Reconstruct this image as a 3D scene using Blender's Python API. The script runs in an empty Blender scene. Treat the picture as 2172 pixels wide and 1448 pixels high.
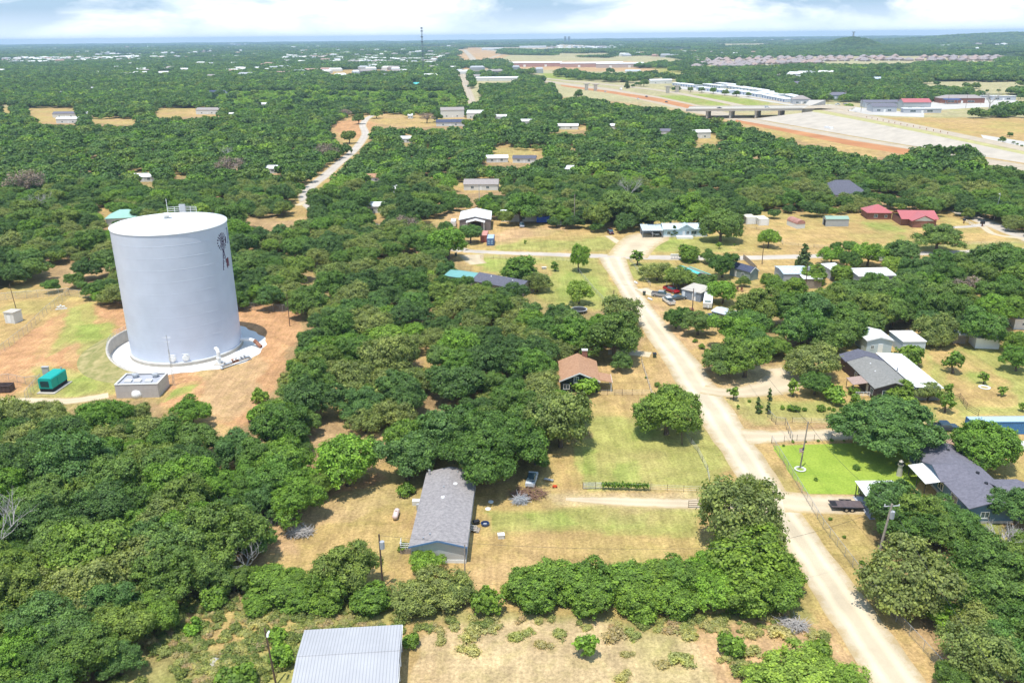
import bpy, bmesh, math, random
import numpy as np
from mathutils import Vector, Matrix

# ---------------------------------------------------------------- camera, world, sun, exposure
S = bpy.context.scene
COL = S.collection
IW, IH, FPX = 2172.0, 1448.0, 1783.0
PITCH, ROLL, CAMH = math.radians(19.95), math.atan(22.0/2172.0), 72.0
_F = np.array([0, math.cos(PITCH), -math.sin(PITCH)])
_R0 = np.array([1.0, 0, 0]); _U0 = np.array([0, math.sin(PITCH), math.cos(PITCH)])
_R = math.cos(ROLL)*_R0 - math.sin(ROLL)*_U0
_U = math.sin(ROLL)*_R0 + math.cos(ROLL)*_U0
cam_data = bpy.data.cameras.new('camera')
cam_data.sensor_fit = 'HORIZONTAL'; cam_data.sensor_width = 36.0
cam_data.lens = 36.0*FPX/IW
cam_data.clip_start = 1.0; cam_data.clip_end = 200000.0
cam = bpy.data.objects.new('camera', cam_data); COL.objects.link(cam)
cam.matrix_world = Matrix(((_R[0], _U[0], -_F[0], 0), (_R[1], _U[1], -_F[1], 0), (_R[2], _U[2], -_F[2], CAMH), (0, 0, 0, 1)))
S.camera = cam

SUN_EL = math.radians(75.0)
SUN_H = Vector((-0.50, -0.866)).normalized()          # horizontal direction towards the sun
S.view_settings.view_transform = 'Standard'; S.view_settings.look = 'None'
S.view_settings.gamma = 1.0; S.view_settings.exposure = 0.47
S.view_settings.use_curve_mapping = False

world = bpy.data.worlds.new('World'); S.world = world; world.use_nodes = True
nt = world.node_tree; nt.nodes.clear()
def N(t, ty, **kw):
    n = t.nodes.new(ty)
    for k, v in kw.items():
        if k == 'inp':
            for a, b in v.items(): n.inputs[a].default_value = b
        else: setattr(n, k, v)
    return n
sky = N(nt, 'ShaderNodeTexSky', sky_type='NISHITA', sun_disc=False, sun_elevation=SUN_EL, sun_rotation=math.atan2(SUN_H.x, SUN_H.y), air_density=1.0, dust_density=1.2, ozone_density=2.0)
skys = N(nt, 'ShaderNodeMix', data_type='RGBA', blend_type='MULTIPLY', inp={0: 1.0})
L = nt.links.new
L(sky.outputs[0], skys.inputs[6]); skys.inputs[7].default_value = (0.11, 0.11, 0.11, 1)
tc = N(nt, 'ShaderNodeTexCoord')
mp = N(nt, 'ShaderNodeMapping'); mp.inputs['Scale'].default_value = (5.0, 5.0, 15.0); mp.inputs['Location'].default_value = (1.37, 0.4, 0.15)
L(tc.outputs['Generated'], mp.inputs['Vector'])
n1 = N(nt, 'ShaderNodeTexNoise', inp={'Scale': 1.0, 'Detail': 12.0, 'Roughness': 0.58, 'Distortion': 0.35})
L(mp.outputs[0], n1.inputs['Vector'])
cr = N(nt, 'ShaderNodeValToRGB'); cr.color_ramp.elements[0].position = 0.41; cr.color_ramp.elements[1].position = 0.56
L(n1.outputs['Fac'], cr.inputs[0])
mp2 = N(nt, 'ShaderNodeMapping'); mp2.inputs['Scale'].default_value = (11, 11, 42.0); mp2.inputs['Location'].default_value = (4.2, 1.7, 2.0)
L(tc.outputs['Generated'], mp2.inputs['Vector'])
n2 = N(nt, 'ShaderNodeTexNoise', inp={'Scale': 1.0, 'Detail': 12.0, 'Roughness': 0.62, 'Distortion': 0.4})
L(mp2.outputs[0], n2.inputs['Vector'])
cc = N(nt, 'ShaderNodeValToRGB')
cc.color_ramp.elements[0].position = 0.38; cc.color_ramp.elements[0].color = (0.70, 0.80, 0.91, 1)
cc.color_ramp.elements[1].position = 0.60; cc.color_ramp.elements[1].color = (1.06, 1.06, 1.06, 1)
L(n2.outputs['Fac'], cc.inputs[0])
clear = N(nt, 'ShaderNodeMix', data_type='RGBA', inp={0: 0.5}); L(skys.outputs[2], clear.inputs[6]); clear.inputs[7].default_value = (0.30, 0.55, 0.90, 1)
mx = N(nt, 'ShaderNodeMix', data_type='RGBA')
sz = N(nt, 'ShaderNodeSeparateXYZ'); L(tc.outputs['Generated'], sz.inputs[0]); ez = N(nt, 'ShaderNodeMapRange', inp={1: .10, 2: .55, 3: 1.0, 4: .12}); L(sz.outputs[2], ez.inputs[0])  # cloud cover thinned overhead, out of view, to weaken and blue the fill light
cm = N(nt, 'ShaderNodeMath', operation='MULTIPLY'); L(cr.outputs[0], cm.inputs[0]); L(ez.outputs[0], cm.inputs[1]); L(cm.outputs[0], mx.inputs[0]); L(clear.outputs[2], mx.inputs[6]); L(cc.outputs[0], mx.inputs[7])
hzn = N(nt, 'ShaderNodeMapRange', inp={1: .004, 2: .03, 3: .85, 4: 0.0}); L(sz.outputs[2], hzn.inputs[0]); hm = N(nt, 'ShaderNodeMix', data_type='RGBA'); L(hzn.outputs[0], hm.inputs[0]); L(mx.outputs[2], hm.inputs[6]); hm.inputs[7].default_value = (.74, .84, .96, 1)
bgn = N(nt, 'ShaderNodeBackground', inp={'Strength': 1.0}); L(hm.outputs[2], bgn.inputs['Color'])
wo = N(nt, 'ShaderNodeOutputWorld'); L(bgn.outputs[0], wo.inputs['Surface'])

sd = bpy.data.lights.new('sun', 'SUN'); sd.energy = 3.6; sd.angle = math.radians(0.53); sd.color = (1.0, 0.96, 0.89)
sun = bpy.data.objects.new('sun', sd); COL.objects.link(sun)
sv = Vector((SUN_H.x*math.cos(SUN_EL), SUN_H.y*math.cos(SUN_EL), math.sin(SUN_EL)))
sun.rotation_euler = sv.to_track_quat('Z', 'Y').to_euler(); sun.location = (0, 0, 500)
S.cycles.max_bounces = 6; S.cycles.diffuse_bounces = 2; S.cycles.transparent_max_bounces = 12; S.cycles.volume_bounces = 0
S.cycles.transmission_bounces = 3; S.cycles.glossy_bounces = 2
S.cycles.use_denoising = True
S.cycles.sample_clamp_indirect = 6.0

# ---------------------------------------------------------------- helpers
rnd = random.Random(11); npr = np.random.RandomState(5)
def at(px, py, z=0.0):
    d = _F + (px-IW/2)/FPX*_R - (py-IH/2)/FPX*_U
    t = (z-CAMH)/d[2]
    return Vector((d[0]*t, d[1]*t, z))
def proj(x, y, z=0.0):
    p = np.array([x, y, z-CAMH]); dz = p@_F
    return IW/2+FPX*(p@_R)/dz, IH/2-FPX*(p@_U)/dz, dz
def tag(o, label=None, cat=None, group=None, kind=None):
    if label: o['label'] = label
    if cat: o['category'] = cat
    if group: o['group'] = group
    if kind: o['kind'] = kind
    return o
def empty(name, loc, rz=0.0, label=None, cat=None, group=None):
    o = bpy.data.objects.new(name, None); COL.objects.link(o)
    o.empty_display_size = 0.5; o.location = loc; o.rotation_euler = (0, 0, rz)
    return tag(o, label, cat, group)
def copy_tree(o, parent=None):
    c = o.copy(); COL.objects.link(c)
    if parent: c.parent = parent
    for ch in list(o.children): copy_tree(ch, c)
    return c

def mat(name, col, rough=0.85, metal=0.0, nscale=0.0, namt=0.25, bands=None, bump=0.0, spec=0.3, col2=None, detail=5.0, coord='Object'):
    """base colour + object-space mottling (+ ribs: bands=(axis, period, colour factor, bump))"""
    m = bpy.data.materials.new(name); m.use_nodes = True; t = m.node_tree; b = t.nodes['Principled BSDF']
    b.inputs['Roughness'].default_value = rough; b.inputs['Metallic'].default_value = metal; b.inputs['Specular IOR Level'].default_value = spec
    c = tuple(col)+(1,); out = None; lk = t.links.new
    b.inputs['Base Color'].default_value = c
    tcn = N(t, 'ShaderNodeTexCoord')
    h = None
    if nscale:
        n = N(t, 'ShaderNodeTexNoise', inp={'Scale': nscale, 'Detail': detail, 'Roughness': 0.6}); lk(tcn.outputs[coord], n.inputs['Vector'])
        mr = N(t, 'ShaderNodeMapRange', inp={1: 0.3, 2: 0.7, 3: 0.0, 4: 1.0}); lk(n.outputs['Fac'], mr.inputs[0])
        x = N(t, 'ShaderNodeMix', data_type='RGBA'); lk(mr.outputs[0], x.inputs[0])
        x.inputs[6].default_value = tuple(v*(1-namt) for v in col)+(1,); x.inputs[7].default_value = (tuple(col2)+(1,)) if col2 else tuple(min(1, v*(1+namt)) for v in col)+(1,)
        out = x.outputs[2]; h = n.outputs['Fac']
    if bands:
        ax, per, cf, bb = bands
        sp = N(t, 'ShaderNodeSeparateXYZ'); lk(tcn.outputs[coord], sp.inputs[0])
        md = N(t, 'ShaderNodeMath', operation='MULTIPLY', inp={1: 1.0/per}); lk(sp.outputs['XYZ'.index(ax.upper())], md.inputs[0])
        fr = N(t, 'ShaderNodeMath', operation='FRACT'); lk(md.outputs[0], fr.inputs[0])
        lt = N(t, 'ShaderNodeMath', operation='LESS_THAN', inp={1: 0.22}); lk(fr.outputs[0], lt.inputs[0])
        y = N(t, 'ShaderNodeMix', data_type='RGBA', blend_type='MULTIPLY'); lk(lt.outputs[0], y.inputs[0])
        if out: lk(out, y.inputs[6])
        else: y.inputs[6].default_value = c
        y.inputs[7].default_value = (cf, cf, cf, 1); out = y.outputs[2]
        if bb:
            bp = N(t, 'ShaderNodeBump', inp={'Strength': bb, 'Distance': 0.05}); lk(lt.outputs[0], bp.inputs['Height']); lk(bp.outputs[0], b.inputs['Normal'])
    if out: lk(out, b.inputs['Base Color'])
    if bump and h and not bands:
        bp = N(t, 'ShaderNodeBump', inp={'Strength': bump, 'Distance': 0.1}); lk(h, bp.inputs['Height']); lk(bp.outputs[0], b.inputs['Normal'])
    return m

class MB:
    def __init__(s): s.v = []; s.f = []; s.mi = []; s.m = 0
    def add(s, vs, fs):
        o = len(s.v); s.v += [tuple(v) for v in vs]
        for f in fs: s.f.append(tuple(i+o for i in f)); s.mi.append(s.m)
        return s
    def box(s, c, d, rz=0.0, taper=1.0):
        x, y, z = d[0]/2, d[1]/2, d[2]/2; cr_, sr = math.cos(rz), math.sin(rz); vs = []
        for k, (a, b_, e) in enumerate([(-1,-1,-1),(1,-1,-1),(1,1,-1),(-1,1,-1),(-1,-1,1),(1,-1,1),(1,1,1),(-1,1,1)]):
            tp = taper if e > 0 else 1.0; px, py = a*x*tp, b_*y*tp
            vs.append((c[0]+px*cr_-py*sr, c[1]+px*sr+py*cr_, c[2]+e*z))
        return s.add(vs, [(0,3,2,1),(4,5,6,7),(0,1,5,4),(1,2,6,5),(2,3,7,6),(3,0,4,7)])
    def tube(s, pts, rs, n=8, cap=True):
        pts = [Vector(p) for p in pts]
        if not hasattr(rs, '__len__'): rs = [rs]*len(pts)
        o = len(s.v); vs = []
        for i, p in enumerate(pts):
            d = (pts[min(i+1, len(pts)-1)]-pts[max(i-1, 0)]).normalized()
            a = d.cross(Vector((0, 0, 1)));
            if a.length < 0.05: a = d.cross(Vector((1, 0, 0)))
            a.normalize(); b_ = d.cross(a)
            for k in range(n):
                t_ = 2*math.pi*k/n; vs.append(p+rs[i]*(math.cos(t_)*a+math.sin(t_)*b_))
        fs = [(i*n+k, i*n+(k+1) % n, (i+1)*n+(k+1) % n, (i+1)*n+k) for i in range(len(pts)-1) for k in range(n)]
        if cap: fs += [tuple(range(n-1, -1, -1)), tuple(range((len(pts)-1)*n, len(pts)*n))]
        return s.add(vs, fs)
    def lathe(s, prof, n=32, c=(0, 0, 0), a0=0.0, a1=2*math.pi):
        full = abs(a1-a0-2*math.pi) < 1e-6; m_ = n if full else n+1; vs = []
        for r, z in prof:
            for k in range(m_):
                t_ = a0+(a1-a0)*k/n; vs.append((c[0]+r*math.cos(t_), c[1]+r*math.sin(t_), c[2]+z))
        fs = []
        for i in range(len(prof)-1):
            for k in range(n):
                k2 = (k+1) % m_ if full else k+1
                fs.append((i*m_+k, i*m_+k2, (i+1)*m_+k2, (i+1)*m_+k))
        return s.add(vs, fs)
    def prism(s, poly, z0, z1):
        n = len(poly); vs = [(p[0], p[1], z0) for p in poly]+[(p[0], p[1], z1) for p in poly]
        return s.add(vs, [tuple(range(n-1, -1, -1)), tuple(range(n, 2*n))]+[(k, (k+1) % n, n+(k+1) % n, n+k) for k in range(n)])
    def extr(s, prof, a, b_, axis='x'):
        """profile of (u,z) points extruded along axis from a to b"""
        n = len(prof)
        g = (lambda t_, u, z: (t_, u, z)) if axis == 'x' else (lambda t_, u, z: (u, t_, z))
        vs = [g(a, u, z) for u, z in prof]+[g(b_, u, z) for u, z in prof]
        return s.add(vs, [tuple(range(n-1, -1, -1)), tuple(range(n, 2*n))]+[(k, (k+1) % n, n+(k+1) % n, n+k) for k in range(n)])
    def build(s, name, mats=None, parent=None, loc=None, smooth=False, rz=0.0):
        me = bpy.data.meshes.new(name); me.from_pydata(s.v, [], s.f)
        if mats is not None:
            for m_ in (mats if isinstance(mats, (list, tuple)) else [mats]): me.materials.append(m_)
            if isinstance(mats, (list, tuple)): me.polygons.foreach_set('material_index', s.mi)
        if smooth: me.polygons.foreach_set('use_smooth', [True]*len(me.polygons))
        bm = bmesh.new(); bm.from_mesh(me); bmesh.ops.recalc_face_normals(bm, faces=bm.faces); bm.to_mesh(me); bm.free()
        me.update()
        o = bpy.data.objects.new(name, me); COL.objects.link(o)
        if parent: o.parent = parent
        if loc: o.location = loc
        o.rotation_euler = (0, 0, rz)
        return o

# ---------------------------------------------------------------- ground colour map
TYPES = {'straw': (.44, .30, .122), 'strawgreen': (.33, .31, .095), 'green': (.27, .31, .075), 'red': (.48, .265, .13), 'orange': (.52, .22, .07),
         'dirt': (.48, .31, .16), 'pale': (.50, .37, .20), 'litter': (.33, .22, .11), 'weeds': (.27, .25, .085), 'field': (.40, .35, .19),
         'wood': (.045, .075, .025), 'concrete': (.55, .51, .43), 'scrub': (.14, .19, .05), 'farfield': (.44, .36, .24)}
WOODS = [
 [(-260,222),(300,205),(700,205),(960,225),(1100,200),(1300,215),(1440,236),(1560,262),(1700,300),(1850,335),(1915,322),(1960,306),(2050,312),(2085,338),(2180,362),(2600,440),(2600,520),(2172,492),(2120,468),(2010,440),(1965,470),(1965,445),(1880,432),(1830,440),(1730,450),(1570,452),(1560,480),(1500,470),(1360,470),(1330,480),(1220,478),(1150,468),(1048,470),(1040,445),(975,442),(960,440),(880,470),(940,480),(950,530),(990,560),(1000,590),(1100,610),(1150,645),(1250,665),(1330,650),(1360,690),(1368,745),(1330,768),(1240,748),(1180,750),(1175,800),(1215,830),(1252,880),(1250,930),(1160,960),(1145,1020),(1010,1035),(1012,990),(930,985),(895,1050),(820,1045),(800,960),(830,900),(740,905),(800,940),(805,1000),(700,1050),(665,1085),(560,1100),(480,1010),(470,935),(540,885),(590,800),(640,690),(640,650),(500,645),(240,640),(150,612),(60,596),(0,600),(-260,640)],
 [(-500,850),(130,838),(330,842),(345,885),(370,905),(440,895),(470,935),(490,1010),(520,1060),(575,1090),(560,1200),(500,1240),(440,1240),(390,1255),(350,1300),(330,1330),(250,1400),(220,1470),(230,1700),(-700,1800)],
 [(1640,700),(1700,640),(1745,640),(1770,590),(1900,585),(1990,560),(2080,552),(2600,520),(2600,640),(2150,640),(2110,600),(2030,610),(2050,660),(2110,690),(2120,720),(1990,715),(1960,700),(1900,715),(1830,700),(1790,745),(1740,745),(1640,740),(1600,700)],
]
CLEAR = [
 [(655,830),(680,795),(740,800),(760,870),(745,905),(690,895)], [(875,705),(910,705),(935,760),(925,805),(890,790)],
 [(772,900),(832,895),(828,960),(845,1010),(870,1060),(765,1060),(790,1000),(785,940)], [(480,930),(510,930),(500,1010),(480,1010)], [(1030,850),(1080,850),(1070,880),(1035,875)],
 [(935,440),(985,440),(990,490),(930,490)], [(600,470),(600,425),(650,385),(690,345),(725,330),(750,290),(775,280),(785,295),(745,335),(725,355),(690,395),(660,440),(640,470)],
 [(195,430),(235,422),(250,455),(210,470)], [(690,268),(740,243),(800,238),(905,238),(1000,245),(1010,262),(930,268),(880,272),(800,265),(785,300),(740,310),(715,300)],
 [(1030,325),(1060,308),(1165,312),(1160,335),(1100,347),(1030,345)], [(950,380),(1060,372),(1065,402),(1000,415),(950,400)],
 [(900,375),(925,375),(925,410),(905,410)], [(50,225),(165,222),(170,262),(80,262)], [(325,228),(460,226),(480,246),(330,250)], [(190,248),(290,248),(290,266),(190,262)],
 [(775,430),(820,435),(830,470),(780,470)], [(0,215),(25,215),(25,240),(0,240)], [(640,425),(670,430),(660,445),(640,440)],
 [(795,598),(820,595),(825,615),(800,618)], [(845,285),(880,285),(880,300),(845,300)], [(285,372),(330,372),(330,388),(285,388)], [(360,362),(405,362),(405,378),(360,376)], [(1180,262),(1250,262),(1250,280),(1180,280)], [(1470,280),(1530,280),(1530,305),(1470,305)],
 [(1195,740),(1320,740),(1320,768),(1195,768)], [(1990,595),(2100,600),(2080,650),(2010,650)], [(640,560),(690,560),(690,590),(640,590)],
]
# yards, fields and bare soil: (type, polygon in the photograph's pixels projected on the ground)
PAINT = [
 ('straw', [(-900,470),(2900,470),(3600,1900),(-1500,1900)]),
 ('field', [(960,60),(3000,60),(3000,260),(1500,245),(960,215)]),
 ('farfield', [(850,92),(1040,94),(1040,103),(900,103)]), ('farfield', [(1040,94),(1330,88),(1330,100),(1180,110),(1040,112)]),
 ('dirt', [(930,100),(1010,100),(1080,118),(1040,135),(1030,148),(975,148),(960,125)]), ('orange', [(972,130),(1000,128),(1005,145),(978,145)]),
 ('green', [(1140,155),(1240,160),(1300,170),(1170,172)]), ('strawgreen', [(1380,130),(1480,140),(1440,160),(1380,160)]),
 ('green', [(1380,205),(1500,200),(1600,212),(1640,222),(1560,226),(1440,220)]),
 ('dirt', [(1090,130),(1350,130),(1400,150),(1250,152),(1090,146)]),
 ('scrub', [(500,190),(960,190),(980,222),(930,236),(560,236),(420,210)]), ('green', [(930,215),(978,213),(982,232),(935,232)]),
 ('straw', [(670,152),(840,142),(845,152),(720,158),(680,157)]),
 ('straw', [(690,268),(740,243),(1010,240),(1015,268),(880,272),(800,265),(785,300),(740,310)]), ('red', [(700,262),(760,250),(800,262),(770,295),(715,290)]),
 ('red', [(-300,780),(0,745),(70,700),(170,648),(260,640),(640,652),(650,700),(610,790),(560,880),(520,930),(430,880),(345,866),(150,850),(-300,860)]),
 ('straw', [(-400,620),(150,612),(130,650),(0,745),(-400,880)]), ('strawgreen', [(120,700),(160,650),(200,640),(200,700),(100,760)]),
 ('green', [(150,690),(235,680),(235,740),(260,800),(330,850),(240,800),(170,760)]), ('strawgreen', [(60,780),(230,790),(245,840),(120,842),(60,835)]),
 ('green', [(120,812),(215,790),(240,830),(140,838)]), ('green', [(345,858),(370,822),(410,818),(405,838)]), ('dirt', [(420,790),(520,760),(560,780),(540,860),(480,900),(440,880)]),
 ('strawgreen', [(1010,545),(1270,545),(1310,610),(1345,655),(1300,665),(1150,640),(1100,595),(1020,575)]), ('green', [(1020,548),(1130,550),(1110,565),(1040,575)]),
 ('green', [(1190,575),(1275,590),(1290,640),(1180,640)]), ('straw', [(1080,560),(1160,560),(1170,590),(1120,600)]),
 ('strawgreen', [(1050,515),(1300,505),(1330,530),(1280,535),(1060,532)]), ('strawgreen', [(1370,500),(1560,500),(1560,535),(1390,535)]), ('green', [(1385,515),(1450,510),(1460,533),(1400,535)]),
 ('green', [(1125,485),(1150,485),(1165,500),(1130,500)]), ('dirt', [(940,440),(985,440),(985,500),(930,500)]), ('dirt', [(1048,500),(1080,485),(1170,480),(1240,480),(1100,515),(1050,520)]),
 ('straw', [(1560,465),(2050,470),(2172,500),(2172,530),(1560,535)]), ('green', [(1835,470),(1900,475),(1930,492),(1860,488)]), ('green', [(1905,497),(1930,498),(1925,512),(1905,511)]),
 ('strawgreen', [(1840,520),(2172,515),(2172,532),(1830,532)]), ('strawgreen', [(1325,555),(1420,555),(1440,610),(1380,600),(1340,585)]), ('dirt', [(1250,475),(1330,480),(1320,500),(1360,470),(1330,450),(1280,470)]),
 ('dirt', [(1360,640),(1420,650),(1440,700),(1500,740),(1470,745),(1400,700)]), ('straw', [(1440,640),(1580,640),(1560,700),(1450,700)]), ('green', [(1420,655),(1440,655),(1440,680),(1425,680)]),
 ('litter', [(1490,745),(1640,750),(1650,800),(1590,820),(1500,800)]), ('pale', [(1520,800),(1640,775),(1700,790),(1700,830),(1600,835),(1530,832)]), ('straw', [(1600,690),(1700,690),(1700,780),(1610,760)]),
 ('strawgreen', [(1560,845),(1830,855),(2000,860),(1960,905),(1680,900),(1600,890)]), ('green', [(1530,840),(1590,850),(1640,905),(1590,905)]),
 ('strawgreen', [(1960,740),(2300,740),(2300,880),(2040,880),(1990,820)]), ('straw', [(1970,745),(2040,745),(2120,790),(2172,860),(2050,860)]), ('green', [(2040,785),(2080,790),(2110,820),(2060,815)]),
 ('dirt', [(1600,912),(1830,905),(1980,905),(2000,920),(1830,930),(1640,938)]), ('dirt', [(1690,1050),(1830,1050),(1870,1090),(1730,1092)]),
 ('straw', [(1700,1092),(1850,1090),(1880,1180),(2172,1300),(2172,1500),(2020,1500)]), ('litter', [(1860,1100),(2400,1050),(2400,1700),(2040,1700),(1980,1380),(1860,1240)]),
 ('green', [(2010,1120),(2130,1110),(2140,1160),(2060,1170)]), ('pale', [(2005,1340),(2060,1330),(2080,1380),(2030,1400)]),
 ('straw', [(1240,765),(1380,760),(1480,870),(1560,1010),(1540,1060),(1150,1060),(1150,990),(1260,930)]), ('strawgreen', [(1240,890),(1500,880),(1560,1000),(1480,1040),(1250,1040),(1210,960)]),
 ('green', [(1240,960),(1265,960),(1262,1010),(1240,1010)]), ('green', [(1300,980),(1350,975),(1360,1020),(1310,1030)]),('green', [(1340,900),(1390,895),(1400,930),(1350,940)]),
 ('strawgreen', [(1030,1085),(1490,1070),(1480,1170),(1350,1180),(1060,1170)]), ('green', [(1110,1085),(1180,1090),(1230,1120),(1130,1130)]), ('green', [(1300,1090),(1380,1085),(1370,1120),(1300,1120)]),
 ('straw', [(1040,1130),(1480,1140),(1480,1200),(1000,1230)]), ('red', [(570,1090),(660,1070),(800,1000),(850,1050),(760,1090),(620,1120)]), ('dirt', [(560,1090),(800,1030),(880,1040),(860,1190),(640,1190),(560,1160)]), ('straw', [(620,1140),(870,1060),(850,1220),(640,1200)]),
 ('pale', [(1150,1045),(1480,1050),(1490,1080),(1180,1075)]), ('weeds', [(200,1500),(260,1380),(380,1250),(560,1200),(700,1230),(1000,1290),(1070,1300),(1400,1320),(1700,1290),(1740,1330),(860,1330),(640,1345),(620,1700),(150,1700)]),
 ('straw', [(380,1270),(640,1300),(600,1400),(400,1380)]), ('pale', [(860,1460),(880,1370),(960,1330),(1100,1312),(1300,1325),(1480,1360),(1520,1400),(1540,1700),(850,1700)]),
 ('dirt', [(1480,1350),(1640,1310),(1760,1340),(1860,1460),(1900,1700),(1530,1700),(1510,1420)]), ('dirt', [(365,1300),(400,1255),(420,1300),(380,1340)]),
 ('straw', [(1850,300),(2172,340),(2300,360),(2172,330),(1950,285)]),
]
def in_poly(px, py, poly):
    inside = np.zeros(px.shape, bool); n = len(poly); j = n-1
    for i in range(n):
        xi, yi = poly[i]; xj, yj = poly[j]
        if yi != yj:
            c_ = ((yi > py) != (yj > py)) & (px < (xj-xi)*(py-yi)/(yj-yi)+xi)
            inside ^= c_
        j = i
    return inside
def nproj(x, y, z=0.0):
    p0, p1, p2 = x, y, z-CAMH
    dz = p0*_F[0]+p1*_F[1]+p2*_F[2]; dz = np.where(dz < 1, np.nan, dz)
    u = (p0*_R[0]+p1*_R[1]+p2*_R[2])/dz; v = (p0*_U[0]+p1*_U[1]+p2*_U[2])/dz
    return IW/2+FPX*u, IH/2-FPX*v, dz
def vnoise(x, y, s, seed=0):
    x = x/s+seed*17.3; y = y/s+seed*9.1; xi = np.floor(x).astype(np.int64); yi = np.floor(y).astype(np.int64); fx = x-xi; fy = y-yi
    def h(a, b_): return ((a*374761393+b_*668265263+seed*1442695) ^ ((a*374761393+b_*668265263) >> 13))*1274126177 % 1000003/1000003.0
    fx = fx*fx*(3-2*fx); fy = fy*fy*(3-2*fy)
    return (h(xi, yi)*(1-fx)+h(xi+1, yi)*fx)*(1-fy)+(h(xi, yi+1)*(1-fx)+h(xi+1, yi+1)*fx)*fy
def hdir(px): return _F+(px-IW/2)/FPX*_R+math.tan(PITCH)*_U
def hills(x, y):
    def g(px, D, hgt, sx, sy):
        d = hdir(px); k = D/math.hypot(d[0], d[1]); cx, cy = d[0]*k, d[1]*k
        return hgt*np.exp(-((x-cx)/sx)**2-((y-cy)/sy)**2)
    z = g(1810, 4300, 34, 75, 200)+g(1810, 4400, 12, 260, 380)+g(2110, 7200, 30, 400, 500)+g(2260, 7400, 32, 450, 500)+g(1980, 7300, 10, 300, 400)
    return z

def farwood(x, y):      # how wooded the far plain is, 0..1
    return vnoise(x, y*0.5, 420, 3)*0.6+vnoise(x, y*0.5, 170, 4)*0.4

BELT = [[(1090,112),(1300,112),(1420,118),(1440,124),(1290,128),(1080,124)], [(1290,140),(1300,136),(1450,140),(1450,143)], [(1180,152),(1340,158),(1385,156),(1380,168),(1330,172),(1180,162)], [(1862,246),(1960,247),(2060,240),(2172,224),(2240,222),(2240,292),(2080,286),(2000,270),(1900,255)], [(1700,196),(1760,200),(1800,212),(1760,218),(1716,212)], [(1560,172),(1720,186),(1770,200),(1730,206),(1600,186),(1500,176)], [(1800,196),(1890,196),(1890,214),(1830,214)], [(1905,186),(2055,190),(2060,205),(1960,206)]]
FARFIELD = [
 [(425,107),(530,106),(540,119),(430,121)], [(675,143),(845,138),(850,154),(700,160)], [(120,96),(300,94),(300,99),(120,101)], [(560,99),(720,97),(730,102),(570,104)], [(325,146),(365,146),(365,158),(325,158)], [(840,88),(965,90),(985,104),(865,105)], [(540,84),(760,83),(760,87),(540,88)],
 [(1500,93),(1640,92),(1650,98),(1510,99)], [(1840,80),(2070,83),(2075,92),(1850,90)], [(1020,84),(1120,83),(1120,87),(1020,88)],
 [(1430,180),(1500,176),(1560,184),(1640,198),(1720,214),(1860,216),(1960,206),(2172,200),(2240,200),(2240,222),(2060,240),(1960,247),(1862,246),(1700,240),(1560,222),(1440,200)], [(1180,112),(1330,110),(1460,128),(1480,150),(1440,176),(1130,158)],  # open ground between the woods in the distance
 [(960,96),(1060,100),(1080,120),(1040,150),(985,152),(955,118)], [(1040,94),(1330,87),(1335,93),(1180,104),(1240,106),(1230,112),(1040,104)],[(850,94),(960,94),(980,103),(870,103)],
 [(1160,106),(1290,104),(1300,112),(1120,115)], [(1040,116),(1280,120),(1420,124),(1460,160),(1300,150),(1090,148),(1030,134)], [(1090,158),(1160,152),(1280,175),(1330,172),(1330,178),(1130,165)],
 [(1130,158),(1440,176),(1420,186),(1480,200),(1680,225),(2172,262),(2172,330),(1720,290),(1460,250),(1230,210),(1180,200)],
 [(1340,140),(1480,150),(1440,172),(1330,165)], [(1450,158),(1530,162),(1520,172),(1460,168)], [(1560,162),(1640,170),(1600,180),(1560,176)],
 [(1880,172),(2172,172),(2172,200),(2100,200),(1990,198),(1900,182)], [(1790,186),(1850,190),(1860,206),(1780,200)], [(1890,205),(1960,205),(1960,222),(1880,222)], [(1640,152),(1700,155),(1690,163),(1640,162)],
 [(680,148),(840,143),(845,152),(700,156)], [(430,115),(525,113),(525,117),(440,119)], [(330,150),(360,150),(360,157),(330,157)], [(1000,168),(1022,166),(1040,225),(1010,225),(1000,210)], [(1010,166),(1100,165),(1100,176),(1015,178)],
 [(1180,205),(1240,190),(1210,222),(1170,220)], [(0,88),(140,100),(200,99),(100,95)], [(1840,82),(2060,85),(2060,88),(1850,87)], [(968,150),(992,150),(1006,225),(988,225)],
 [(1500,128),(1720,120),(2130,118),(2130,133),(1720,140),(1480,145),(1470,135)],
]
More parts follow.
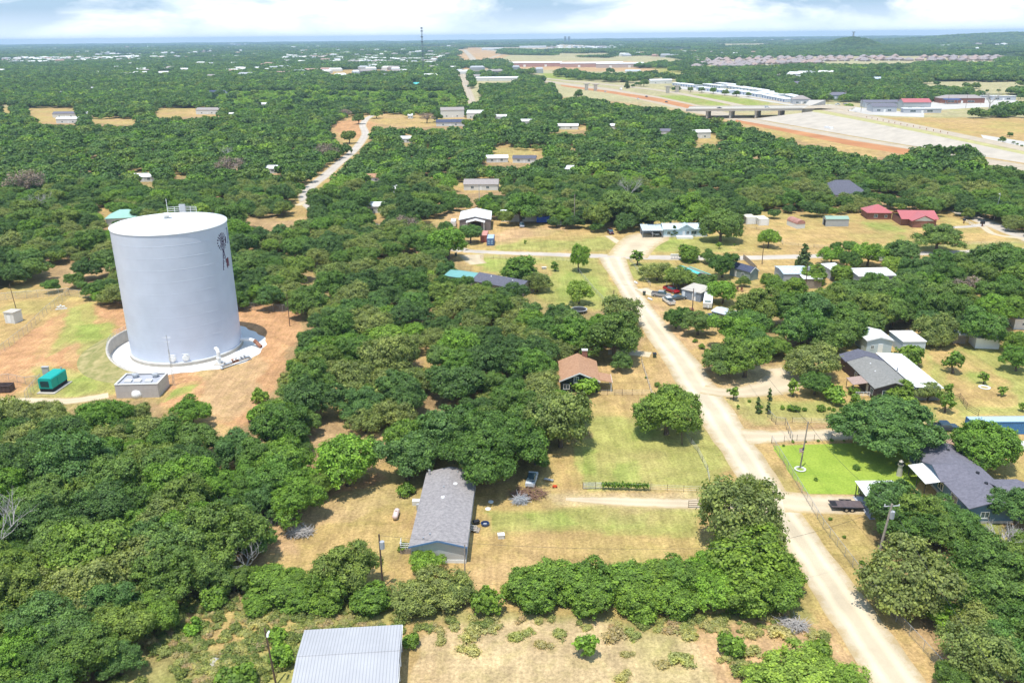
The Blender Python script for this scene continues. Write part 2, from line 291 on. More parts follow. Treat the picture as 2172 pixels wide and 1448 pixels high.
def build_ground():
    ys = [-2500, -900, -300, -120, -40, -10]; y = 10.0
    while y < 17000:
        ys.append(y); y += max(0.75, 0.0052*y) if y < 900 else 0.02*y
    us = [-9, -5, -3, -2, -1.6]+list(np.linspace(-1.28, 1.28, 470))+[1.6, 2, 3, 5, 9]
    ys = np.array(ys); us = np.array(us)
    U_, Y_ = np.meshgrid(us, ys); X_ = U_*(22+0.62*np.maximum(Y_, 40)); 
    nx, ny = len(us), len(ys)
    x, y = X_.ravel(), Y_.ravel(); z = hills(x, y); z = np.where(z < 0.4, 0, z)
    co = np.stack([x, y, z], 1)
    # colours, with wobbly borders
    wx = (vnoise(x, y, 5, 1)-.5)*5+(vnoise(x, y, 1.7, 2)-.5)*1.6; wy = (vnoise(x, y, 5, 7)-.5)*7+(vnoise(x, y, 1.7, 8)-.5)*2
    k = np.clip(y/200, 0.5, 3); far = y > 1000; nf = farwood(x, y); acc = 0; lit = fo = 0
    jit = np.random.RandomState(3); J = [(0, 0)]+[tuple(jit.normal(size=2)) for _ in range(5)]
    for jx, jy in J:
        px, py, dz = nproj(x+wx*k*.6+jx*1.3*k, y+wy*k*.6+jy*1.8*k); px = np.nan_to_num(px, nan=-9e5); py = np.nan_to_num(py, nan=9e5)
        col = np.empty((len(x), 3)); col[:] = TYPES['straw']
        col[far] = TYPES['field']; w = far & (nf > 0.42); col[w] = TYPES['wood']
        for ty, pl in PAINT: col[in_poly(px, py, pl)] = TYPES[ty]
        l_ = np.zeros(len(x), bool)
        for wd in WOODS: l_ |= in_poly(px, py, wd)
        for c_ in CLEAR: l_ &= ~in_poly(px, py, c_)
        col[l_] = TYPES['litter']
        fo = np.zeros(len(x), bool)
        for c_ in FARFIELD: fo |= in_poly(px, py, c_)
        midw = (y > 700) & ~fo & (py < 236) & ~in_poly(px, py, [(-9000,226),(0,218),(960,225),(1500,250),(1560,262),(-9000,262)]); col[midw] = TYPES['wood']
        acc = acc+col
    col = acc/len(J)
    # large patches within each type
    a = vnoise(x, y, 14, 11)*.5+vnoise(x, y, 4.5, 12)*.3+vnoise(x, y, 1.6, 13)*.2
    g = (vnoise(x, y, 22, 14)*.6+vnoise(x, y, 7, 15)*.4)
    t_ = np.clip((g-.52)*2.0, 0, .42)[:, None]; near = (y < 1000)[:, None] & ~(midw[:, None])
    notred = (col[:, 1] > col[:, 0]*.58)[:, None]
    col = np.where(near & notred, col*(1-t_)+np.array(TYPES['strawgreen'])*t_, col)
    t2 = np.clip((.42-g)*2.2, 0, .5)[:, None]; col = np.where(near & notred, col*(1-t2)+np.array(TYPES['dirt'])*t2, col)
    col *= (0.82+.36*a)[:, None]
    me = bpy.data.meshes.new('ground'); 
    i = np.arange(ny*nx).reshape(ny, nx); q = np.stack([i[:-1, :-1], i[:-1, 1:], i[1:, 1:], i[1:, :-1]], -1).reshape(-1, 4)
    me.from_pydata(co.tolist(), [], q.tolist())
    ca = me.color_attributes.new('soil', 'FLOAT_COLOR', 'POINT'); ca.data.foreach_set('color', np.concatenate([col, np.ones((len(col), 1))], 1).ravel().astype(np.float32))
    me.polygons.foreach_set('use_smooth', [True]*len(me.polygons))
    m = bpy.data.materials.new('ground_soil'); m.use_nodes = True; t = m.node_tree; b = t.nodes['Principled BSDF']; lk = t.links.new
    b.inputs['Roughness'].default_value = 1.0; b.inputs['Specular IOR Level'].default_value = 0.05
    at_ = N(t, 'ShaderNodeAttribute', attribute_name='soil'); geo = N(t, 'ShaderNodeNewGeometry')
    fine = N(t, 'ShaderNodeTexNoise', inp={'Scale': 2.2, 'Detail': 8.0, 'Roughness': 0.78}); lk(geo.outputs['Position'], fine.inputs['Vector'])
    mr = N(t, 'ShaderNodeMapRange', inp={1: .32, 2: .68, 3: .55, 4: 1.42}); lk(fine.outputs['Fac'], mr.inputs[0])
    mid = N(t, 'ShaderNodeTexNoise', inp={'Scale': .22, 'Detail': 6.0, 'Roughness': 0.65, 'Distortion': .6}); lk(geo.outputs['Position'], mid.inputs['Vector'])
    mr2 = N(t, 'ShaderNodeMapRange', inp={1: .3, 2: .7, 3: .72, 4: 1.26}); lk(mid.outputs['Fac'], mr2.inputs[0])
    mu = N(t, 'ShaderNodeMath', operation='MULTIPLY'); lk(mr.outputs[0], mu.inputs[0]); lk(mr2.outputs[0], mu.inputs[1])
    vm = N(t, 'ShaderNodeVectorMath', operation='SCALE'); lk(at_.outputs['Color'], vm.inputs[0]); lk(mu.outputs[0], vm.inputs['Scale'])
    tint = N(t, 'ShaderNodeTexNoise', inp={'Scale': .5, 'Detail': 5.0}); lk(geo.outputs['Position'], tint.inputs['Vector'])
    tm = N(t, 'ShaderNodeMapRange', inp={1: .48, 2: .68, 3: 0, 4: .3}); lk(tint.outputs['Fac'], tm.inputs[0])
    mxx = N(t, 'ShaderNodeMix', data_type='RGBA', blend_type='MULTIPLY'); lk(tm.outputs[0], mxx.inputs[0]); lk(vm.outputs[0], mxx.inputs[6]); mxx.inputs[7].default_value = (.74, .86, .55, 1)
    mpg = N(t, 'ShaderNodeMapping'); mpg.inputs['Scale'].default_value = (1.1, .09, 1); mpg.inputs['Rotation'].default_value = (0, 0, .12); lk(geo.outputs['Position'], mpg.inputs['Vector'])
    stn = N(t, 'ShaderNodeTexNoise', inp={'Scale': 1.0, 'Detail': 4.0, 'Roughness': .6}); lk(mpg.outputs[0], stn.inputs['Vector']); sm_ = N(t, 'ShaderNodeMapRange', inp={1: .35, 2: .65, 3: .88, 4: 1.1}); lk(stn.outputs['Fac'], sm_.inputs[0])
    vs_ = N(t, 'ShaderNodeVectorMath', operation='SCALE'); lk(mxx.outputs[2], vs_.inputs[0]); lk(sm_.outputs[0], vs_.inputs['Scale']); lk(vs_.outputs[0], b.inputs['Base Color'])
    bp = N(t, 'ShaderNodeBump', inp={'Strength': .5, 'Distance': .12}); lk(fine.outputs['Fac'], bp.inputs['Height']); lk(bp.outputs[0], b.inputs['Normal'])
    me.materials.append(m)
    o = bpy.data.objects.new('ground', me); COL.objects.link(o); tag(o, kind='structure')
build_ground()

# ---------------------------------------------------------------- roads and sheets
def road_mat(name, c_mid, c_edge, tracks=0.0, grain=6.0, seams=0):
    m = bpy.data.materials.new(name); m.use_nodes = True; t = m.node_tree; b = t.nodes['Principled BSDF']; lk = t.links.new
    b.inputs['Roughness'].default_value = .95; b.inputs['Specular IOR Level'].default_value = .1
    a = N(t, 'ShaderNodeAttribute', attribute_name='across'); geo = N(t, 'ShaderNodeNewGeometry')
    n = N(t, 'ShaderNodeTexNoise', inp={'Scale': .55, 'Detail': 8.0, 'Roughness': .7}); lk(geo.outputs['Position'], n.inputs['Vector'])
    ab = N(t, 'ShaderNodeMath', operation='ABSOLUTE'); lk(a.outputs['Fac'], ab.inputs[0])
    ad = N(t, 'ShaderNodeMath', operation='MULTIPLY_ADD', inp={1: 1.25, 2: -.62}); lk(n.outputs['Fac'], ad.inputs[0])
    su = N(t, 'ShaderNodeMath', operation='ADD'); lk(ab.outputs[0], su.inputs[0]); lk(ad.outputs[0], su.inputs[1])
    mr = N(t, 'ShaderNodeMapRange', inp={1: .66, 2: .98, 3: 0, 4: 1}); lk(su.outputs[0], mr.inputs[0])
    x = N(t, 'ShaderNodeMix', data_type='RGBA'); lk(mr.outputs[0], x.inputs[0]); x.inputs[6].default_value = tuple(c_mid)+(1,); x.inputs[7].default_value = tuple(c_edge)+(1,)
    # wheel tracks: two paler bands
    tr = N(t, 'ShaderNodeMath', operation='SUBTRACT', inp={1: .42}); lk(ab.outputs[0], tr.inputs[0]); t2 = N(t, 'ShaderNodeMath', operation='ABSOLUTE'); lk(tr.outputs[0], t2.inputs[0])
    t3 = N(t, 'ShaderNodeMapRange', inp={1: .05, 2: .25, 3: 1+tracks, 4: 1-tracks}); lk(t2.outputs[0], t3.inputs[0])
    n2_ = N(t, 'ShaderNodeTexNoise', inp={'Scale': grain, 'Detail': 6.0, 'Roughness': .7}); lk(geo.outputs['Position'], n2_.inputs['Vector'])
    m2 = N(t, 'ShaderNodeMapRange', inp={1: .3, 2: .7, 3: .88, 4: 1.1}); lk(n2_.outputs['Fac'], m2.inputs[0])
    mu = N(t, 'ShaderNodeMath', operation='MULTIPLY'); lk(t3.outputs[0], mu.inputs[0]); lk(m2.outputs[0], mu.inputs[1])
    n3_ = N(t, 'ShaderNodeTexNoise', inp={'Scale': .12, 'Detail': 5.0, 'Roughness': .6}); lk(geo.outputs['Position'], n3_.inputs['Vector'])
    m3 = N(t, 'ShaderNodeMapRange', inp={1: .35, 2: .65, 3: .88, 4: 1.08}); lk(n3_.outputs['Fac'], m3.inputs[0])
    mu2 = N(t, 'ShaderNodeMath', operation='MULTIPLY'); lk(mu.outputs[0], mu2.inputs[0]); lk(m3.outputs[0], mu2.inputs[1])
    if seams:
        s1 = N(t, 'ShaderNodeMath', operation='MULTIPLY', inp={1: seams}); lk(a.outputs['Fac'], s1.inputs[0]); s2 = N(t, 'ShaderNodeMath', operation='FRACT'); lk(s1.outputs[0], s2.inputs[0]); s3 = N(t, 'ShaderNodeMath', operation='LESS_THAN', inp={1: .09}); lk(s2.outputs[0], s3.inputs[0])
        s4 = N(t, 'ShaderNodeMath', operation='MULTIPLY_ADD', inp={1: -.3, 2: 1.0}); lk(s3.outputs[0], s4.inputs[0]); s5 = N(t, 'ShaderNodeMath', operation='MULTIPLY'); lk(s4.outputs[0], s5.inputs[0]); lk(mu2.outputs[0], s5.inputs[1]); mu2 = s5
    vm = N(t, 'ShaderNodeVectorMath', operation='SCALE'); lk(x.outputs[2], vm.inputs[0]); lk(mu2.outputs[0], vm.inputs['Scale']); lk(vm.outputs[0], b.inputs['Base Color'])
    return m
GRAVEL = road_mat('road_gravel', (.61, .51, .36), (.50, .38, .21), .11)
PAVE = road_mat('road_chipseal', (.50, .44, .37), (.50, .40, .24), .03)
ASPH = road_mat('road_asphalt', (.30, .29, .28), (.36, .31, .23), .03)
CONC = road_mat('road_concrete', (.47, .395, .295), (.45, .35, .21), .03, 1.0, 2.0)
DRIVE = road_mat('driveway_gravel', (.58, .47, .32), (.48, .36, .18), .05)
def strip(name, left, right, m, z=0.004, zs=None, across=10, sub=6, kind='structure', wob=0.0):
    """a sheet between a left and a right edge, both lists of world points"""
    def res(pts):
        pts = [Vector(p) for p in pts]; out = []
        for i in range(len(pts)-1):
            for k in range(sub): out.append(pts[i].lerp(pts[i+1], k/sub))
        out.append(pts[-1]); return out
    a, b = res(left), res(right); vs, fs, ac = [], [], []
    for i in range(len(a)):
        wa = (math.sin(i*1.7)+math.sin(i*.73+2))*wob; wb = (math.sin(i*1.3+1)+math.sin(i*.59))*wob; d = (b[i]-a[i]); d.normalize()
        p, q = a[i]+d*wa, b[i]+d*wb
        for k in range(across+1):
            c = p.lerp(q, k/across); vs.append((c.x, c.y, c.z+z)); ac.append(2*k/across-1)
    w = across+1
    for i in range(len(a)-1):
        for k in range(across): fs.append((i*w+k, i*w+k+1, (i+1)*w+k+1, (i+1)*w+k))
    me = bpy.data.meshes.new(name); me.from_pydata(vs, [], fs); at_ = me.attributes.new('across', 'FLOAT', 'POINT'); at_.data.foreach_set('value', ac)
    me.materials.append(m); me.polygons.foreach_set('use_smooth', [True]*len(me.polygons)); me.update()
    bm = bmesh.new(); bm.from_mesh(me); bmesh.ops.recalc_face_normals(bm, faces=bm.faces)
    if sum(f.normal.z for f in bm.faces) < 0: bmesh.ops.reverse_faces(bm, faces=bm.faces)
    bm.to_mesh(me); bm.free()
    o = bpy.data.objects.new(name, me); COL.objects.link(o); tag(o, kind=kind); return o
def line_strip(name, pxs, width, m, z=0.004, smooth=True, **kw):
    P = [at(*p[:2]) if len(p) < 3 else at(p[0], p[1], p[2]) for p in pxs]
    if smooth and len(P) > 2:
        Q = []
        for i in range(len(P)-1):
            p0, p1, p2, p3 = P[max(i-1, 0)], P[i], P[i+1], P[min(i+2, len(P)-1)]
            for k in range(4):
                t = k/4; Q.append(.5*((2*p1)+(-p0+p2)*t+(2*p0-5*p1+4*p2-p3)*t*t+(-p0+3*p1-3*p2+p3)*t**3))
        Q.append(P[-1]); P = Q
    ws = width if hasattr(width, '__len__') else [width]*len(P)
    if len(ws) != len(P): ws = list(np.interp(np.linspace(0, 1, len(P)), np.linspace(0, 1, len(ws)), ws))
    l, r = [], []
    for i in range(len(P)):
        d = (P[min(i+1, len(P)-1)]-P[max(i-1, 0)]); n = Vector((-d.y, d.x, 0)).normalized()
        l.append(P[i]+n*ws[i]/2); r.append(P[i]-n*ws[i]/2)
    return strip(name, l, r, m, z, **kw)
def edges(name, lp, rp, m, z=.004, **kw): return strip(name, [at(*p) for p in lp], [at(*p) for p in rp], m, z, **kw)

edges('gravel_road', [(1268,546),(1297,590),(1326,640),(1357,690),(1397,750),(1440,820),(1490,900),(1530,960),(1593,1060),(1655,1150),(1697,1210),(1757,1310),(1845,1448),(1960,1620)],
      [(1326,546),(1345,597),(1382,650),(1428,705),(1484,770),(1528,830),(1568,890),(1603,945),(1645,1005),(1697,1085),(1745,1150),(1820,1250),(1894,1345),(1965,1448),(2085,1620)], GRAVEL, .008, wob=.12)
line_strip('paved_road', [(985,532),(1060,536),(1150,539),(1270,543),(1400,546),(1560,547),(1700,544),(1850,540),(2000,536),(2172,530),(2500,520)], [5,5,6,7,6,5,5,5], PAVE, .004, wob=.1)
line_strip('paved_road', [(985,532),(930,518),(860,495),(760,470),(680,450),(648,425),(655,400),(690,372),(720,345),(752,318),(775,285),(770,262),(800,243),(900,238),(1010,238),(1200,240)], 6.5, PAVE, .004)
line_strip('paved_road', [(2030,446),(2070,462),(2110,478),(2172,502),(2300,552)], 8.5, PAVE, .006)
line_strip('road_apron', [(1330,545),(1350,520),(1372,505),(1385,498)], [14,15,17,13], DRIVE, .006)
line_strip('driveway', [(1000,540),(1005,552),(1015,560)], [9,7,6], DRIVE, .006)
line_strip('driveway', [(1290,500),(1320,520),(1345,535)], 3, DRIVE, .005)
line_strip('driveway', [(1360,612),(1390,625),(1430,630),(1450,632)], [5,4.5,5,5], GRAVEL, .012)
line_strip('driveway', [(1490,825),(1540,832),(1600,828),(1650,815),(1670,795),(1655,780)], [5,5,7,10,9,7], DRIVE, .012)
line_strip('driveway', [(1580,925),(1650,925),(1750,922),(1850,918),(1960,915)], [7,5,5,5,5], DRIVE, .012)
line_strip('driveway', [(1660,1062),(1730,1068),(1800,1070),(1860,1072)], [7,6,6,6], DRIVE, .012)
line_strip('driveway', [(1200,1058),(1300,1062),(1400,1066),(1480,1068),(1590,1073)], [1,3,3.2,3.4,4.5], DRIVE, .012)
line_strip('driveway', [(1380,752),(1340,748),(1290,746)], [4,4,4], DRIVE, .012)
line_strip('driveway', [(1960,478),(2010,482),(2060,480),(2100,474)], [4,4,4,5], PAVE, .012)
line_strip('driveway', [(2172,506),(2110,497),(2085,480)], 3, DRIVE, .010)
line_strip('driveway', [(-60,852),(60,850),(150,850),(230,838)], 3.5, DRIVE, .010)
line_strip('driveway', [(630,436),(660,420),(668,400)], 3.5, DRIVE, .010)
# brick paved court by the blue grey house
m_paver = mat('brick_pavers', (.42,.25,.19), .9, nscale=3, namt=.12)
strip('paved_court', [at(1975,922),at(2000,938)], [at(2030,920),at(2042,945)], m_paver, .016)
# bright watered lawn
def lawn_mat():
    m = bpy.data.materials.new('lawn_grass'); m.use_nodes = True; t = m.node_tree; b = t.nodes['Principled BSDF']; lk = t.links.new
    b.inputs['Roughness'].default_value = 1; b.inputs['Specular IOR Level'].default_value = .05; geo = N(t, 'ShaderNodeNewGeometry')
    n = N(t, 'ShaderNodeTexNoise', inp={'Scale': 2.5, 'Detail': 8.0, 'Roughness': .75}); lk(geo.outputs['Position'], n.inputs['Vector'])
    n2_ = N(t, 'ShaderNodeTexNoise', inp={'Scale': .25, 'Detail': 4.0}); lk(geo.outputs['Position'], n2_.inputs['Vector'])
    r = N(t, 'ShaderNodeMapRange', inp={1: .35, 2: .65}); lk(n2_.outputs['Fac'], r.inputs[0])
    x = N(t, 'ShaderNodeMix', data_type='RGBA'); lk(r.outputs[0], x.inputs[0]); x.inputs[6].default_value = (.235,.325,.045,1); x.inputs[7].default_value = (.31,.39,.06,1)
    r2 = N(t, 'ShaderNodeMapRange', inp={1: .3, 2: .7, 3: .7, 4: 1.25}); lk(n.outputs['Fac'], r2.inputs[0])
    vm = N(t, 'ShaderNodeVectorMath', operation='SCALE'); lk(x.outputs[2], vm.inputs[0]); lk(r2.outputs[0], vm.inputs['Scale']); lk(vm.outputs[0], b.inputs['Base Color'])
    return m
LAWN = lawn_mat()
strip('lawn', [at(1638,945),at(1650,965),at(1680,1010),at(1700,1030),at(1712,1047)], [at(1940,935),at(1945,965),at(1955,1000),at(1945,1035),at(1905,1049)], LAWN, .006, wob=.15, across=14)
# concrete pad and white gravel of the tank are built with the tank
# highway
edges('highway', [(1120,166),(1200,176),(1300,188),(1400,205),(1480,222),(1560,243),(1640,260),(1800,288),(1930,310),(2050,329),(2172,348),(2400,384)],
      [(1120,169),(1200,181),(1290,197),(1390,220),(1470,240),(1560,258),(1640,273),(1800,303),(1930,324),(2050,343),(2172,363),(2400,402)], CONC, .02, across=14)
m_red = mat('red_soil_bank', (.46,.19,.075), 1.0, nscale=.045, namt=.2, col2=(.52,.25,.10))
edges('road', [(1560,254),(1640,268),(1800,297),(1930,317),(2000,330)], [(1560,259),(1640,275),(1800,308),(1930,330),(2000,342)], m_red, .05)
edges('road', [(1190,180),(1300,194),(1400,209),(1480,226)], [(1190,183),(1300,199),(1400,217),(1480,235)], m_red, .05)
bpy.data.objects['road'].name = 'cut_bank'; bpy.data.objects['road.001'].name = 'cut_bank.001'
line_strip('highway', [(1120,163),(1200,171),(1300,181),(1400,192),(1480,206),(1560,222),(1600,234)], [16,16,16,16,14,14,12], CONC, .03)
line_strip('slip_road', [(1440,190),(1520,200),(1600,208),(1680,220),(1740,228)], 9, CONC, .04)
line_strip('far_road', [(1003,226),(999,210),(992,190),(984,170),(979,157)], [9,10,11,14,20], CONC, .02)
line_strip('far_road', [(1020,146),(1010,136),(1000,122),(990,112),(975,105),(900,100)], [30,26,24,24,20,14], CONC, .05)
line_strip('far_road', [(1075,112),(1050,120),(1020,130)], 16, CONC, .05)
m_lot = mat('lot_concrete', (.50,.47,.42), .9, nscale=.06, namt=.12)
edges('parking_lot', [(1620,226),(1700,222),(1760,222),(1840,230),(1900,236),(1960,240)], [(1640,232),(1700,235),(1760,238),(1850,244),(1900,247),(1960,249)], m_lot, .03)
edges('parking_lot', [(1930,222),(2000,214),(2080,210),(2160,213)], [(1960,236),(2000,233),(2080,228),(2160,226)], m_lot, .03)
edges('parking_lot', [(1430,182),(1500,190),(1560,198),(1640,212),(1700,222)], [(1440,188),(1500,196),(1560,205),(1640,218),(1690,225)], m_lot, .03)
edges('parking_lot', [(2080,286),(2120,292),(2172,300),(2300,315)], [(2090,300),(2130,308),(2172,314),(2300,330)], m_lot, .03)
# ---------------------------------------------------------------- vegetation
def leaf_mat(name, stops, trans=.25, var=.45):
    """foliage: colour picked per tree along a ramp, varied per leaf clump"""
    m = bpy.data.materials.new(name); m.use_nodes = True; t = m.node_tree; t.nodes.clear(); lk = t.links.new
    oi = N(t, 'ShaderNodeObjectInfo'); r = N(t, 'ShaderNodeValToRGB'); e = r.color_ramp.elements
    e[0].position = 0; e[0].color = stops[0]+(1,); e[1].position = 1; e[1].color = stops[-1]+(1,)
    for i, s in enumerate(stops[1:-1]):
        k = e.new((i+1)/(len(stops)-1)); k.color = s+(1,)
    lk(oi.outputs['Random'], r.inputs[0])
    a = N(t, 'ShaderNodeAttribute', attribute_name='leafvar')
    mr = N(t, 'ShaderNodeMapRange', inp={1: 0, 2: 1, 3: 1-var, 4: 1+var*1.1}); lk(a.outputs['Fac'], mr.inputs[0])
    vm = N(t, 'ShaderNodeVectorMath', operation='SCALE'); lk(r.outputs[0], vm.inputs[0]); lk(mr.outputs[0], vm.inputs['Scale'])
    a2 = N(t, 'ShaderNodeAttribute', attribute_name='clumpvar')
    mm = N(t, 'ShaderNodeMapRange', inp={1: .45, 2: 1, 3: 0, 4: .45}); lk(a2.outputs['Fac'], mm.inputs[0])
    x = N(t, 'ShaderNodeMix', data_type='RGBA', blend_type='MULTIPLY'); lk(mm.outputs[0], x.inputs[0]); lk(vm.outputs[0], x.inputs[6]); x.inputs[7].default_value = (1.55, 1.38, .85, 1)
    d = N(t, 'ShaderNodeBsdfPrincipled', inp={'Roughness': .62, 'Specular IOR Level': .35}); lk(x.outputs[2], d.inputs['Base Color'])
    tr = N(t, 'ShaderNodeBsdfTranslucent'); v2 = N(t, 'ShaderNodeVectorMath', operation='MULTIPLY'); lk(x.outputs[2], v2.inputs[0]); v2.inputs[1].default_value = (1.5, 1.7, .6); lk(v2.outputs[0], tr.inputs[0])
    ms = N(t, 'ShaderNodeMixShader', inp={0: trans}); lk(d.outputs[0], ms.inputs[1]); lk(tr.outputs[0], ms.inputs[2])
    o = N(t, 'ShaderNodeOutputMaterial'); lk(ms.outputs[0], o.inputs['Surface']); return m
LM = {
 'oak': leaf_mat('oak_foliage', [(0.082,0.158,0.026), (0.113,0.204,0.035), (0.152,0.227,0.052), (0.098,0.187,0.048), (0.144,0.263,0.029), (0.182,0.241,0.048), (0.091,0.173,0.030)]),
 'dark': leaf_mat('dark_foliage', [(0.066,0.127,0.029), (0.091,0.165,0.041), (0.082,0.150,0.033)]),
 'bright': leaf_mat('bright_foliage', [(0.197,0.316,0.037), (0.162,0.304,0.031), (0.255,0.352,0.056), (0.151,0.279,0.031)]),
 'olive': leaf_mat('olive_foliage', [(0.219,0.251,0.070), (0.175,0.228,0.060), (0.237,0.268,0.075)]),
 'hedge': leaf_mat('hedge_foliage', [(0.145,0.251,0.034), (0.174,0.265,0.034), (0.123,0.218,0.030)]),
 'cedar': leaf_mat('cedar_foliage', [(0.090,0.141,0.044), (0.128,0.173,0.044)]),
 'dead': leaf_mat('bare_twigs', [(.26,.20,.16), (.22,.17,.13)], .05),
 'dry': leaf_mat('dry_tuft', [(.50,.44,.20), (.38,.40,.14), (.48,.36,.22), (.33,.38,.12)], .35, .25),
}
BARK = mat('bark', (.13,.10,.075), .95, nscale=3, namt=.35)
GREYWOOD = mat('dead_wood', (.42,.39,.36), .95, nscale=3, namt=.25)

def quads_mesh(name, C, Nn, size, m, leafvar, clumpvar, aspect=1.0):
    """one quad per leaf spray, at centres C with normals Nn"""
    n = len(C); Nn = Nn/np.linalg.norm(Nn, axis=1, keepdims=True)
    up = npr.normal(size=(n, 3)); A = np.cross(Nn, up); A /= np.linalg.norm(A, axis=1, keepdims=True)+1e-9; B = np.cross(Nn, A)
    s = (size*(.45+1.05*npr.rand(n)))[:, None]/2
    k1, k2 = .55+.5*npr.rand(n, 1), .55+.5*npr.rand(n, 1)
    V = np.stack([C-A*s*aspect*k1-B*s, C+A*s*aspect-B*s*k2, C+A*s*aspect*k2+B*s, C-A*s*aspect+B*s*k1], 1).reshape(-1, 3)
    me = bpy.data.meshes.new(name); me.vertices.add(n*4); me.vertices.foreach_set('co', V.ravel().astype(np.float32))
    me.loops.add(n*4); me.loops.foreach_set('vertex_index', np.arange(n*4, dtype=np.int32))
    me.polygons.add(n); me.polygons.foreach_set('loop_start', np.arange(0, n*4, 4, dtype=np.int32)); me.polygons.foreach_set('loop_total', np.full(n, 4, dtype=np.int32))
    me.update(calc_edges=True)
    a = me.attributes.new('leafvar', 'FLOAT', 'FACE'); a.data.foreach_set('value', leafvar.astype(np.float32))
    a = me.attributes.new('clumpvar', 'FLOAT', 'FACE'); a.data.foreach_set('value', clumpvar.astype(np.float32))
    me.materials.append(m); me.validate(); return me

def crown_cloud(r, h, z0, nl, ncl, per, shape='dome', seed=0, clr=.5, lobe=.40, ragged=.12):
    """leaf positions: lobes spread over the crown, clumps on the lobes, sprays in the clumps"""
    g = np.random.RandomState(seed); H2 = h-z0; lobes = []
    if shape == 'cone':
        for i in range(nl):
            t = (i+.5)/nl; a = i*2.4; rr = (1-t)*.62*r; lobes.append((rr*math.cos(a), rr*math.sin(a), z0+H2*(.08+.86*t), r*(.55-.38*t)))
    else:
        for i in range(nl):
            t = (i+.5)/nl; a = i*2.39996+g.rand()*.7; zz = 1-1.35*t if shape == 'dome' else 1-2*t
            q = math.sqrt(max(0, 1-zz*zz)); rl = r*lobe*(.6+.75*g.rand()); kk = (1-lobe*.85)*(1+ragged*(g.rand()*2-1)*1.6)
            zc = z0+H2*.45+zz*H2*.5*kk*1.05
            lobes.append((q*r*kk*math.cos(a), q*r*kk*math.sin(a), zc-rl*.15, rl))
        lobes.append((0, 0, z0+H2*.5, r*.5)); 
    lobes = np.array(lobes); P, Nn, CV, LV = [], [], [], []
    w = lobes[:, 3]**2; w = w/w.sum(); vs = (H2/(2*r)) if shape != 'cone' else .8; vs = min(1.05, max(.62, vs*1.15))
    tries = 0; count = 0
    while count < ncl and tries < ncl*12:
        tries += 1; k = g.choice(len(lobes), p=w); L_ = lobes[k]; d = g.normal(size=3); d /= np.linalg.norm(d)
        if d[2] < -.55: continue
        p = L_[:3]+d*L_[3]*np.array([1, 1, vs])*(.86+.22*g.rand())
        if p[2] < z0*.8: continue
        q = (p-lobes[:, :3])/(lobes[:, 3:4]*np.array([1, 1, vs])); dd = (q**2).sum(1); dd[k] = 9
        if dd.min() < .62: continue
        cs = clr*(.7+.6*g.rand()); m_ = per; off = g.normal(size=(m_, 3))*cs*.42*np.array([1, 1, .7])
        P.append(p+off); nn = d*1.1+np.array([0, 0, .55])+g.normal(size=(m_, 3))*.62+off/cs*.5; Nn.append(nn)
        cv = g.rand(); CV.append(np.full(m_, cv)); LV.append(np.clip(.5+.28*g.normal(size=m_)+(cv-.5)*.5, 0, 1)); count += 1
    # sprays inside so the crown is not hollow
    ni = int(ncl*per*.09); k = g.choice(len(lobes), size=ni, p=w); d = g.normal(size=(ni, 3)); d /= np.linalg.norm(d, axis=1, keepdims=True)
    P.append(lobes[k, :3]+d*lobes[k, 3:4]*(.35+.4*g.rand(ni, 1))*np.array([1, 1, vs])); Nn.append(d+np.array([0, 0, .4])); CV.append(g.rand(ni)); LV.append(g.rand(ni))
    return np.concatenate(P), np.concatenate(Nn), np.concatenate(CV), np.concatenate(LV), lobes

def trunk_mesh(lobes, z0, h, r, seed, thick=.045, bark=None, twigs=False):
    g = random.Random(seed); b = MB(); rt = thick*h; lean = (g.uniform(-.3, .3), g.uniform(-.3, .3))
    zf = max(.8, z0*1.0+.12*(h-z0)); fork = Vector((lean[0], lean[1], zf))
    b.tube([(0, 0, -.15), (lean[0]*.4, lean[1]*.4, zf*.5), fork], [rt*1.35, rt, rt*.85], 7)
    for L_ in sorted(lobes.tolist(), key=lambda q: -q[3])[:9]:
        e = Vector(L_[:3]); m_ = fork.lerp(e, .5)+Vector((g.uniform(-.3, .3), g.uniform(-.3, .3), g.uniform(0, .4)))
        b.tube([fork, m_, e], [rt*.6, rt*.36, rt*.14], 5)
    me = bpy.data.meshes.new('trunk'); me.from_pydata(b.v, [], b.f); me.materials.append(bark or BARK); me.update(); return me

PROTO = {}
def species(key, m, r, h, z0, nl, ncl, per, leaf, n, **kw):
    L_ = []
    for i in range(n):
        P, Nn, CV, LV, lb = crown_cloud(r, h, z0, nl, ncl, per, seed=hash((len(key), i, int(r*10), nl)) % 9999+i*7, **kw)
        L_.append((quads_mesh(key+'_crown', P, Nn, leaf, m, LV, CV), trunk_mesh(lb, z0, h, r, i, bark=GREYWOOD if key == 'snag' else None), r, h))
    PROTO[key] = L_
species('oak', LM['oak'], 4.5, 7.6, 1.5, 19, 480, 56, .19, 9, clr=.62, lobe=.34, ragged=.32)
species('round', LM['oak'], 4.5, 7.8, .8, 22, 520, 56, .19, 2, clr=.6, lobe=.38, ragged=.1)
species('darkoak', LM['dark'], 4.5, 7.6, 1.5, 19, 480, 56, .19, 3, clr=.62, lobe=.34, ragged=.32)
species('bigoak', LM['oak'], 7.5, 9.8, 2.2, 34, 1300, 56, .22, 3, clr=.7, lobe=.26, ragged=.25)
species('bright', LM['bright'], 4.5, 7.5, 1.2, 15, 340, 42, .23, 4, clr=.75, ragged=.3)
species('olive', LM['olive'], 4.5, 7.2, 1.0, 16, 340, 42, .215, 4, clr=.8, ragged=.3)
species('hedge', LM['hedge'], 3.6, 7.4, .4, 18, 420, 42, .23, 5, shape='ball', clr=.65, ragged=.25)
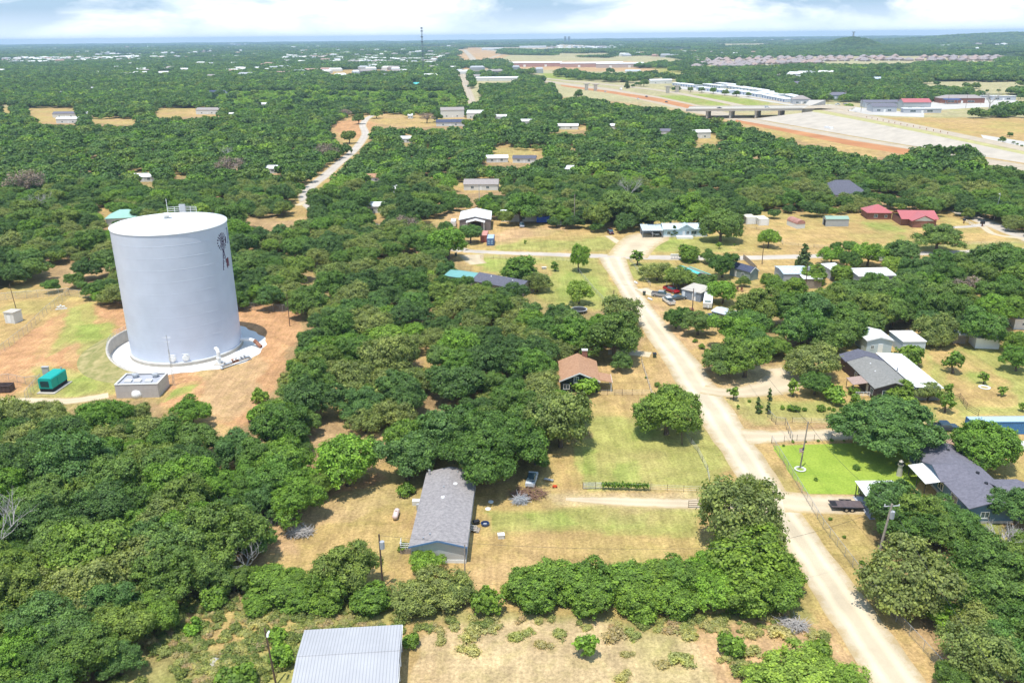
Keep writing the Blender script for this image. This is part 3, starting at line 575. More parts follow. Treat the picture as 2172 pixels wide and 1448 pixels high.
species('shrub', LM['hedge'], 2.0, 2.9, .1, 9, 110, 18, .28, 4, clr=.45, ragged=.3)
species('brightshrub', LM['bright'], 2.0, 3.0, .1, 9, 110, 18, .28, 3, clr=.45, ragged=.4)
species('young', LM['hedge'], 1.3, 3.4, 1.0, 7, 60, 16, .24, 4, shape='ball', clr=.35, ragged=.3)
species('youngbright', LM['bright'], 1.3, 3.4, 1.0, 7, 55, 16, .24, 2, shape='ball', clr=.35, ragged=.4)
species('cedar', LM['cedar'], 2.6, 8.5, .4, 10, 190, 20, .34, 3, shape='cone', clr=.5)
species('spindle', LM['cedar'], .55, 3.4, .1, 8, 50, 14, .2, 2, shape='cone', clr=.2)
species('brown', LM['dead'], 4.2, 6.8, 1.4, 15, 200, 14, .22, 3, clr=.9, ragged=.4)
species('tuft', LM['dry'], 1.0, .65, .0, 7, 60, 22, .12, 4, clr=.32, ragged=.5)
species('weed', LM['olive'], 1.0, .9, .0, 7, 50, 20, .14, 3, clr=.35, ragged=.5)

NAMES = {'round': ('oak_tree', 'tree'), 'oak': ('oak_tree', 'tree'), 'darkoak': ('oak_tree', 'tree'), 'bigoak': ('oak_tree', 'tree'), 'bright': ('elm_tree', 'tree'), 'olive': ('mesquite_tree', 'tree'), 'hedge': ('hedge_tree', 'tree'),
         'shrub': ('shrub', 'shrub'), 'brightshrub': ('shrub', 'shrub'), 'young': ('young_tree', 'tree'), 'youngbright': ('young_tree', 'tree'), 'cedar': ('cedar_tree', 'tree'), 'spindle': ('cypress', 'shrub'),
         'brown': ('leafless_tree', 'tree'), 'tuft': ('grass_tuft', 'grass tuft'), 'weed': ('weed', 'weed')}
PLACED = []   # (x, y, r) of every tree set by hand
def tree(key, x, y, r, h=None, label=None, group=None, z=0.0):
    k = rnd.randrange(len(PROTO[key])); cme, tme, pr, ph = PROTO[key][k]; h = h or ph*r/pr
    nm, cat = NAMES[key]; root = empty(nm, (x, y, z), rnd.uniform(0, 6.28), label, cat, group)
    root.scale = (r/pr, r/pr*rnd.uniform(.92, 1.08), h/ph)
    c = bpy.data.objects.new('crown', cme); COL.objects.link(c); c.parent = root
    if key not in ('tuft', 'spindle'):
        t = bpy.data.objects.new('trunk', tme); COL.objects.link(t); t.parent = root
    return root
def tpx(key, cx, cy, w, label=None, group=None, hs=1.0):
    """a tree whose crown is seen centred on (cx, cy) and w wide in the photograph"""
    pr, ph = PROTO[key][0][2:4]; zc = ph*.5
    for _ in range(3):
        p = at(cx, cy, zc); dz = proj(p.x, p.y, zc)[2]; r = .5*w*dz/FPX; h = ph*r/pr*hs; zc = .52*h if key not in ('oak', 'darkoak', 'bigoak', 'bright', 'olive') else .56*h
    PLACED.append((p.x, p.y, r)); return tree(key, p.x, p.y, r, h, label, group)
# ---------------------------------------------------------------- trees set one by one, from the photograph
T = tpx
T('round', 1416, 872, 120, 'dark green oak standing alone in the dry field left of the gravel road')
T('bigoak', 1050, 945, 190, 'very large oak crown right behind the grey roofed mobile home')
T('oak', 862, 968, 118, 'oak touching the back left corner of the grey roofed mobile home')
T('bright', 735, 975, 132, 'bright green oak at the wood edge left of the red soil path')
T('olive', 1190, 890, 130, 'grey green oak on the wood edge facing the lone field oak', hs=1.1)
T('oak', 1125, 900, 110, 'oak between the very large oak and the grey green edge oak')
T('oak', 1305, 715, 112, 'broad oak at the wood corner beside the gravel road, behind the brown roofed house')
T('oak', 1235, 712, 90, 'oak directly behind the brick chimney of the brown roofed house')
T('olive', 1316, 660, 80, 'loose crowned oak leaning over the gravel road below the junction')
T('brightshrub', 1243, 818, 54, 'bright green bush at the gable wall of the brown roofed house')
T('bright', 1228, 545, 40, 'slender leafy tree on the corner of the two roads', hs=1.7)
T('bright', 1228, 618, 50, 'yellow green tree beside the round trampoline', hs=1.2)
T('young', 1178, 564, 17, 'small round tree alone in the yard below the paved road')
T('hedge', 1105, 575, 72, 'dark bushy tree behind the dark shingled house by the paved road', hs=.7)
T('olive', 1140, 596, 52, 'drooping shrubby tree right of the dark bushy tree behind the shingled house')
T('bright', 950, 514, 78, 'yellow green spreading tree left of the blue shipping container')
T('oak', 998, 496, 42, 'round oak in front of the white roofed metal building')
T('oak', 944, 480, 28, 'small oak beside the parked white camper van')
T('young', 1114, 513, 6, 'tiny sapling in the dry lot right of the blue shipping container')
T('oak', 1105, 440, 74, 'oak shading the left end of the blue tarp'); T('oak', 1160, 446, 56, 'oak standing just behind the blue tarp'); T('oak', 1270, 455, 66, 'oak left of the twin poles behind the dry lot'); T('oak', 1312, 440, 78, 'oak above the dry lot where the red car is parked')
# yards round the grey shed
T('hedge', 1463, 536, 45, 'round bright tree beside the mailboxes on the paved road', hs=.8)
T('oak', 1534, 560, 62, 'dense dark tree right of the turquoise edged roof'); T('oak', 1502, 543, 32, 'small tree behind the dense dark tree by the turquoise edged roof')
T('olive', 1394, 574, 58, 'wide umbrella shaped tree inside the corner fence', hs=.85); T('oak', 1441, 590, 66, 'wide low tree behind the parked red and grey pickups', hs=.8)
T('oak', 1497, 598, 42, 'small tree behind the grey shed'); T('bright', 1534, 618, 58, 'yellow green tree behind the white travel trailer'); T('oak', 1579, 596, 26, 'small tree in front of the navy roofed cabin')
T('young', 1352, 546, 25, 'little round tree on the fence corner by the road junction'); T('bright', 1631, 503, 43, 'upright yellow green tree alone on the lawn across the paved road', hs=1.15); T('young', 1526, 520, 11, 'thin small tree beside the paved road')
T('round', 1530, 477, 80, 'dark oak right of the pale blue house'); T('oak', 1387, 456, 70, 'oak behind the carport of the pale blue house'); T('oak', 1424, 452, 70, 'oak behind the middle of the pale blue house'); T('oak', 1462, 448, 78, 'oak behind the right end of the pale blue house')
T('cedar', 1430, 489, 20, 'dark upright shrub in front of the pale blue house', hs=.75); T('youngbright', 1558, 519, 4, 'tiny rusty sapling on the lawn right of the pale blue house')
T('oak', 1435, 672, 54, 'bushy tree at the bend by the rusty tank'); T('oak', 1482, 684, 58, 'bushy tree between the rusty tank and the dark blue car')
T('oak', 1610, 652, 92, 'oak right of the small tin roofed shed')
for cx, cy, w in [(1631, 590, 34), (1642, 600, 36), (1655, 612, 36), (1662, 628, 34)]: T('hedge', cx, cy, w, 'bright green shrubby tree in the belt right of the navy roofed cabin', 'trees in the belt by the navy roofed cabin', hs=.6)
# along the paved road, right
T('cedar', 1706, 544, 36, 'dark conical cedar at the edge of the paved road'); T('bright', 1764, 540, 46, 'bright tree right of the conical cedar'); T('oak', 1802, 525, 30, 'dark tree behind the yellowish tree on the paved road'); T('oak', 1773, 523, 26, 'dark little tree left of its dark neighbour on the paved road')
T('bright', 1843, 537, 60, 'tall yellowish tree on the paved road'); T('oak', 1799, 552, 44, 'tree below the yellowish tree on the paved road'); T('round', 1913, 534, 68, 'round oak on the near edge of the paved road')
T('oak', 1990, 504, 80, 'spreading oak alone on the dry lawn by the red roofed house', hs=.75); T('bright', 1897, 563, 46, 'yellow tree behind the long white roof')
T('young', 2172, 470, 10, 'small tree by the upper road')
for cx, cy, w in [(1931, 568, 50), (1956, 574, 60), (1995, 556, 60), (2044, 560, 62), (2105, 551, 88), (2142, 556, 90), (2064, 585, 70), (2022, 590, 70), (1958, 602, 66), (1934, 606, 60), (2172, 590, 80)]:
    T('oak', cx, cy, w, 'oak in the thick belt between the paved road and the long white roof', 'oaks in the belt right of the long white roof')
T('brown', 2056, 612, 58, 'leafless brown tree in the middle of the green belt'); T('bright', 1885, 612, 58, 'yellow green tree below the long white roof'); T('bright', 1800, 625, 60, 'yellowish tree below the rusty metal barn')
for cx, cy, w in [(1726, 583, 50), (1792, 578, 46), (1684, 612, 50)]: T('hedge', cx, cy, w, 'light green tree growing round the two metal barns', 'light green trees round the metal barns', hs=.8)
for cx, cy, w in [(1848, 602, 60), (1799, 614, 60), (1862, 622, 80), (1896, 661, 80), (1991, 628, 88), (2078, 690, 94), (2107, 653, 80), (2140, 618, 80), (2003, 655, 80), (1978, 690, 70), (1792, 682, 98), (1838, 657, 88), (1730, 674, 108), (1672, 657, 88), (1705, 694, 104), (1760, 640, 80), (1755, 712, 90), (1846, 680, 72), (1880, 668, 66), (1815, 640, 80), (1900, 630, 70), (1940, 650, 80), (2040, 630, 60), (2110, 622, 70), (2150, 660, 70)]:
    T('oak', cx, cy, w, 'oak in the dense wood behind the white storage sheds', 'oaks in the dense wood behind the white sheds')
T('olive', 1988, 690, 78, 'layered grey green tree behind the right white shed', hs=1.1)
T('oak', 1560, 703, 92, 'oak on top of the big clump beside the gravel road'); T('oak', 1587, 690, 84, 'oak at the back right of the big roadside clump'); T('oak', 1527, 762, 86, 'low oak at the road side of the big roadside clump', hs=.85); T('oak', 1583, 758, 96, 'front oak of the big roadside clump'); T('oak', 1604, 728, 70, 'middle oak of the big roadside clump')
T('olive', 1734, 768, 100, 'wide grey green tree left of the brown clapboard house', hs=.85); T('oak', 1730, 815, 62, 'tree below the grey green tree by the brown clapboard house', hs=.8); T('brightshrub', 1771, 832, 50, 'vivid green bush by the porch of the brown clapboard house')
T('youngbright', 1684, 820, 24, 'thin see through sapling beside the gravel loop', hs=1.3); T('young', 1817, 850, 26, 'small tree before the porch of the brown clapboard house'); T('shrub', 1812, 828, 22, 'shrub at the porch steps')
T('hedge', 1905, 826, 58, 'tree covering the gable of the brown clapboard house', hs=.7); T('brightshrub', 1929, 850, 34, 'yellow shrub at the gable of the brown clapboard house'); T('olive', 1970, 830, 50, 'feathery grey tree against the long white roofed wing', hs=.9); T('shrub', 1893, 852, 28, 'shrub under the gable tree')
T('young', 2008, 853, 34, 'round small tree at the corner of the long white wing'); T('young', 2011, 824, 20, 'small tree behind the corner of the long white wing')
T('shrub', 1930, 756, 56, 'spreading bush in front of the right white shed'); T('olive', 1995, 715, 52, 'grey green tree by the low tin roofed lean to')
T('young', 2026, 766, 40, 'small orchard tree nearest the white sheds'); T('young', 2088, 801, 21, 'small orchard tree with a white stone ring'); T('young', 2128, 828, 18, 'small orchard tree right of the stone ringed one'); T('oak', 2160, 760, 60, 'oak at the right edge of the orchard lawn'); T('oak', 2158, 724, 54, 'oak behind the orchard lawn at the right edge'); T('young', 2170, 862, 16, 'small orchard tree near the long blue container')
T('bigoak', 1884, 905, 190, 'wide spreading oak on the bright green lawn', hs=.8); T('round', 2094, 940, 124, 'dark round oak behind the slate roofed house')
T('oak', 2162, 1072, 92, 'oak at the right gable of the slate roofed house')
T('oak', 1893, 1075, 116, 'oak left of the slate roofed house, next to the white carport'); T('oak', 1940, 1092, 116, 'large oak between the white carport and the slate roofed house', hs=.9); T('oak', 2008, 1090, 92, 'oak against the front of the slate roofed house', hs=.75)
for cx, cy, w in [(1928, 1117, 100), (2045, 1118, 84), (1990, 1122, 90)]: T('oak', cx, cy, w, 'oak in the clump behind the roadside pole', 'oaks behind the roadside pole', hs=.9)
T('bright', 2068, 1140, 66, 'lighter green tree below the slate roofed house', hs=.7)
T('olive', 1940, 1222, 168, 'big olive green mesquite beside the roadside fence'); T('bright', 2014, 1308, 82, 'yellow green mesquite near the bottom right', hs=.7); T('olive', 2080, 1395, 150, 'olive mesquite in the bottom right corner'); 
for cx, cy, w in [(2086, 1204, 140), (2144, 1215, 120), (2103, 1265, 130), (2150, 1300, 120), (2160, 1230, 100), (2172, 1160, 70), (2140, 1390, 130), (2180, 1420, 130), (2190, 1340, 120), (2090, 1330, 110), (2030, 1440, 80)]:
    T('oak' if cx != 2090 else 'olive', cx, cy, w, 'oak in the grove at the bottom right', 'oaks in the bottom right grove')
# roadside group and hedge in the middle
T('olive', 1565, 1085, 170, 'tall olive green tree left of the gravel road', hs=1.05); T('olive', 1592, 1040, 70, 'top of the roadside thicket near the field gate')
for cx, cy, w in [(1606, 1185, 140), (1577, 1150, 110), (1660, 1218, 92), (1640, 1250, 90), (1590, 1255, 110)]: T('hedge', cx, cy, w, 'thick leafy tree between the olive tree and the road', 'thick trees at the road end of the hedge', hs=.8)
for cx, cy, w in [(1510, 1195, 84), (1523, 1250, 104), (1545, 1215, 90)]: T('bright', cx, cy, w, 'lighter green tree joining the hedge to the roadside thicket', 'light trees joining the hedge', hs=.75)
for cx, cy, w in [(1112, 1232, 86), (1160, 1225, 96), (1215, 1230, 96), (1270, 1228, 98), (1325, 1228, 100), (1380, 1228, 98), (1432, 1222, 96), (1480, 1235, 80), (1140, 1262, 84), (1250, 1268, 86), (1360, 1270, 88), (1440, 1270, 84)]:
    T('hedge', cx, cy, w, 'leafy tree in the long thick hedge below the mown field', 'trees of the long thick hedge', hs=.68)
T('shrub', 1027, 1276, 68, 'rounded clipped looking bush left of the long hedge')
T('olive', 925, 1238, 110, 'sparse olive tree in front of the mobile home gable', hs=.75); T('olive', 872, 1262, 90, 'sparse olive tree below the transformer pole', hs=.75); T('bright', 905, 1190, 60, 'thin willowy tree against the mobile home gable', hs=.8); T('olive', 968, 1255, 70, 'olive scrub tree right of the gable', hs=.8); T('shrub', 859, 1158, 24, 'bush at the side steps of the mobile home')
T('oak', 735, 1205, 122, 'dark tree left of the transformer pole'); T('oak', 700, 1240, 90, 'dark tree behind the transformer pole thicket'); T('hedge', 790, 1270, 80, 'bushy tree below the transformer pole', hs=.6)
for cx, cy, w in [(600, 1255, 84), (650, 1262, 84), (560, 1225, 80), (620, 1225, 60), (685, 1275, 70), (545, 1280, 60)]: T('hedge', cx, cy, w, 'vine covered bush along the lower edge of the mobile home yard', 'vine covered bushes along the yard', hs=.55)
T('bright', 1700, 1425, 150, 'bright yellow green mesquite bush beside the road at the bottom', hs=.5); T('bright', 1640, 1445, 110, 'bright bush left of the roadside mesquite bush', hs=.5); T('bright', 1775, 1440, 110, 'bright bush right of the roadside mesquite bush', hs=.5); T('shrub', 1735, 1388, 60, 'darker bush on top of the bright roadside bushes')
T('youngbright', 1238, 1368, 52, 'leafy sapling alone on the bare ground at the bottom', hs=.8); T('shrub', 1548, 1366, 56, 'dark shrub on the bare ground near the road'); T('brightshrub', 600, 1385, 56, 'bright bush beside the lamp pole'); T('brightshrub', 590, 1345, 44, 'bright bush above the lamp pole'); T('shrub', 505, 1440, 90, 'bush cut by the bottom edge'); T('shrub', 455, 1270, 60, 'low bush in the weedy clearing'); T('brightshrub', 405, 1330, 40, 'light low bush in the weedy clearing'); T('shrub', 873, 1360, 36, 'bush at the corner of the metal barn')
T('oak', 405, 870, 74, 'dark oak on the corner of the bare tank yard', hs=.9); T('shrub', 860, 1038, 34, 'small dark bush at the red soil path')
for cx, cy, w in [(555, 838, 36), (560, 866, 40), (540, 880, 40)]: T('brightshrub', cx, cy, w, 'yellow green bush on the right edge of the tank yard', 'yellow green bushes by the tank yard')
T('brown', 60, 385, 66, 'grey leafless tree in the wood at the far left'); T('brown', 485, 355, 50, 'grey leafless tree left of the winding road'); T('brown', 690, 322, 40, 'pinkish leafless tree above the winding road')
T('brown', 855, 478, 50, 'leafless tree left of the white camper van'); T('bright', 340, 420, 46, 'yellow green tree behind the tank roof'); T('bright', 425, 447, 40, 'yellow green tree peeping over the tank roof railing'); T('oak', 675, 420, 56, 'round oak where the winding road enters the wood')
T('youngbright', 1566, 862, 8, 'thin cypress like sapling left of the loop'); T('young', 1556, 833, 22, 'small shrub on the driveway corner')
for cx, cy, w in [(1633, 834, 7), (1608, 856, 9), (1630, 862, 7)]: T('spindle', cx, cy, w*1.5, 'narrow upright cypress by the loop driveway', 'narrow cypresses by the loop driveway')
for cx, cy, w in [(1742, 864, 20), (1759, 866, 8), (1768, 868, 9), (1784, 868, 9), (1804, 868, 14), (1678, 864, 18), (1690, 866, 16), (1706, 868, 10), (1660, 864, 10), (1612, 872, 10), (1590, 850, 8), (1615, 862, 9), (1830, 866, 10), (1850, 862, 10)]:
    T('shrub', cx, cy, w, 'small clipped shrub in the row before the brown clapboard house', 'small shrubs in the row')
for cx, cy, w in [(1662, 944, 6), (1682, 936, 7), (1708, 936, 6), (1736, 934, 7), (1764, 933, 8), (1790, 934, 5), (1731, 1016, 8), (1818, 990, 16), (1761, 1100, 8), (1791, 1138, 8), (1829, 1192, 10), (1910, 985, 18), (1917, 1000, 14), (1925, 1010, 14)]:
    T('shrub', cx, cy, w, 'little shrub on or beside the bright lawn', 'little shrubs round the bright lawn')
for cx, cy, w in [(1385, 838, 10), (1395, 815, 14), (1370, 800, 6), (1488, 1190, 10), (1490, 735, 14), (1500, 745, 14), (1512, 752, 16), (1475, 722, 10)]: T('shrub', cx, cy, w, 'weedy bush on the verge of the gravel road', 'weedy bushes on the verge')
for i, (cx, cy, w) in enumerate([(935,1358,30),(1000,1344,46),(1047,1330,32),(1000,1378,42),(1095,1348,40),(1148,1365,34),(1188,1343,34),(1300,1347,44),(1340,1342,34),(1327,1386,26),(1446,1395,48),(1405,1408,30),(1318,1436,36),(1125,1335,20),(1245,1330,24),(1590,1380,40),(1460,1345,40),(1660,1340,50),(1590,1340,36),(1530,1330,40)]):
    T('tuft', cx, cy, w, 'dry grass tuft on the bare pale ground at the bottom', 'dry grass tufts', hs=.8)
# young trees in the far yards
for cx, cy, w, k in [(760, 252, 24, 'oak'), (798, 240, 24, 'bright'), (740, 290, 30, 'oak'), (735, 240, 22, 'brown'), (868, 240, 22, 'bright'), (905, 250, 26, 'brown'), (928, 248, 22, 'oak'), (1030, 245, 24, 'oak'), (990, 262, 20, 'oak')]: T(k, cx, cy, w, 'tree in the dry fields round the far white barn', 'trees in the far dry fields')
for cx, cy, w, k in [(1330, 178, 12, 'cedar'), (1342, 182, 8, 'oak'), (1350, 178, 9, 'oak'), (1358, 178, 10, 'oak'), (1366, 175, 18, 'oak'), (1228, 200, 20, 'oak'), (1465, 190, 12, 'oak'), (1489, 190, 14, 'oak'), (1513, 192, 14, 'oak'), (1538, 196, 14, 'oak'), (1562, 198, 14, 'oak'), (1587, 200, 12, 'oak'), (1800, 228, 20, 'bright'), (2000, 195, 8, 'oak'), (2040, 192, 8, 'oak'), (2094, 193, 7, 'oak'), (2118, 192, 7, 'oak'), (2165, 204, 14, 'oak'), (2128, 296, 14, 'oak'), (2142, 285, 12, 'oak'), (2150, 302, 6, 'oak'), (2158, 306, 6, 'oak'), (2167, 310, 6, 'oak')]:
    T(k, cx, cy, w, 'small tree in the open ground near the highway', 'trees near the highway')

# ---------------------------------------------------------------- woods: nearest trees one by one, the rest as far woods
def woods_points():
    out = []; cell = {}; R_ = np.random.RandomState(77)
    def ok(x, y, r, f=.74):
        gx, gy = int(x//8), int(y//8)
        for a in (-2, -1, 0, 1, 2):
            for b in (-2, -1, 0, 1, 2):
                for (u, v, q) in cell.get((gx+a, gy+b), ()):
                    if (u-x)**2+(v-y)**2 < ((q+r)*f)**2: return False
        return True
    def put(x, y, r): cell.setdefault((int(x//8), int(y//8)), []).append((x, y, r))
    for x, y, r in PLACED: put(x, y, min(r, 6))
    for x0, x1, y0, y1, n in [(-130, 150, 66, 200, 34000), (-285, 300, 200, 420, 40000), (-600, 640, 420, 960, 90000)]:
        xs = R_.uniform(x0, x1, n); ys = R_.uniform(y0, y1, n); rs = np.clip(R_.normal(3.8, .85, n), 2.3, 6.2)
        px, py, dz = nproj(xs, ys, 4.2); ins = np.zeros(n, bool)
        cx_ = [(px, py), (px-rs*.8*FPX/dz, py), (px+rs*.8*FPX/dz, py), (px, py+rs*.65*FPX/dz), (px, py-rs*.5*FPX/dz)]
        for wd in WOODS:
            q = np.ones(n, bool)
            for a, b in cx_: q &= in_poly(a, b, wd)
            ins |= q
        wbx, wby = (vnoise(xs, ys, 17, 71)-.5)*26, (vnoise(xs, ys, 17, 72)-.5)*16; wf = np.clip(ys/420, .25, 1); cx_ = [(px+wbx*wf, py+wby*wf)]
        for c_ in CLEAR:
            for a, b in (cx_[0], (px, py+rs*.5*FPX/dz), (px, py-rs*.62*FPX/dz)): ins &= ~in_poly(a, b, c_)
        rp = rs*FPX/dz
        for x_0, x_1, y_0, y_1 in VIS: ins &= ~((px+rp*.75 > x_0) & (px-rp*.75 < x_1) & (py+rp*.55 > y_0) & (py-rp*.62 < y_1) & (py > y_0-2))
        gx_, gy_, _ = nproj(xs, ys, 0)      # keep trunks off the road and out of the clearings
        ins &= (vnoise(xs, ys, 11, 61)*.6+vnoise(xs, ys, 27, 62)*.4 < np.where((px < 640) & (ys < 175), .80, .66))
        ins &= (px > -220) & (px < 2400) & (py < 1640)
        for i in np.nonzero(ins)[0]:
            if ok(xs[i], ys[i], rs[i], .64 if (px[i] < 640 and ys[i] < 175) else .72): put(xs[i], ys[i], rs[i]); out.append((xs[i], ys[i], rs[i]))
    return out
SUBD = [(1462,130),(1500,122),(1720,114),(2150,112),(2150,136),(1720,143),(1480,149)]
VIS = []
BLOCK = []       # footprints trees must keep clear of, filled by the buildings: (x, y, radius)
def zone(px, py):
    if py > 830 and px < 640: return ('in the thick wood at the bottom left, below the tank yard', 'trees of the bottom left wood')
    if px > 1400: return ('in the wood beyond the pale blue and red roofed houses', 'trees of the wood below the highway')
    if py > 640: return ('in the wood between the tank yard and the mown fields', 'trees of the middle wood')
    if px < 640: return ('in the wood behind the water tank', 'trees of the wood behind the tank')
    return ('in the wood between the winding road and the paved road', 'trees of the upper middle wood')

LANDM = [(40, 900, 'in the wood below the brown dumpster'), (290, 900, 'in the wood just below the pump house'), (180, 900, 'in the wood below the teal generator'), (420, 960, 'in the wood under the bare tank yard'), (60, 1060, 'at the left edge midway up the bottom wood'), (250, 1060, 'in the middle of the bottom left wood'),
 (430, 1120, 'at the right side of the bottom left wood'), (60, 1250, 'at the left edge low in the bottom wood'), (230, 1220, 'low in the bottom left wood'), (330, 1330, 'at the edge of the weedy clearing'), (80, 1400, 'in the bottom left corner of the photo'), (580, 1000, 'on the wood edge left of the red soil path'), (560, 900, 'in the wood right of the tank yard'), (700, 760, 'in the wood right of the tank'), (820, 820, 'in the wood left of the small grassy clearing'),
 (960, 820, 'in the middle wood left of the cottage'), (1080, 780, 'in the wood beside the brown roofed cottage'), (900, 900, 'in the wood above the mobile home'), (1000, 700, 'in the upper part of the middle wood'), (1150, 680, 'in the wood below the trampoline'), (740, 660, 'in the upper middle wood right of the tank')]
def ordinals():
    W_ = ['first', 'second', 'third', 'fourth', 'fifth', 'sixth', 'seventh', 'eighth', 'ninth', 'tenth', 'eleventh', 'twelfth', 'thirteenth', 'fourteenth', 'fifteenth', 'sixteenth', 'seventeenth', 'eighteenth', 'nineteenth', 'twentieth', 'twenty-first', 'twenty-second', 'twenty-third', 'twenty-fourth', 'twenty-fifth', 'twenty-sixth']
    by = {}
    for o in COL.objects:
        if o.parent is None and o.get('label') and o.get('category'): by.setdefault(o['label'], []).append(o)
    for lb, L_ in by.items():
        if len(L_) < 2 or len(L_) > 26: continue
        L_.sort(key=lambda o: proj(o.location.x, o.location.y, o.location.z)[0])
        for i, o in enumerate(L_):
            w = lb.split(); tail = ', '+W_[i]+' from the left' if i < len(L_)-1 else ', rightmost of them'
            if len(w) > 12: w = w[:12]
            while w[-1] in ('the', 'of', 'a', 'and', 'in', 'by', 'to', 'under', 'behind', 'below', 'before', 'beside', 'between', 'at', 'white', 'long', 'round'): w.pop()
            o['label'] = ' '.join(w)+tail
            if not o.get('group'): o['group'] = lb[:60]
def points_gn(name, pts, protos, label, cat):
    """one object of kind stuff: tree meshes scattered on the points (x, y, z, scale xy, scale z, rotation, index)"""
    me = bpy.data.meshes.new(name); me.from_pydata([p[:3] for p in pts], [], [])
    a = me.attributes.new('sc', 'FLOAT_VECTOR', 'POINT'); a.data.foreach_set('vector', np.array([(p[3], p[3], p[4]) for p in pts], dtype=np.float32).ravel())
    a = me.attributes.new('ro', 'FLOAT_VECTOR', 'POINT'); a.data.foreach_set('vector', np.array([(0, 0, p[5]) for p in pts], dtype=np.float32).ravel())
    a = me.attributes.new('ix', 'INT', 'POINT'); a.data.foreach_set('value', np.array([p[6] for p in pts], dtype=np.int32))
    c = bpy.data.collections.new(name+'_kinds')
    for i, m_ in enumerate(protos):
        o_ = bpy.data.objects.new('%s_kind_%02d' % (name, i), m_); c.objects.link(o_)
    g = bpy.data.node_groups.new(name, 'GeometryNodeTree'); g.interface.new_socket('Geometry', in_out='INPUT', socket_type='NodeSocketGeometry'); g.interface.new_socket('Geometry', in_out='OUTPUT', socket_type='NodeSocketGeometry')
    gi, go = g.nodes.new('NodeGroupInput'), g.nodes.new('NodeGroupOutput'); m2p = g.nodes.new('GeometryNodeMeshToPoints'); ip = g.nodes.new('GeometryNodeInstanceOnPoints'); ci = g.nodes.new('GeometryNodeCollectionInfo')
    ci.inputs['Collection'].default_value = c; ci.inputs['Separate Children'].default_value = True; ci.inputs['Reset Children'].default_value = True
    ip.inputs['Pick Instance'].default_value = True
    def na(n_, dt):
        q = g.nodes.new('GeometryNodeInputNamedAttribute'); q.data_type = dt; q.inputs['Name'].default_value = n_; return q
    s_, r_, x_ = na('sc', 'FLOAT_VECTOR'), na('ro', 'FLOAT_VECTOR'), na('ix', 'INT'); e2 = g.nodes.new('FunctionNodeEulerToRotation')
    lk = g.links.new; lk(gi.outputs[0], m2p.inputs[0]); lk(m2p.outputs[0], ip.inputs['Points']); lk(ci.outputs[0], ip.inputs['Instance']); lk(s_.outputs[0], ip.inputs['Scale']); lk(r_.outputs[0], e2.inputs[0]); lk(e2.outputs[0], ip.inputs['Rotation']); lk(x_.outputs[0], ip.inputs['Instance Index']); lk(ip.outputs[0], go.inputs[0])
    o = bpy.data.objects.new(name, me); COL.objects.link(o); mo = o.modifiers.new('scatter', 'NODES'); mo.node_group = g
    return tag(o, label, cat, None, 'stuff')

def low_tree(key, m, seed, ncl=110, per=14, leaf=.66, h=7.4, **kw):
    P, Nn, CV, LV, lb = crown_cloud(4.5, h, 1.2, 9, ncl, per, seed=seed, clr=.8, lobe=.46, ragged=.2, **kw)
    return quads_mesh(key, P, Nn, leaf, m, LV, CV)
def grove_mesh(key, mats_, size, n, seed, leaf=1.6, per=3, ncl=34):
    g = np.random.RandomState(seed); V, F, LV, CV, MI = [], [], [], [], []
    C, Q, A, B, M_ = [], [], [], [], []
    for i in range(n):
        x, y = (g.rand(2)-.5)*size; r = 3.8+2.6*g.rand(); P, Nn, cv, lv, lb = crown_cloud(r, r*1.7, .8, 5, ncl, per, seed=seed*100+i, clr=1.1, lobe=.5, ragged=.2)
        C.append(P+np.array([x, y, 0])); Q.append(Nn); A.append(lv); B.append(np.full(len(P), g.rand()))
    return quads_mesh(key, np.concatenate(C), np.concatenate(Q), leaf, mats_, np.concatenate(A), np.concatenate(B))

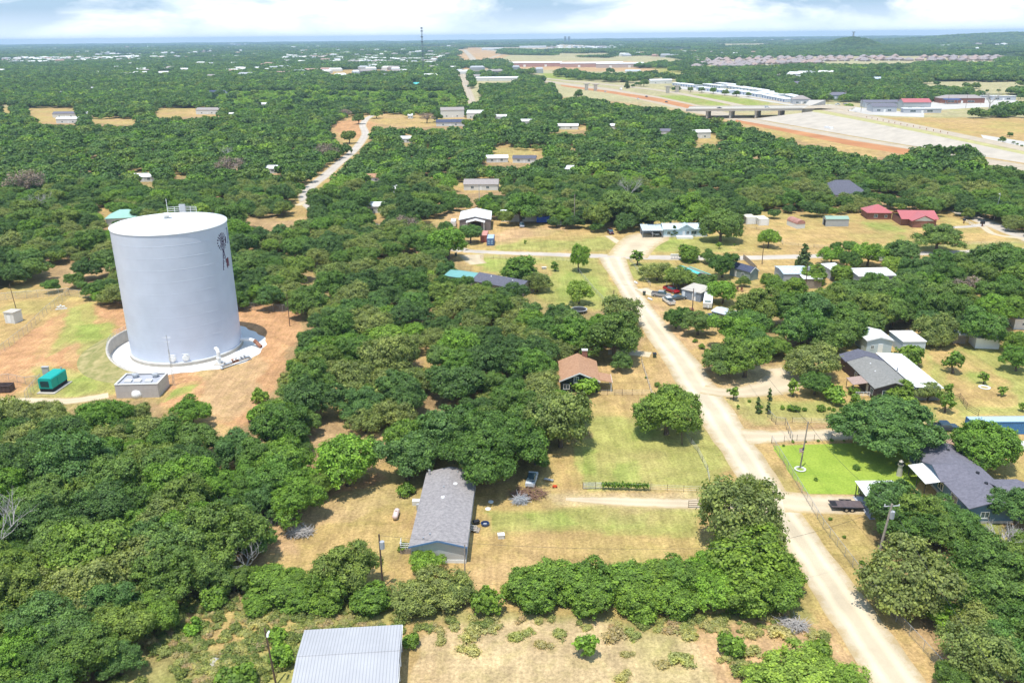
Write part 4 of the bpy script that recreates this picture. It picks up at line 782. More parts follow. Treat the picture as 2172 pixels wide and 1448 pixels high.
def build_woods():
    pts = woods_points()
    pts = [p for p in pts if all((p[0]-b[0])**2+(p[1]-b[1])**2 > (b[2]+p[2]*.45)**2 for b in BLOCK)]
    pts.sort(key=lambda p: math.hypot(p[0], p[1]))
    R_ = random.Random(4); ntree = sum(1 for o in COL.objects if o.get('category') == 'tree'); NI = max(0, 330-ntree)
    print('woods', len(pts), 'individual', NI, 'already', ntree)
    near, rest = [], []
    for p in pts:
        qx, qy, _ = proj(p[0], p[1], 4.0)
        (near if len(near) < NI and -60 < qx < 2240 and qy < 1500 else rest).append((p, qx, qy))
    for (x, y, r), qx, qy in near:
        u = vnoise(np.array([x]), np.array([y]), 16, 31)[0]*.6+R_.random()*.4
        k = 'darkoak' if u < .22 else 'oak' if u < .68 else 'olive' if u < .86 else 'bright'
        if 560 < qx < 700 and qy > 640: k = 'oak'
        zn, gp = zone(qx, qy); lmk = min(LANDM, key=lambda q: (q[0]-qx)**2+(q[1]-qy)**2)[2]; zn = lmk; ad = {'oak': 'mid green oak', 'darkoak': 'dark green oak', 'olive': 'olive green tree', 'bright': 'bright green tree'}[k]
        tree(k, x, y, r, None, ad+' '+zn, ad+'s, '+gp)
    kinds = [c for c, t, r, h in PROTO['oak'][:6]]+[c for c, t, r, h in PROTO['darkoak'][:3]]+[c for c, t, r, h in PROTO['olive'][:2]]+[c for c, t, r, h in PROTO['bright'][:2]]+[PROTO['brown'][0][0]]
    lows = [low_tree('low_oak', LM['oak'], 100+i) for i in range(5)]+[low_tree('low_dark', LM['dark'], 120+i) for i in range(3)]+[low_tree('low_bright', LM['bright'], 140+i) for i in range(2)]
    out, out2 = [], []
    for (x, y, r), qx, qy in rest:
        u = vnoise(np.array([x]), np.array([y]), 26, 31)[0]*.55+R_.random()*.45
        s = r/4.5
        if y < 430 or (-60 > qx or qx > 2240):
            ix = R_.randrange(9) if u < .62 else 9+R_.randrange(2) if u < .8 else 11+R_.randrange(2) if u < .97 else 13
            out.append((x, y, 0, s, s*R_.uniform(.9, 1.1), R_.uniform(0, 6.28), ix))
        else:
            ix = R_.randrange(8) if u < .80 else 8+R_.randrange(2)
            out2.append((x, y, 0, s*1.05, s*R_.uniform(.9, 1.1), R_.uniform(0, 6.28), ix))
    points_gn('woodland', out, kinds, 'dense oak woodland behind the tank and round the houses', 'woodland')
    points_gn('upper_woodland', out2, lows, 'oak woodland between the houses and the far fields', 'woodland')
    # scrubby low growth and far woods
    far = []; fl = np.random.RandomState(9)
    n = 60000; d = 760*(2300/760.)**fl.rand(n)**.72; u = (fl.rand(n)-.5)*1.36; xs, ys = d*u, d
    px, py, dz = nproj(xs, ys, 4)
    keep = (px > -40) & (px < 2215) & (py < 232); keep &= ~((px < 1500) & (py > 222))
    wbx, wby = (vnoise(xs, ys, 60, 71)-.5)*30, (vnoise(xs, ys, 60, 72)-.5)*9
    for c_ in FARFIELD: keep &= ~(in_poly(px+wbx, py+wby, c_) | in_poly(px+wbx, py-3+wby, c_))
    for c_ in CLEAR: keep &= ~in_poly(px, py, c_)
    road = in_poly(px, py, [(966,150),(992,150),(1010,228),(984,228)]); keep &= ~road
    hwy = in_poly(px, py, [(1100,160),(1480,196),(1620,210),(2200,318),(2200,372),(1600,280),(1400,230),(1120,180)])
    keep |= (in_poly(px, py, [(1040,100),(2172,100),(2172,215),(1700,190),(1440,170),(1040,140)]) & (vnoise(xs, ys, 45, 91)*.6+vnoise(xs, ys, 18, 92)*.4 > .70)) & ~hwy & ~in_poly(px, py, [(1085,124),(1350,124),(1400,152),(1090,150)]) & ~in_poly(px, py, SUBD)
    for c_ in BELT: keep |= in_poly(px, py, c_)
    for x_0, x_1, y_0, y_1 in VIS: keep &= ~((px > x_0-4) & (px < x_1+4) & (py > y_0-1) & (py < y_1+5))
    right = px > 1040; nn = vnoise(xs, ys, 130, 41)*.5+vnoise(xs, ys, 50, 42)*.5
    keep &= ~(right & (py > 150) & (nn > .60)); keep &= ~((px < 960) & (nn > .80) & (py < 190))
    scrub = in_poly(px, py, [(500,190),(960,190),(980,222),(930,236),(560,240),(420,212)])
    idx = np.nonzero(keep)[0]; cell = {}; 
    for i in idx:
        r = 4.6 if ys[i] < 1300 else 5.6; k = (int(xs[i]//(r*1.35)), int(ys[i]//(r*1.35)))
        if (k, r) in cell: continue
        cell[(k, r)] = 1; s = (r/4.5)*fl.uniform(.85, 1.25)
        if scrub[i] and (fl.rand() < .95 and nn[i] > .22): far.append((xs[i], ys[i], 0, s*.62, s*.42, fl.rand()*6.28, 8+fl.randint(2)))
        else: far.append((xs[i], ys[i], 0, s, s*fl.uniform(.85, 1.15), fl.rand()*6.28, fl.randint(8) if nn[i] < .62 or fl.rand() < .6 else 8+fl.randint(2)))
    b_ = np.zeros(n, bool)
    for c_ in BELT[3:4]: b_ |= in_poly(px, py, c_)
    for i in np.nonzero(b_ & keep)[0]:
        if fl.rand() < .5: far.append((xs[i], ys[i], 0, .75, .6, fl.rand()*6.28, 8+fl.randint(2)))
    points_gn('distant_woods', far, lows, 'wide oak woods between the fields and the highway', 'woodland')
    groves = [grove_mesh('grove', LM['oak' if i < 3 else 'dark'], 46, 26, 300+i) for i in range(5)]
    n = 42000; d = 2100*(7200/2100.)**fl.rand(n)**.8; u = (fl.rand(n)-.5)*1.38; xs, ys = d*u, d; zz = hills(xs, ys)
    px, py, dz = nproj(xs, ys, 4+zz); keep = (px > -30) & (px < 2205)
    keep &= ~((farwood(xs, ys) < .42) & (zz < 2))
    gx, gy, _ = nproj(xs, ys, 0*xs); thick = (farwood(xs+900, ys*1.3) > .62) & ~in_poly(gx, gy-2, SUBD) & ~in_poly(gx, gy, SUBD) & ~in_poly(gx, gy, [(1060,124),(1370,124),(1400,152),(1060,150)])
    for c_ in FARFIELD: keep &= ~((in_poly(gx, gy, c_) | in_poly(gx, gy-1.5, c_)) & (zz < 2) & ~thick)
    cell = {}; fg = []
    for i in np.nonzero(keep)[0]:
        if zz[i] > 1.5: continue
        r = 36 if ys[i] < 3600 else 62; k = (int(xs[i]//r), int(ys[i]//r), r)
        if k in cell: continue
        cell[k] = 1; s = r/40*1.06; fg.append((xs[i], ys[i], float(zz[i]), s, min(s, 1.25)*fl.uniform(.8, 1.2), fl.rand()*6.28, fl.randint(5)))
    hl = []; cell = {}
    for cx_h, D_h, w_h, r_h in ((1810, 4400, 900, 14), (2110, 7300, 1500, 26), (2260, 7400, 1500, 26)):
        d_ = hdir(cx_h); kk = D_h/math.hypot(d_[0], d_[1]); hx = d_[0]*kk+(fl.rand(40000)-.5)*2*w_h; hy = d_[1]*kk+(fl.rand(40000)-.5)*2*w_h; hz_ = hills(hx, hy)
        for i in range(40000):
            if hz_[i] < 1.5: continue
            k = (int(hx[i]//r_h), int(hy[i]//r_h), r_h)
            if k in cell: continue
            cell[k] = 1; s = r_h/4.5*.78; hl.append((hx[i], hy[i], float(hz_[i])-.5, s*fl.uniform(.8, 1.2), s*.55*fl.uniform(.8, 1.3), fl.rand()*6.28, int(fl.randint(8))))
    points_gn('hill_woods', hl, lows, 'wooded knoll and far ridge at the right', 'woodland')
    n = 16000; d = 7000*(16500/7000.)**fl.rand(n); u = (fl.rand(n)-.5)*1.4; xs, ys = d*u, d; zz = hills(xs, ys); fw = farwood(xs/1.8, ys/2.5)
    cell = {}
    for i in range(n):
        if fw[i] < .46: continue
        k = (int(xs[i]//210), int(ys[i]//330))
        if k in cell: continue
        cell[k] = 1; fg.append((xs[i], ys[i], float(zz[i]), 4.6, 1.6*fl.uniform(.7, 1.2), fl.rand()*6.28, fl.randint(5)))
    points_gn('horizon_woods', fg, groves, 'wooded plain fading into blue haze near the horizon', 'woodland')
    wd = []; wr = np.random.RandomState(12); n = 9000; xs = wr.uniform(-60, 75, n); ys = wr.uniform(66, 125, n); px, py, dz = nproj(xs, ys, .3)
    z1 = in_poly(px, py, [(200,1500),(240,1400),(330,1330),(390,1260),(500,1230),(700,1235),(870,1300),(860,1340),(645,1345),(625,1500),(600,1700),(100,1700)]); z2 = in_poly(px, py, [(870,1320),(1070,1300),(1400,1315),(1700,1295),(1740,1330),(1640,1345),(1400,1335),(1100,1312),(900,1340)]); z3 = in_poly(px, py, [(1530,1340),(1740,1320),(1830,1430),(1870,1500),(1540,1500)])
    nz = vnoise(xs, ys, 5, 55)
    for i in np.nonzero(z1 | z2 | (z3 & (nz > .72)))[0]:
        if nz[i] < .3 and z1[i]: continue
        if z2[i] and wr.rand() < .6: continue
        s = wr.uniform(.35, .95); wd.append((xs[i], ys[i], 0, s, s*wr.uniform(.6, 1.1), wr.rand()*6.28, int(wr.choice([0, 1, 2, 3, 4, 5, 6]))))
    points_gn('weeds', wd, [c for c, t, q_, h in PROTO['tuft']]+[c for c, t, q_, h in PROTO['weed']], 'tall dry weeds and green undergrowth in the clearing by the metal barn', 'weeds')
    print('counts', len(near), len(out), len(out2), len(far), len(fg))
# ---------------------------------------------------------------- materials for built things
def shingle(name, c, c2=None): return mat(name, c, .95, nscale=2.2, namt=.22, col2=c2, detail=9)
def ribbed(name, c, axis='x', per=.6, cf=.86, rough=.45, metal=.0, ns=.35, na=.06): return mat(name, c, rough, metal, ns, na, (axis, per, cf, .5))
def siding(name, c): return mat(name, c, .7, 0, .8, .05, ('z', .22, .84, .4))
MT = dict(
 white=mat('white_paint', (.80,.80,.78), .5), offwhite=mat('offwhite_trim', (.68,.67,.63), .6), black=mat('black_metal', (.03,.03,.035), .5), dark=mat('dark_opening', (.022,.022,.025), .9),
 glass=mat('window_glass', (.05,.09,.11), .08, spec=.8), paleglass=mat('pale_glass', (.30,.40,.42), .15, spec=.8), steel=mat('galvanised_steel', (.52,.53,.54), .45, .6, nscale=2, namt=.15), greysteel=mat('grey_steel', (.40,.41,.42), .6),
 wood=mat('weathered_wood', (.30,.25,.20), .9, nscale=3, namt=.3), pole=mat('creosote_pole', (.13,.085,.06), .9, nscale=4, namt=.3), palepole=mat('grey_pole', (.33,.28,.23), .9, nscale=4, namt=.3), rust=mat('rust', (.27,.12,.07), .9, nscale=1.5, namt=.45),
 concrete=mat('concrete', (.48,.44,.38), .95, nscale=.6, namt=.12), block=mat('pale_block', (.52,.48,.45), .9, 0, 1.2, .08, ('z', .2, .9, .2)), brick=mat('red_brick', (.26,.12,.085), .9, nscale=5, namt=.3), tyre=mat('tyre', (.025,.025,.025), .9), rim=mat('wheel_rim', (.55,.55,.56), .35, .7),
 lamp=mat('headlamp', (.75,.78,.8), .1), tail=mat('tail_lamp', (.45,.02,.02), .2), pvc=mat('pvc', (.78,.77,.74), .4), purple=mat('mural_purple', (.045,.015,.07), .6), blue=mat('mural_blue', (.08,.13,.30), .6),
)
def wallbox(L, D, h, rh, ridge, roof):
    b = MB()
    if roof == 'gable' and ridge == 'y': b.extr([(-L/2, 0), (L/2, 0), (L/2, h), (0, h+rh), (-L/2, h)], 0, D, 'y')
    elif roof == 'gable': b.extr([(0, 0), (D, 0), (D, h), (D/2, h+rh), (0, h)], -L/2, L/2, 'x')
    elif roof == 'shed': b.extr([(0, 0), (D, 0), (D, h+rh), (0, h)], -L/2, L/2, 'x')
    else: b.box((0, D/2, h/2), (L, D, h))
    return b
def roofmesh(L, D, h, rh, ridge, roof, ov, th=.14):
    b = MB(); e = .01
    if roof == 'gable' and ridge == 'y':
        s = rh/(L/2)*ov
        b.extr([(-L/2-ov, h-s+e), (0, h+rh+e), (L/2+ov, h-s+e), (L/2+ov, h-s+th), (0, h+rh+th), (-L/2-ov, h-s+th)], -ov, D+ov, 'y')
    elif roof == 'gable':
        s = rh/(D/2)*ov
        b.extr([(-ov, h-s+e), (D/2, h+rh+e), (D+ov, h-s+e), (D+ov, h-s+th), (D/2, h+rh+th), (-ov, h-s+th)], -L/2-ov, L/2+ov, 'x')
    elif roof == 'shed':
        s = rh/D*ov
        b.extr([(-ov, h-s+e), (D+ov, h+rh+s+e), (D+ov, h+rh+s+th), (-ov, h-s+th)], -L/2-ov, L/2+ov, 'x')
    elif roof == 'hip':
        x, y0, y1 = L/2+ov, -ov, D+ov; yc = D/2
        if L >= D: k = L/2-D/2+ov*.3; k = max(k, .3); top = [(-k, yc), (k, yc)]
        else: k = D/2-L/2; top = [(0, yc-k), (0, yc+k)]
        v = [(-x, y0, h), (x, y0, h), (x, y1, h), (-x, y1, h), (top[0][0], top[0][1], h+rh), (top[1][0], top[1][1], h+rh), (-x, y0, h+th), (x, y0, h+th), (x, y1, h+th), (-x, y1, h+th)]
        v[4] = (top[0][0], top[0][1], h+rh+th); v[5] = (top[1][0], top[1][1], h+rh+th)
        if L >= D: f = [(6, 7, 5, 4), (7, 8, 5), (8, 9, 4, 5), (9, 6, 4)]
        else: f = [(6, 7, 4), (7, 8, 5, 4), (8, 9, 5), (9, 6, 4, 5)]
        b.add(v, f+[(0, 3, 2, 1), (0, 1, 7, 6), (1, 2, 8, 7), (2, 3, 9, 8), (3, 0, 6, 9)])
    elif roof == 'flat': b.box((0, D/2, h+th/2+e), (L+2*ov, D+2*ov, th))
    elif roof == 'barrel':
        n = 10; pr = [(-L/2-.05+ (L/2+.05)*(1-math.cos(math.pi*i/n)), h+rh*math.sin(math.pi*i/n)) for i in range(n+1)]
        b.extr([(p[0], p[1]+.01) for p in pr]+[(L/2+.05, h-.05), (-L/2-.05, h-.05)], -ov, D+ov, 'y')
    return b
def side_xf(side, L, D, off):
    """point on a wall: u along it, z up, off outward"""
    return {'F': lambda u, z, o=off: (u, -o, z), 'B': lambda u, z, o=off: (u, D+o, z), 'L': lambda u, z, o=off: (-L/2-o, u, z), 'R': lambda u, z, o=off: (L/2+o, u, z)}[side]
def wbox(mb, side, L, D, u, z, w, h, off, th):
    if side in 'FB':
        y = -off-th/2 if side == 'F' else D+off+th/2; mb.box((u, y, z+h/2), (w, th, h))
    else:
        x = -L/2-off-th/2 if side == 'L' else L/2+off+th/2; mb.box((x, u, z+h/2), (th, w, h))
def opening(root, side, L, D, u, z, w, h, kind, fm=None):
    fm = fm or MT['white']; b = MB(); t = .09
    if kind == 'w':
        wbox(b, side, L, D, u, z-t, w+2*t, t, 0, .06); wbox(b, side, L, D, u, z+h, w+2*t, t, 0, .06)
        wbox(b, side, L, D, u-w/2-t/2, z, t, h, 0, .055); wbox(b, side, L, D, u+w/2+t/2, z, t, h, 0, .055); wbox(b, side, L, D, u, z, .06, h, .02, .035)
        f = b.build('window', fm, root); g = MB(); wbox(g, side, L, D, u, z, w, h, 0, .02); g.build('pane', MT['glass'], f)
    elif kind == 'd':
        wbox(b, side, L, D, u, z, w, h, 0, .05); f = b.build('door', fm, root); g = MB(); wbox(g, side, L, D, u+w*.36, z+h*.45, .12, .08, .05, .05); g.build('handle', MT['steel'], f)
    elif kind == 'g': wbox(b, side, L, D, u, z, w, h, 0, .04); b.build('garage_door', fm, root)
    elif kind == 'o': wbox(b, side, L, D, u, z, w, h, 0, .03); b.build('doorway', MT['dark'], root)
def bld(name, label, cat, org, rz, L, D, h, roof='gable', rh=1.2, ridge='x', wall=None, roofm=None, ov=.35, ops=(), fm=None, group=None, skirt=None, fascia=None, block=True, z=0):
    root = empty(name, (org[0], org[1], z), math.radians(rz), label, cat, group)
    wm = wall or MT['offwhite']; w = wallbox(L, D, h, rh, ridge, roof).build('wall', wm, root)
    if roof == 'barrel':
        n = 10; w2 = MB().extr([(-L/2+(L/2)*(1-math.cos(math.pi*i/n)), h+rh*.97*math.sin(math.pi*i/n)) for i in range(n+1)], .02, D-.02, 'y'); w2.build('gable_end', wm, root)
    roofmesh(L, D, h, rh, ridge, roof, ov).build('roof', roofm or MT['white'], root)
    if fascia:
        b = MB(); s = rh/(L/2)*ov
        if ridge == 'y' and roof == 'gable':
            for sx in (-1, 1): b.extr([(sx*(L/2+ov+.02), h-s-.12), (0, h+rh-.12), (0, h+rh+.17), (sx*(L/2+ov+.02), h-s+.17)], -ov-.06, -ov-.01, 'y')
        b.build('fascia', fascia, root)
    for o in ops: opening(root, o[0], L, D, *o[1:5], o[5], o[6] if len(o) > 6 else fm)
    if skirt: MB().box((0, D/2, .28), (L+.1, D+.1, .56)).build('skirting', skirt, root)
    if not block:
        a_, b_ = proj(org[0]-L*.2, org[1]), proj(org[0]+L*.2, org[1]); t_ = proj(org[0], org[1]+D/2, h+rh); VIS.append((a_[0], b_[0], t_[1]-1, (a_[1]+b_[1])/2-(a_[1]-t_[1])*.5))
    if block:
        c, s = math.cos(math.radians(rz)), math.sin(math.radians(rz)); n = max(1, int(round(D/5))); m_ = max(1, int(round(L/5)))
        for i in range(n):
            for j in range(m_):
                u, v = (j+.5)/m_*L-L/2, (i+.5)/n*D; BLOCK.append((org[0]+u*c-v*s, org[1]+u*s+v*c, 3.4))
    return root
def vents(root, pts, m=None, r=.14, h=.4, name='roof_vent'):
    for x, y, z in pts: MB().tube([(x, y, z-.1), (x, y, z+h)], r, 8).build(name, m or MT['steel'], root)

# ---- the water tank
TX, TY, TR, TH = -80.66, 196.33, 12.94, 31.37
m_tank = mat('tank_paint', (.60,.65,.76), .42, nscale=.22, namt=.06, spec=.5); m_tankroof = mat('tank_roof_paint', (.86,.86,.85), .5)
tank = empty('water_tank', (TX, TY, 0), 0, 'huge white steel water tank with windmill mural and flat domed roof', 'water tank')
MB().lathe([(TR+.35, -.1), (TR+.35, .75), (TR+.1, .8)], 96).build('foundation_ring', MT['concrete'], tank, smooth=False)
MB().lathe([(TR, .7), (TR, TH-.05)], 128).build('shell', m_tank, tank, smooth=True)
sm = MB()
for i in range(1, 11): z_ = .8+i*(TH-.8)/11; sm.lathe([(TR+.004, z_-.05), (TR+.02, z_-.03), (TR+.02, z_+.03), (TR+.004, z_+.05)], 128)
sm.build('weld_seam', m_tank, tank)
MB().lathe([(TR+.28, .72), (TR+.28, .95), (TR+.02, .95)], 96).build('base_flange', MT['white'], tank)
MB().lathe([(TR+.12, TH-.25), (TR+.14, TH), (TR*.8, TH+.35), (TR*.5, TH+.72), (TR*.2, TH+.95), (0.01, TH+1.0)], 96).build('roof', m_tankroof, tank, smooth=True)
MB().lathe([(.55, TH+.9), (.55, TH+1.5), (1.15, TH+1.65), (1.2, TH+1.95), (.9, TH+2.15), (.01, TH+2.25)], 24, c=(-.6, .6, 0)).build('roof_vent', MT['offwhite'], tank)
def railing(pts, z, h=1.1, posts=True, rails=3, r=.04):
    b = MB()
    for i in range(len(pts)):
        p = pts[i]; b.tube([(p[0], p[1], z), (p[0], p[1], z+h)], r, 5)
        if i: 
            q = pts[i-1]
            for k in range(rails): b.tube([(q[0], q[1], z+h*(k+1)/rails), (p[0], p[1], z+h*(k+1)/rails)], r*.8, 5)
    return b
def rim(a, r): return (r*math.cos(math.radians(a)), r*math.sin(math.radians(a)))
railing([rim(a, TR-.35) for a in (80, 87, 94)], TH+.1, 1.35, r=.055).build('roof_railing', MT['white'], tank)
railing([rim(a, TR-.35) for a in (97.5, 104.5, 112)], TH+.1, 1.35, r=.055).build('roof_railing', MT['white'], tank)
MB().box((rim(96, TR-.2)[0], rim(96, TR-.2)[1], TH+1.0), (1.5, .5, 2.0)).build('ladder_head', MT['greysteel'], tank)
MB().tube([(rim(112, TR-.3)[0], rim(112, TR-.3)[1], TH), (rim(112, TR-.3)[0], rim(112, TR-.3)[1], TH+3.6)], .06, 5).build('whip_antenna', MT['white'], tank)
railing([rim(a, TR-1.2) for a in (-72, -63, -54)], TH+.15, 1.2, r=.035).build('roof_railing', MT['offwhite'], tank)
for a in (-84, -71):
    b = MB(); b.lathe([(0.01, 0), (.8, 0), (.8, .25), (.55, .35), (.01, .36)], 20); p = rim(a, TR)
    o = b.build('manway', MT['white'], tank, smooth=False); o.rotation_euler = (math.pi/2, 0, math.radians(a+90)); o.location = (p[0], p[1], 2.0)
    q = rim(a, TR+.35); MB().tube([(q[0]-.8, q[1], 3.0), (q[0]+.8, q[1]+.1, 3.0), (q[0]+.9, q[1]+.1, 2.2)], .07, 6).build('davit_arm', MT['white'], tank)
# mural: a farm windmill and the start of the town lettering, painted as thin skins on the curved shell
def on_shell(a0, z0, pts, name, m, off=.018):
    """flat shapes (list of polygons in metres, u to the right seen from outside) wrapped on the shell round angle a0"""
    b = MB()
    for poly in pts:
        v = []
        for o_ in (off, .004):
            for u, z in poly: t = math.radians(a0)+u/TR; v.append(((TR+o_)*math.cos(t), (TR+o_)*math.sin(t), z0+z))
        n = len(poly); b.add(v, [tuple(range(n))]+[tuple(reversed(range(n, 2*n)))]+[(k, (k+1) % n, n+(k+1) % n, n+k) for k in range(n)])
    return b.build(name, m, tank)
wm = []
for k in range(18):
    a = k*2*math.pi/18; c, s = math.cos(a), math.sin(a); p, q = (-s, c), (c, s)
    wm.append([(q[0]*.55+p[0]*.08, q[1]*.55+p[1]*.08), (q[0]*2.5+p[0]*.21, q[1]*2.5+p[1]*.21), (q[0]*2.5-p[0]*.21, q[1]*2.5-p[1]*.21), (q[0]*.55-p[0]*.08, q[1]*.55-p[1]*.08)])
wm.append([(.4*math.cos(t), .4*math.sin(t)) for t in [i*math.pi/4 for i in range(8)]]); wm.append([(.4, -.2), (2.4, -.9), (2.6, -.1), (2.6, 1.0), (2.1, .5), (.4, .15)])
for x0, x1, w in [(-.15, -1.2, .16), (.15, 1.4, .16)]: wm.append([(x0-w, -2.3), (x0+w, -2.3), (x1+w, -8.0), (x1-w, -8.0)])
for i in range(6):
    za, zb = -2.6-i*.9, -3.5-i*.9; f = lambda z: (z+2.3)/-5.7
    xa, xb = -.15-1.05*f(za), .15+1.25*f(zb); wm.append([(xa, za), (xa+.16, za), (xb, zb), (xb-.16, zb)]); xa2, xb2 = .15+1.25*f(za), -.15-1.05*f(zb); wm.append([(xa2, za), (xa2-.16, za), (xb2, zb), (xb2+.16, zb)])
wm.append([(.9, -5.3), (2.5, -5.0), (2.6, -7.6), (.9, -7.6)])
WA = -10.0
wm = [[(u*.84, z*.84) for u, z in pl] for pl in wm]
on_shell(WA, TH-4.1, wm[:-1], 'windmill_mural', MT['purple']); on_shell(WA, TH-4.1, wm[-1:], 'mural_base', mat('mural_maroon', (.16,.03,.05), .6))
J = [[(0,0),(1.3,0),(1.3,-.25),(.85,-.3),(.85,-2.9),(.6,-3.5),(0,-3.7),(-.3,-3.3),(.1,-3.35),(.4,-3.0),(.45,-.3),(0,-.25)]]
on_shell(WA+13.5, TH-1.6, J, 'mural_letter', MT['blue'])
on_shell(WA+22, TH-2.6, [[(0,0),(.45,0),(.45,-1.8),(1.2,-1.8),(1.2,0),(1.6,0),(1.6,-2.2),(1.1,-2.4),(.2,-2.3),(0,-1.9)]], 'mural_letter', MT['blue'])
# pad, ring wall, rails round the tank
def dsk(mb, r0, r1, a0, a1, z, n=60):
    v, f = [], []
    for i in range(n+1):
        a = math.radians(a0+(a1-a0)*i/n); rr = r1(math.degrees(a)) if callable(r1) else r1
        v += [(r0*math.cos(a), r0*math.sin(a), z), (rr*math.cos(a), rr*math.sin(a), z)]
        if i: f.append((2*i-2, 2*i-1, 2*i+1, 2*i))
    return mb.add(v, f)
m_pad = mat('white_gravel', (.70,.68,.64), .95, nscale=3, namt=.1); pr = lambda a: 18.0+.25*math.sin(a*.35)+(2.2*math.exp(-((a+22)/26.)**2))+.5*math.sin(a*.11)
tag(dsk(MB(), TR-.5, pr, -180, 180, .012, 160).build('tank_pad', m_pad, None, (TX, TY, 0)), kind='structure')
rw = empty('retaining_wall', (TX, TY, 0), 0, 'curved concrete retaining wall around the left side of the tank pad', 'retaining wall')
v = []; fs = []; n = 48; hts = []
for i in range(n+1):
    a = 118+(258-118)*i/n; k = min(1, max(0, (248-a)/60)); h_ = .35+2.6*k; ar = math.radians(a)
    for r_, z_ in ((17.7, 0), (17.7, h_), (18.3, h_), (18.3, 0)): v.append((r_*math.cos(ar), r_*math.sin(ar), z_))
    if i:
        for q in range(4): fs.append(((i-1)*4+q, (i-1)*4+(q+1) % 4, i*4+(q+1) % 4, i*4+q))
MB().add(v, fs+[(0, 1, 2, 3), (n*4+3, n*4+2, n*4+1, n*4)]).build('wall_body', MT['concrete'], rw)
b = MB()
for i in range(29):
    a = 150+i*5; k = min(1, max(0, (248-a)/60)); h_ = .35+2.6*k; p = rim(a, 17.95)
    if a > 262: h_ = .1
    b.tube([(p[0], p[1], h_), (p[0], p[1], h_+1.1)], .035, 4)
    if i: b.tube([pp, (p[0], p[1], h_+1.1)], .03, 4); b.tube([(pp[0], pp[1], pp[2]-.55), (p[0], p[1], h_+.55)], .03, 4)
    pp = (p[0], p[1], h_+1.1)
b.build('guard_rail', MT['steel'], rw)
# earth berm outside the wall
bm_ = MB(); v = []; fs = []
for i in range(n+1):
    a = 118+(258-118)*i/n; k = min(1, max(0, (248-a)/60)); h_ = (.30+2.55*k); ar = math.radians(a)
    for r_, z_ in ((18.3, h_), (19.6, h_*.72), (22, h_*.28), (25, -.03)): v.append((r_*math.cos(ar), r_*math.sin(ar), z_))
    if i:
        for q in range(3): fs.append(((i-1)*4+q, (i-1)*4+q+1, i*4+q+1, i*4+q))
m_berm = mat('berm_grass', (.25,.27,.075), 1, nscale=.5, namt=.3, col2=(.42,.34,.16)); tag(bm_.add(v, fs).build('berm', m_berm, None, (TX, TY, 0), smooth=True), kind='structure')
# pipes
t_ = empty('overflow_pipe', tuple(at(466, 772)), 0, 'white goose neck overflow pipe at the front of the tank', 'pipe')
MB().tube([(0, 0, 0), (0, 0, 3.0), (-.3, .4, 3.6), (-.9, 1.2, 3.5)], .42, 12).build('pipe', MT['white'], t_); MB().box((0, 0, .1), (2.2, 1.6, .2)).build('footing', MT['concrete'], t_); MB().tube([(0, 0, 1.5), (0, 0, 1.7)], .6, 12).build('flange', MT['white'], t_)
p0, p1 = at(470, 783), at(530, 762); d = p1-p0; t_ = empty('valve_header', tuple(p0), math.atan2(d.y, d.x), 'low rusty and white valve manifold lying beside the tank pad', 'pipe'); ll = d.length
MB().tube([(0, -.3, .2), (0, 0, .7), (ll*.35, 0, .75), (ll*.36, 0, .75)], .38, 10).build('pipe', MT['steel'], t_); MB().tube([(ll*.36, 0, .75), (ll*.6, 0, .75)], .30, 10).build('pipe', MT['rust'], t_); MB().tube([(ll*.6, 0, .75), (ll*.97, 0, .75), (ll, -.2, .1)], .38, 10).build('pipe', MT['steel'], t_)
for f_ in (.12, .4, .52, .7, .82): o = MB(); o.tube([(ll*f_, 0, .8), (ll*f_, 0, 1.45)], .12, 8); o.tube([(ll*f_, 0, 1.4), (ll*f_, 0, 1.5)], .38, 10); o.build('valve_wheel', MT['steel'] if f_ not in (.4,) else MT['rust'], t_)
p0 = at(514, 733); t_ = empty('drain_elbow', tuple(p0), 0, 'white and brown drain pipe bending down to the ground at the right of the tank', 'pipe')
MB().tube([(-.6, .3, 1.6), (1.8, 0, 1.7), (3.4, -.6, 1.5)], .45, 10).build('pipe', MT['pvc'], t_); MB().tube([(3.4, -.6, 1.5), (5.2, -1.8, .3)], .47, 10).build('outlet', MT['rust'], t_)
# pump house
ph = empty('pump_house', (-80.2, 165.4, 0), math.radians(2), 'pale block pump house with flat parapet roof and vents in front of the tank', 'pump house')
b = MB(); Lp, Dp, hp = 9.0, 6.4, 3.1
b.box((0, .1, hp/2), (Lp, .2, hp)).box((0, Dp-.1, hp/2), (Lp, .2, hp)).box((-Lp/2+.1, Dp/2, hp/2), (.2, Dp-.4, hp)).box((Lp/2-.1, Dp/2, hp/2), (.2, Dp-.4, hp)); b.build('wall', MT['block'], ph)
m_flat = mat('membrane_roof', (.38,.39,.43), .8, nscale=.8, namt=.08); MB().box((0, Dp/2, hp-.35), (Lp-.42, Dp-.42, .1)).build('roof', m_flat, ph)
b = MB(); b.box((0, .1, hp+.04), (Lp+.16, .34, .08)).box((0, Dp-.1, hp+.04), (Lp+.16, .34, .08)).box((-Lp/2+.1, Dp/2, hp+.04), (.34, Dp-.55, .08)).box((Lp/2-.1, Dp/2, hp+.04), (.34, Dp-.55, .08)); b.build('coping', MT['offwhite'], ph)
for x in (-2.4, -.4, 1.9): MB().box((x, 2.2, hp-.1), (1.4, 1.2, .4)).build('hatch', MT['offwhite'], ph)
for x in (-1.9, 2.4): MB().lathe([(.45, 0), (.45, .35), (.75, .45), (.7, .75), (.01, .95)], 16, c=(x, 4.9, hp-.3)).build('exhaust_fan', MT['steel'], ph)
t_ = empty('antenna_mast', (-74.9, 171.9, 0), 0, 'slim lattice antenna mast behind the pump house', 'antenna'); b = MB()
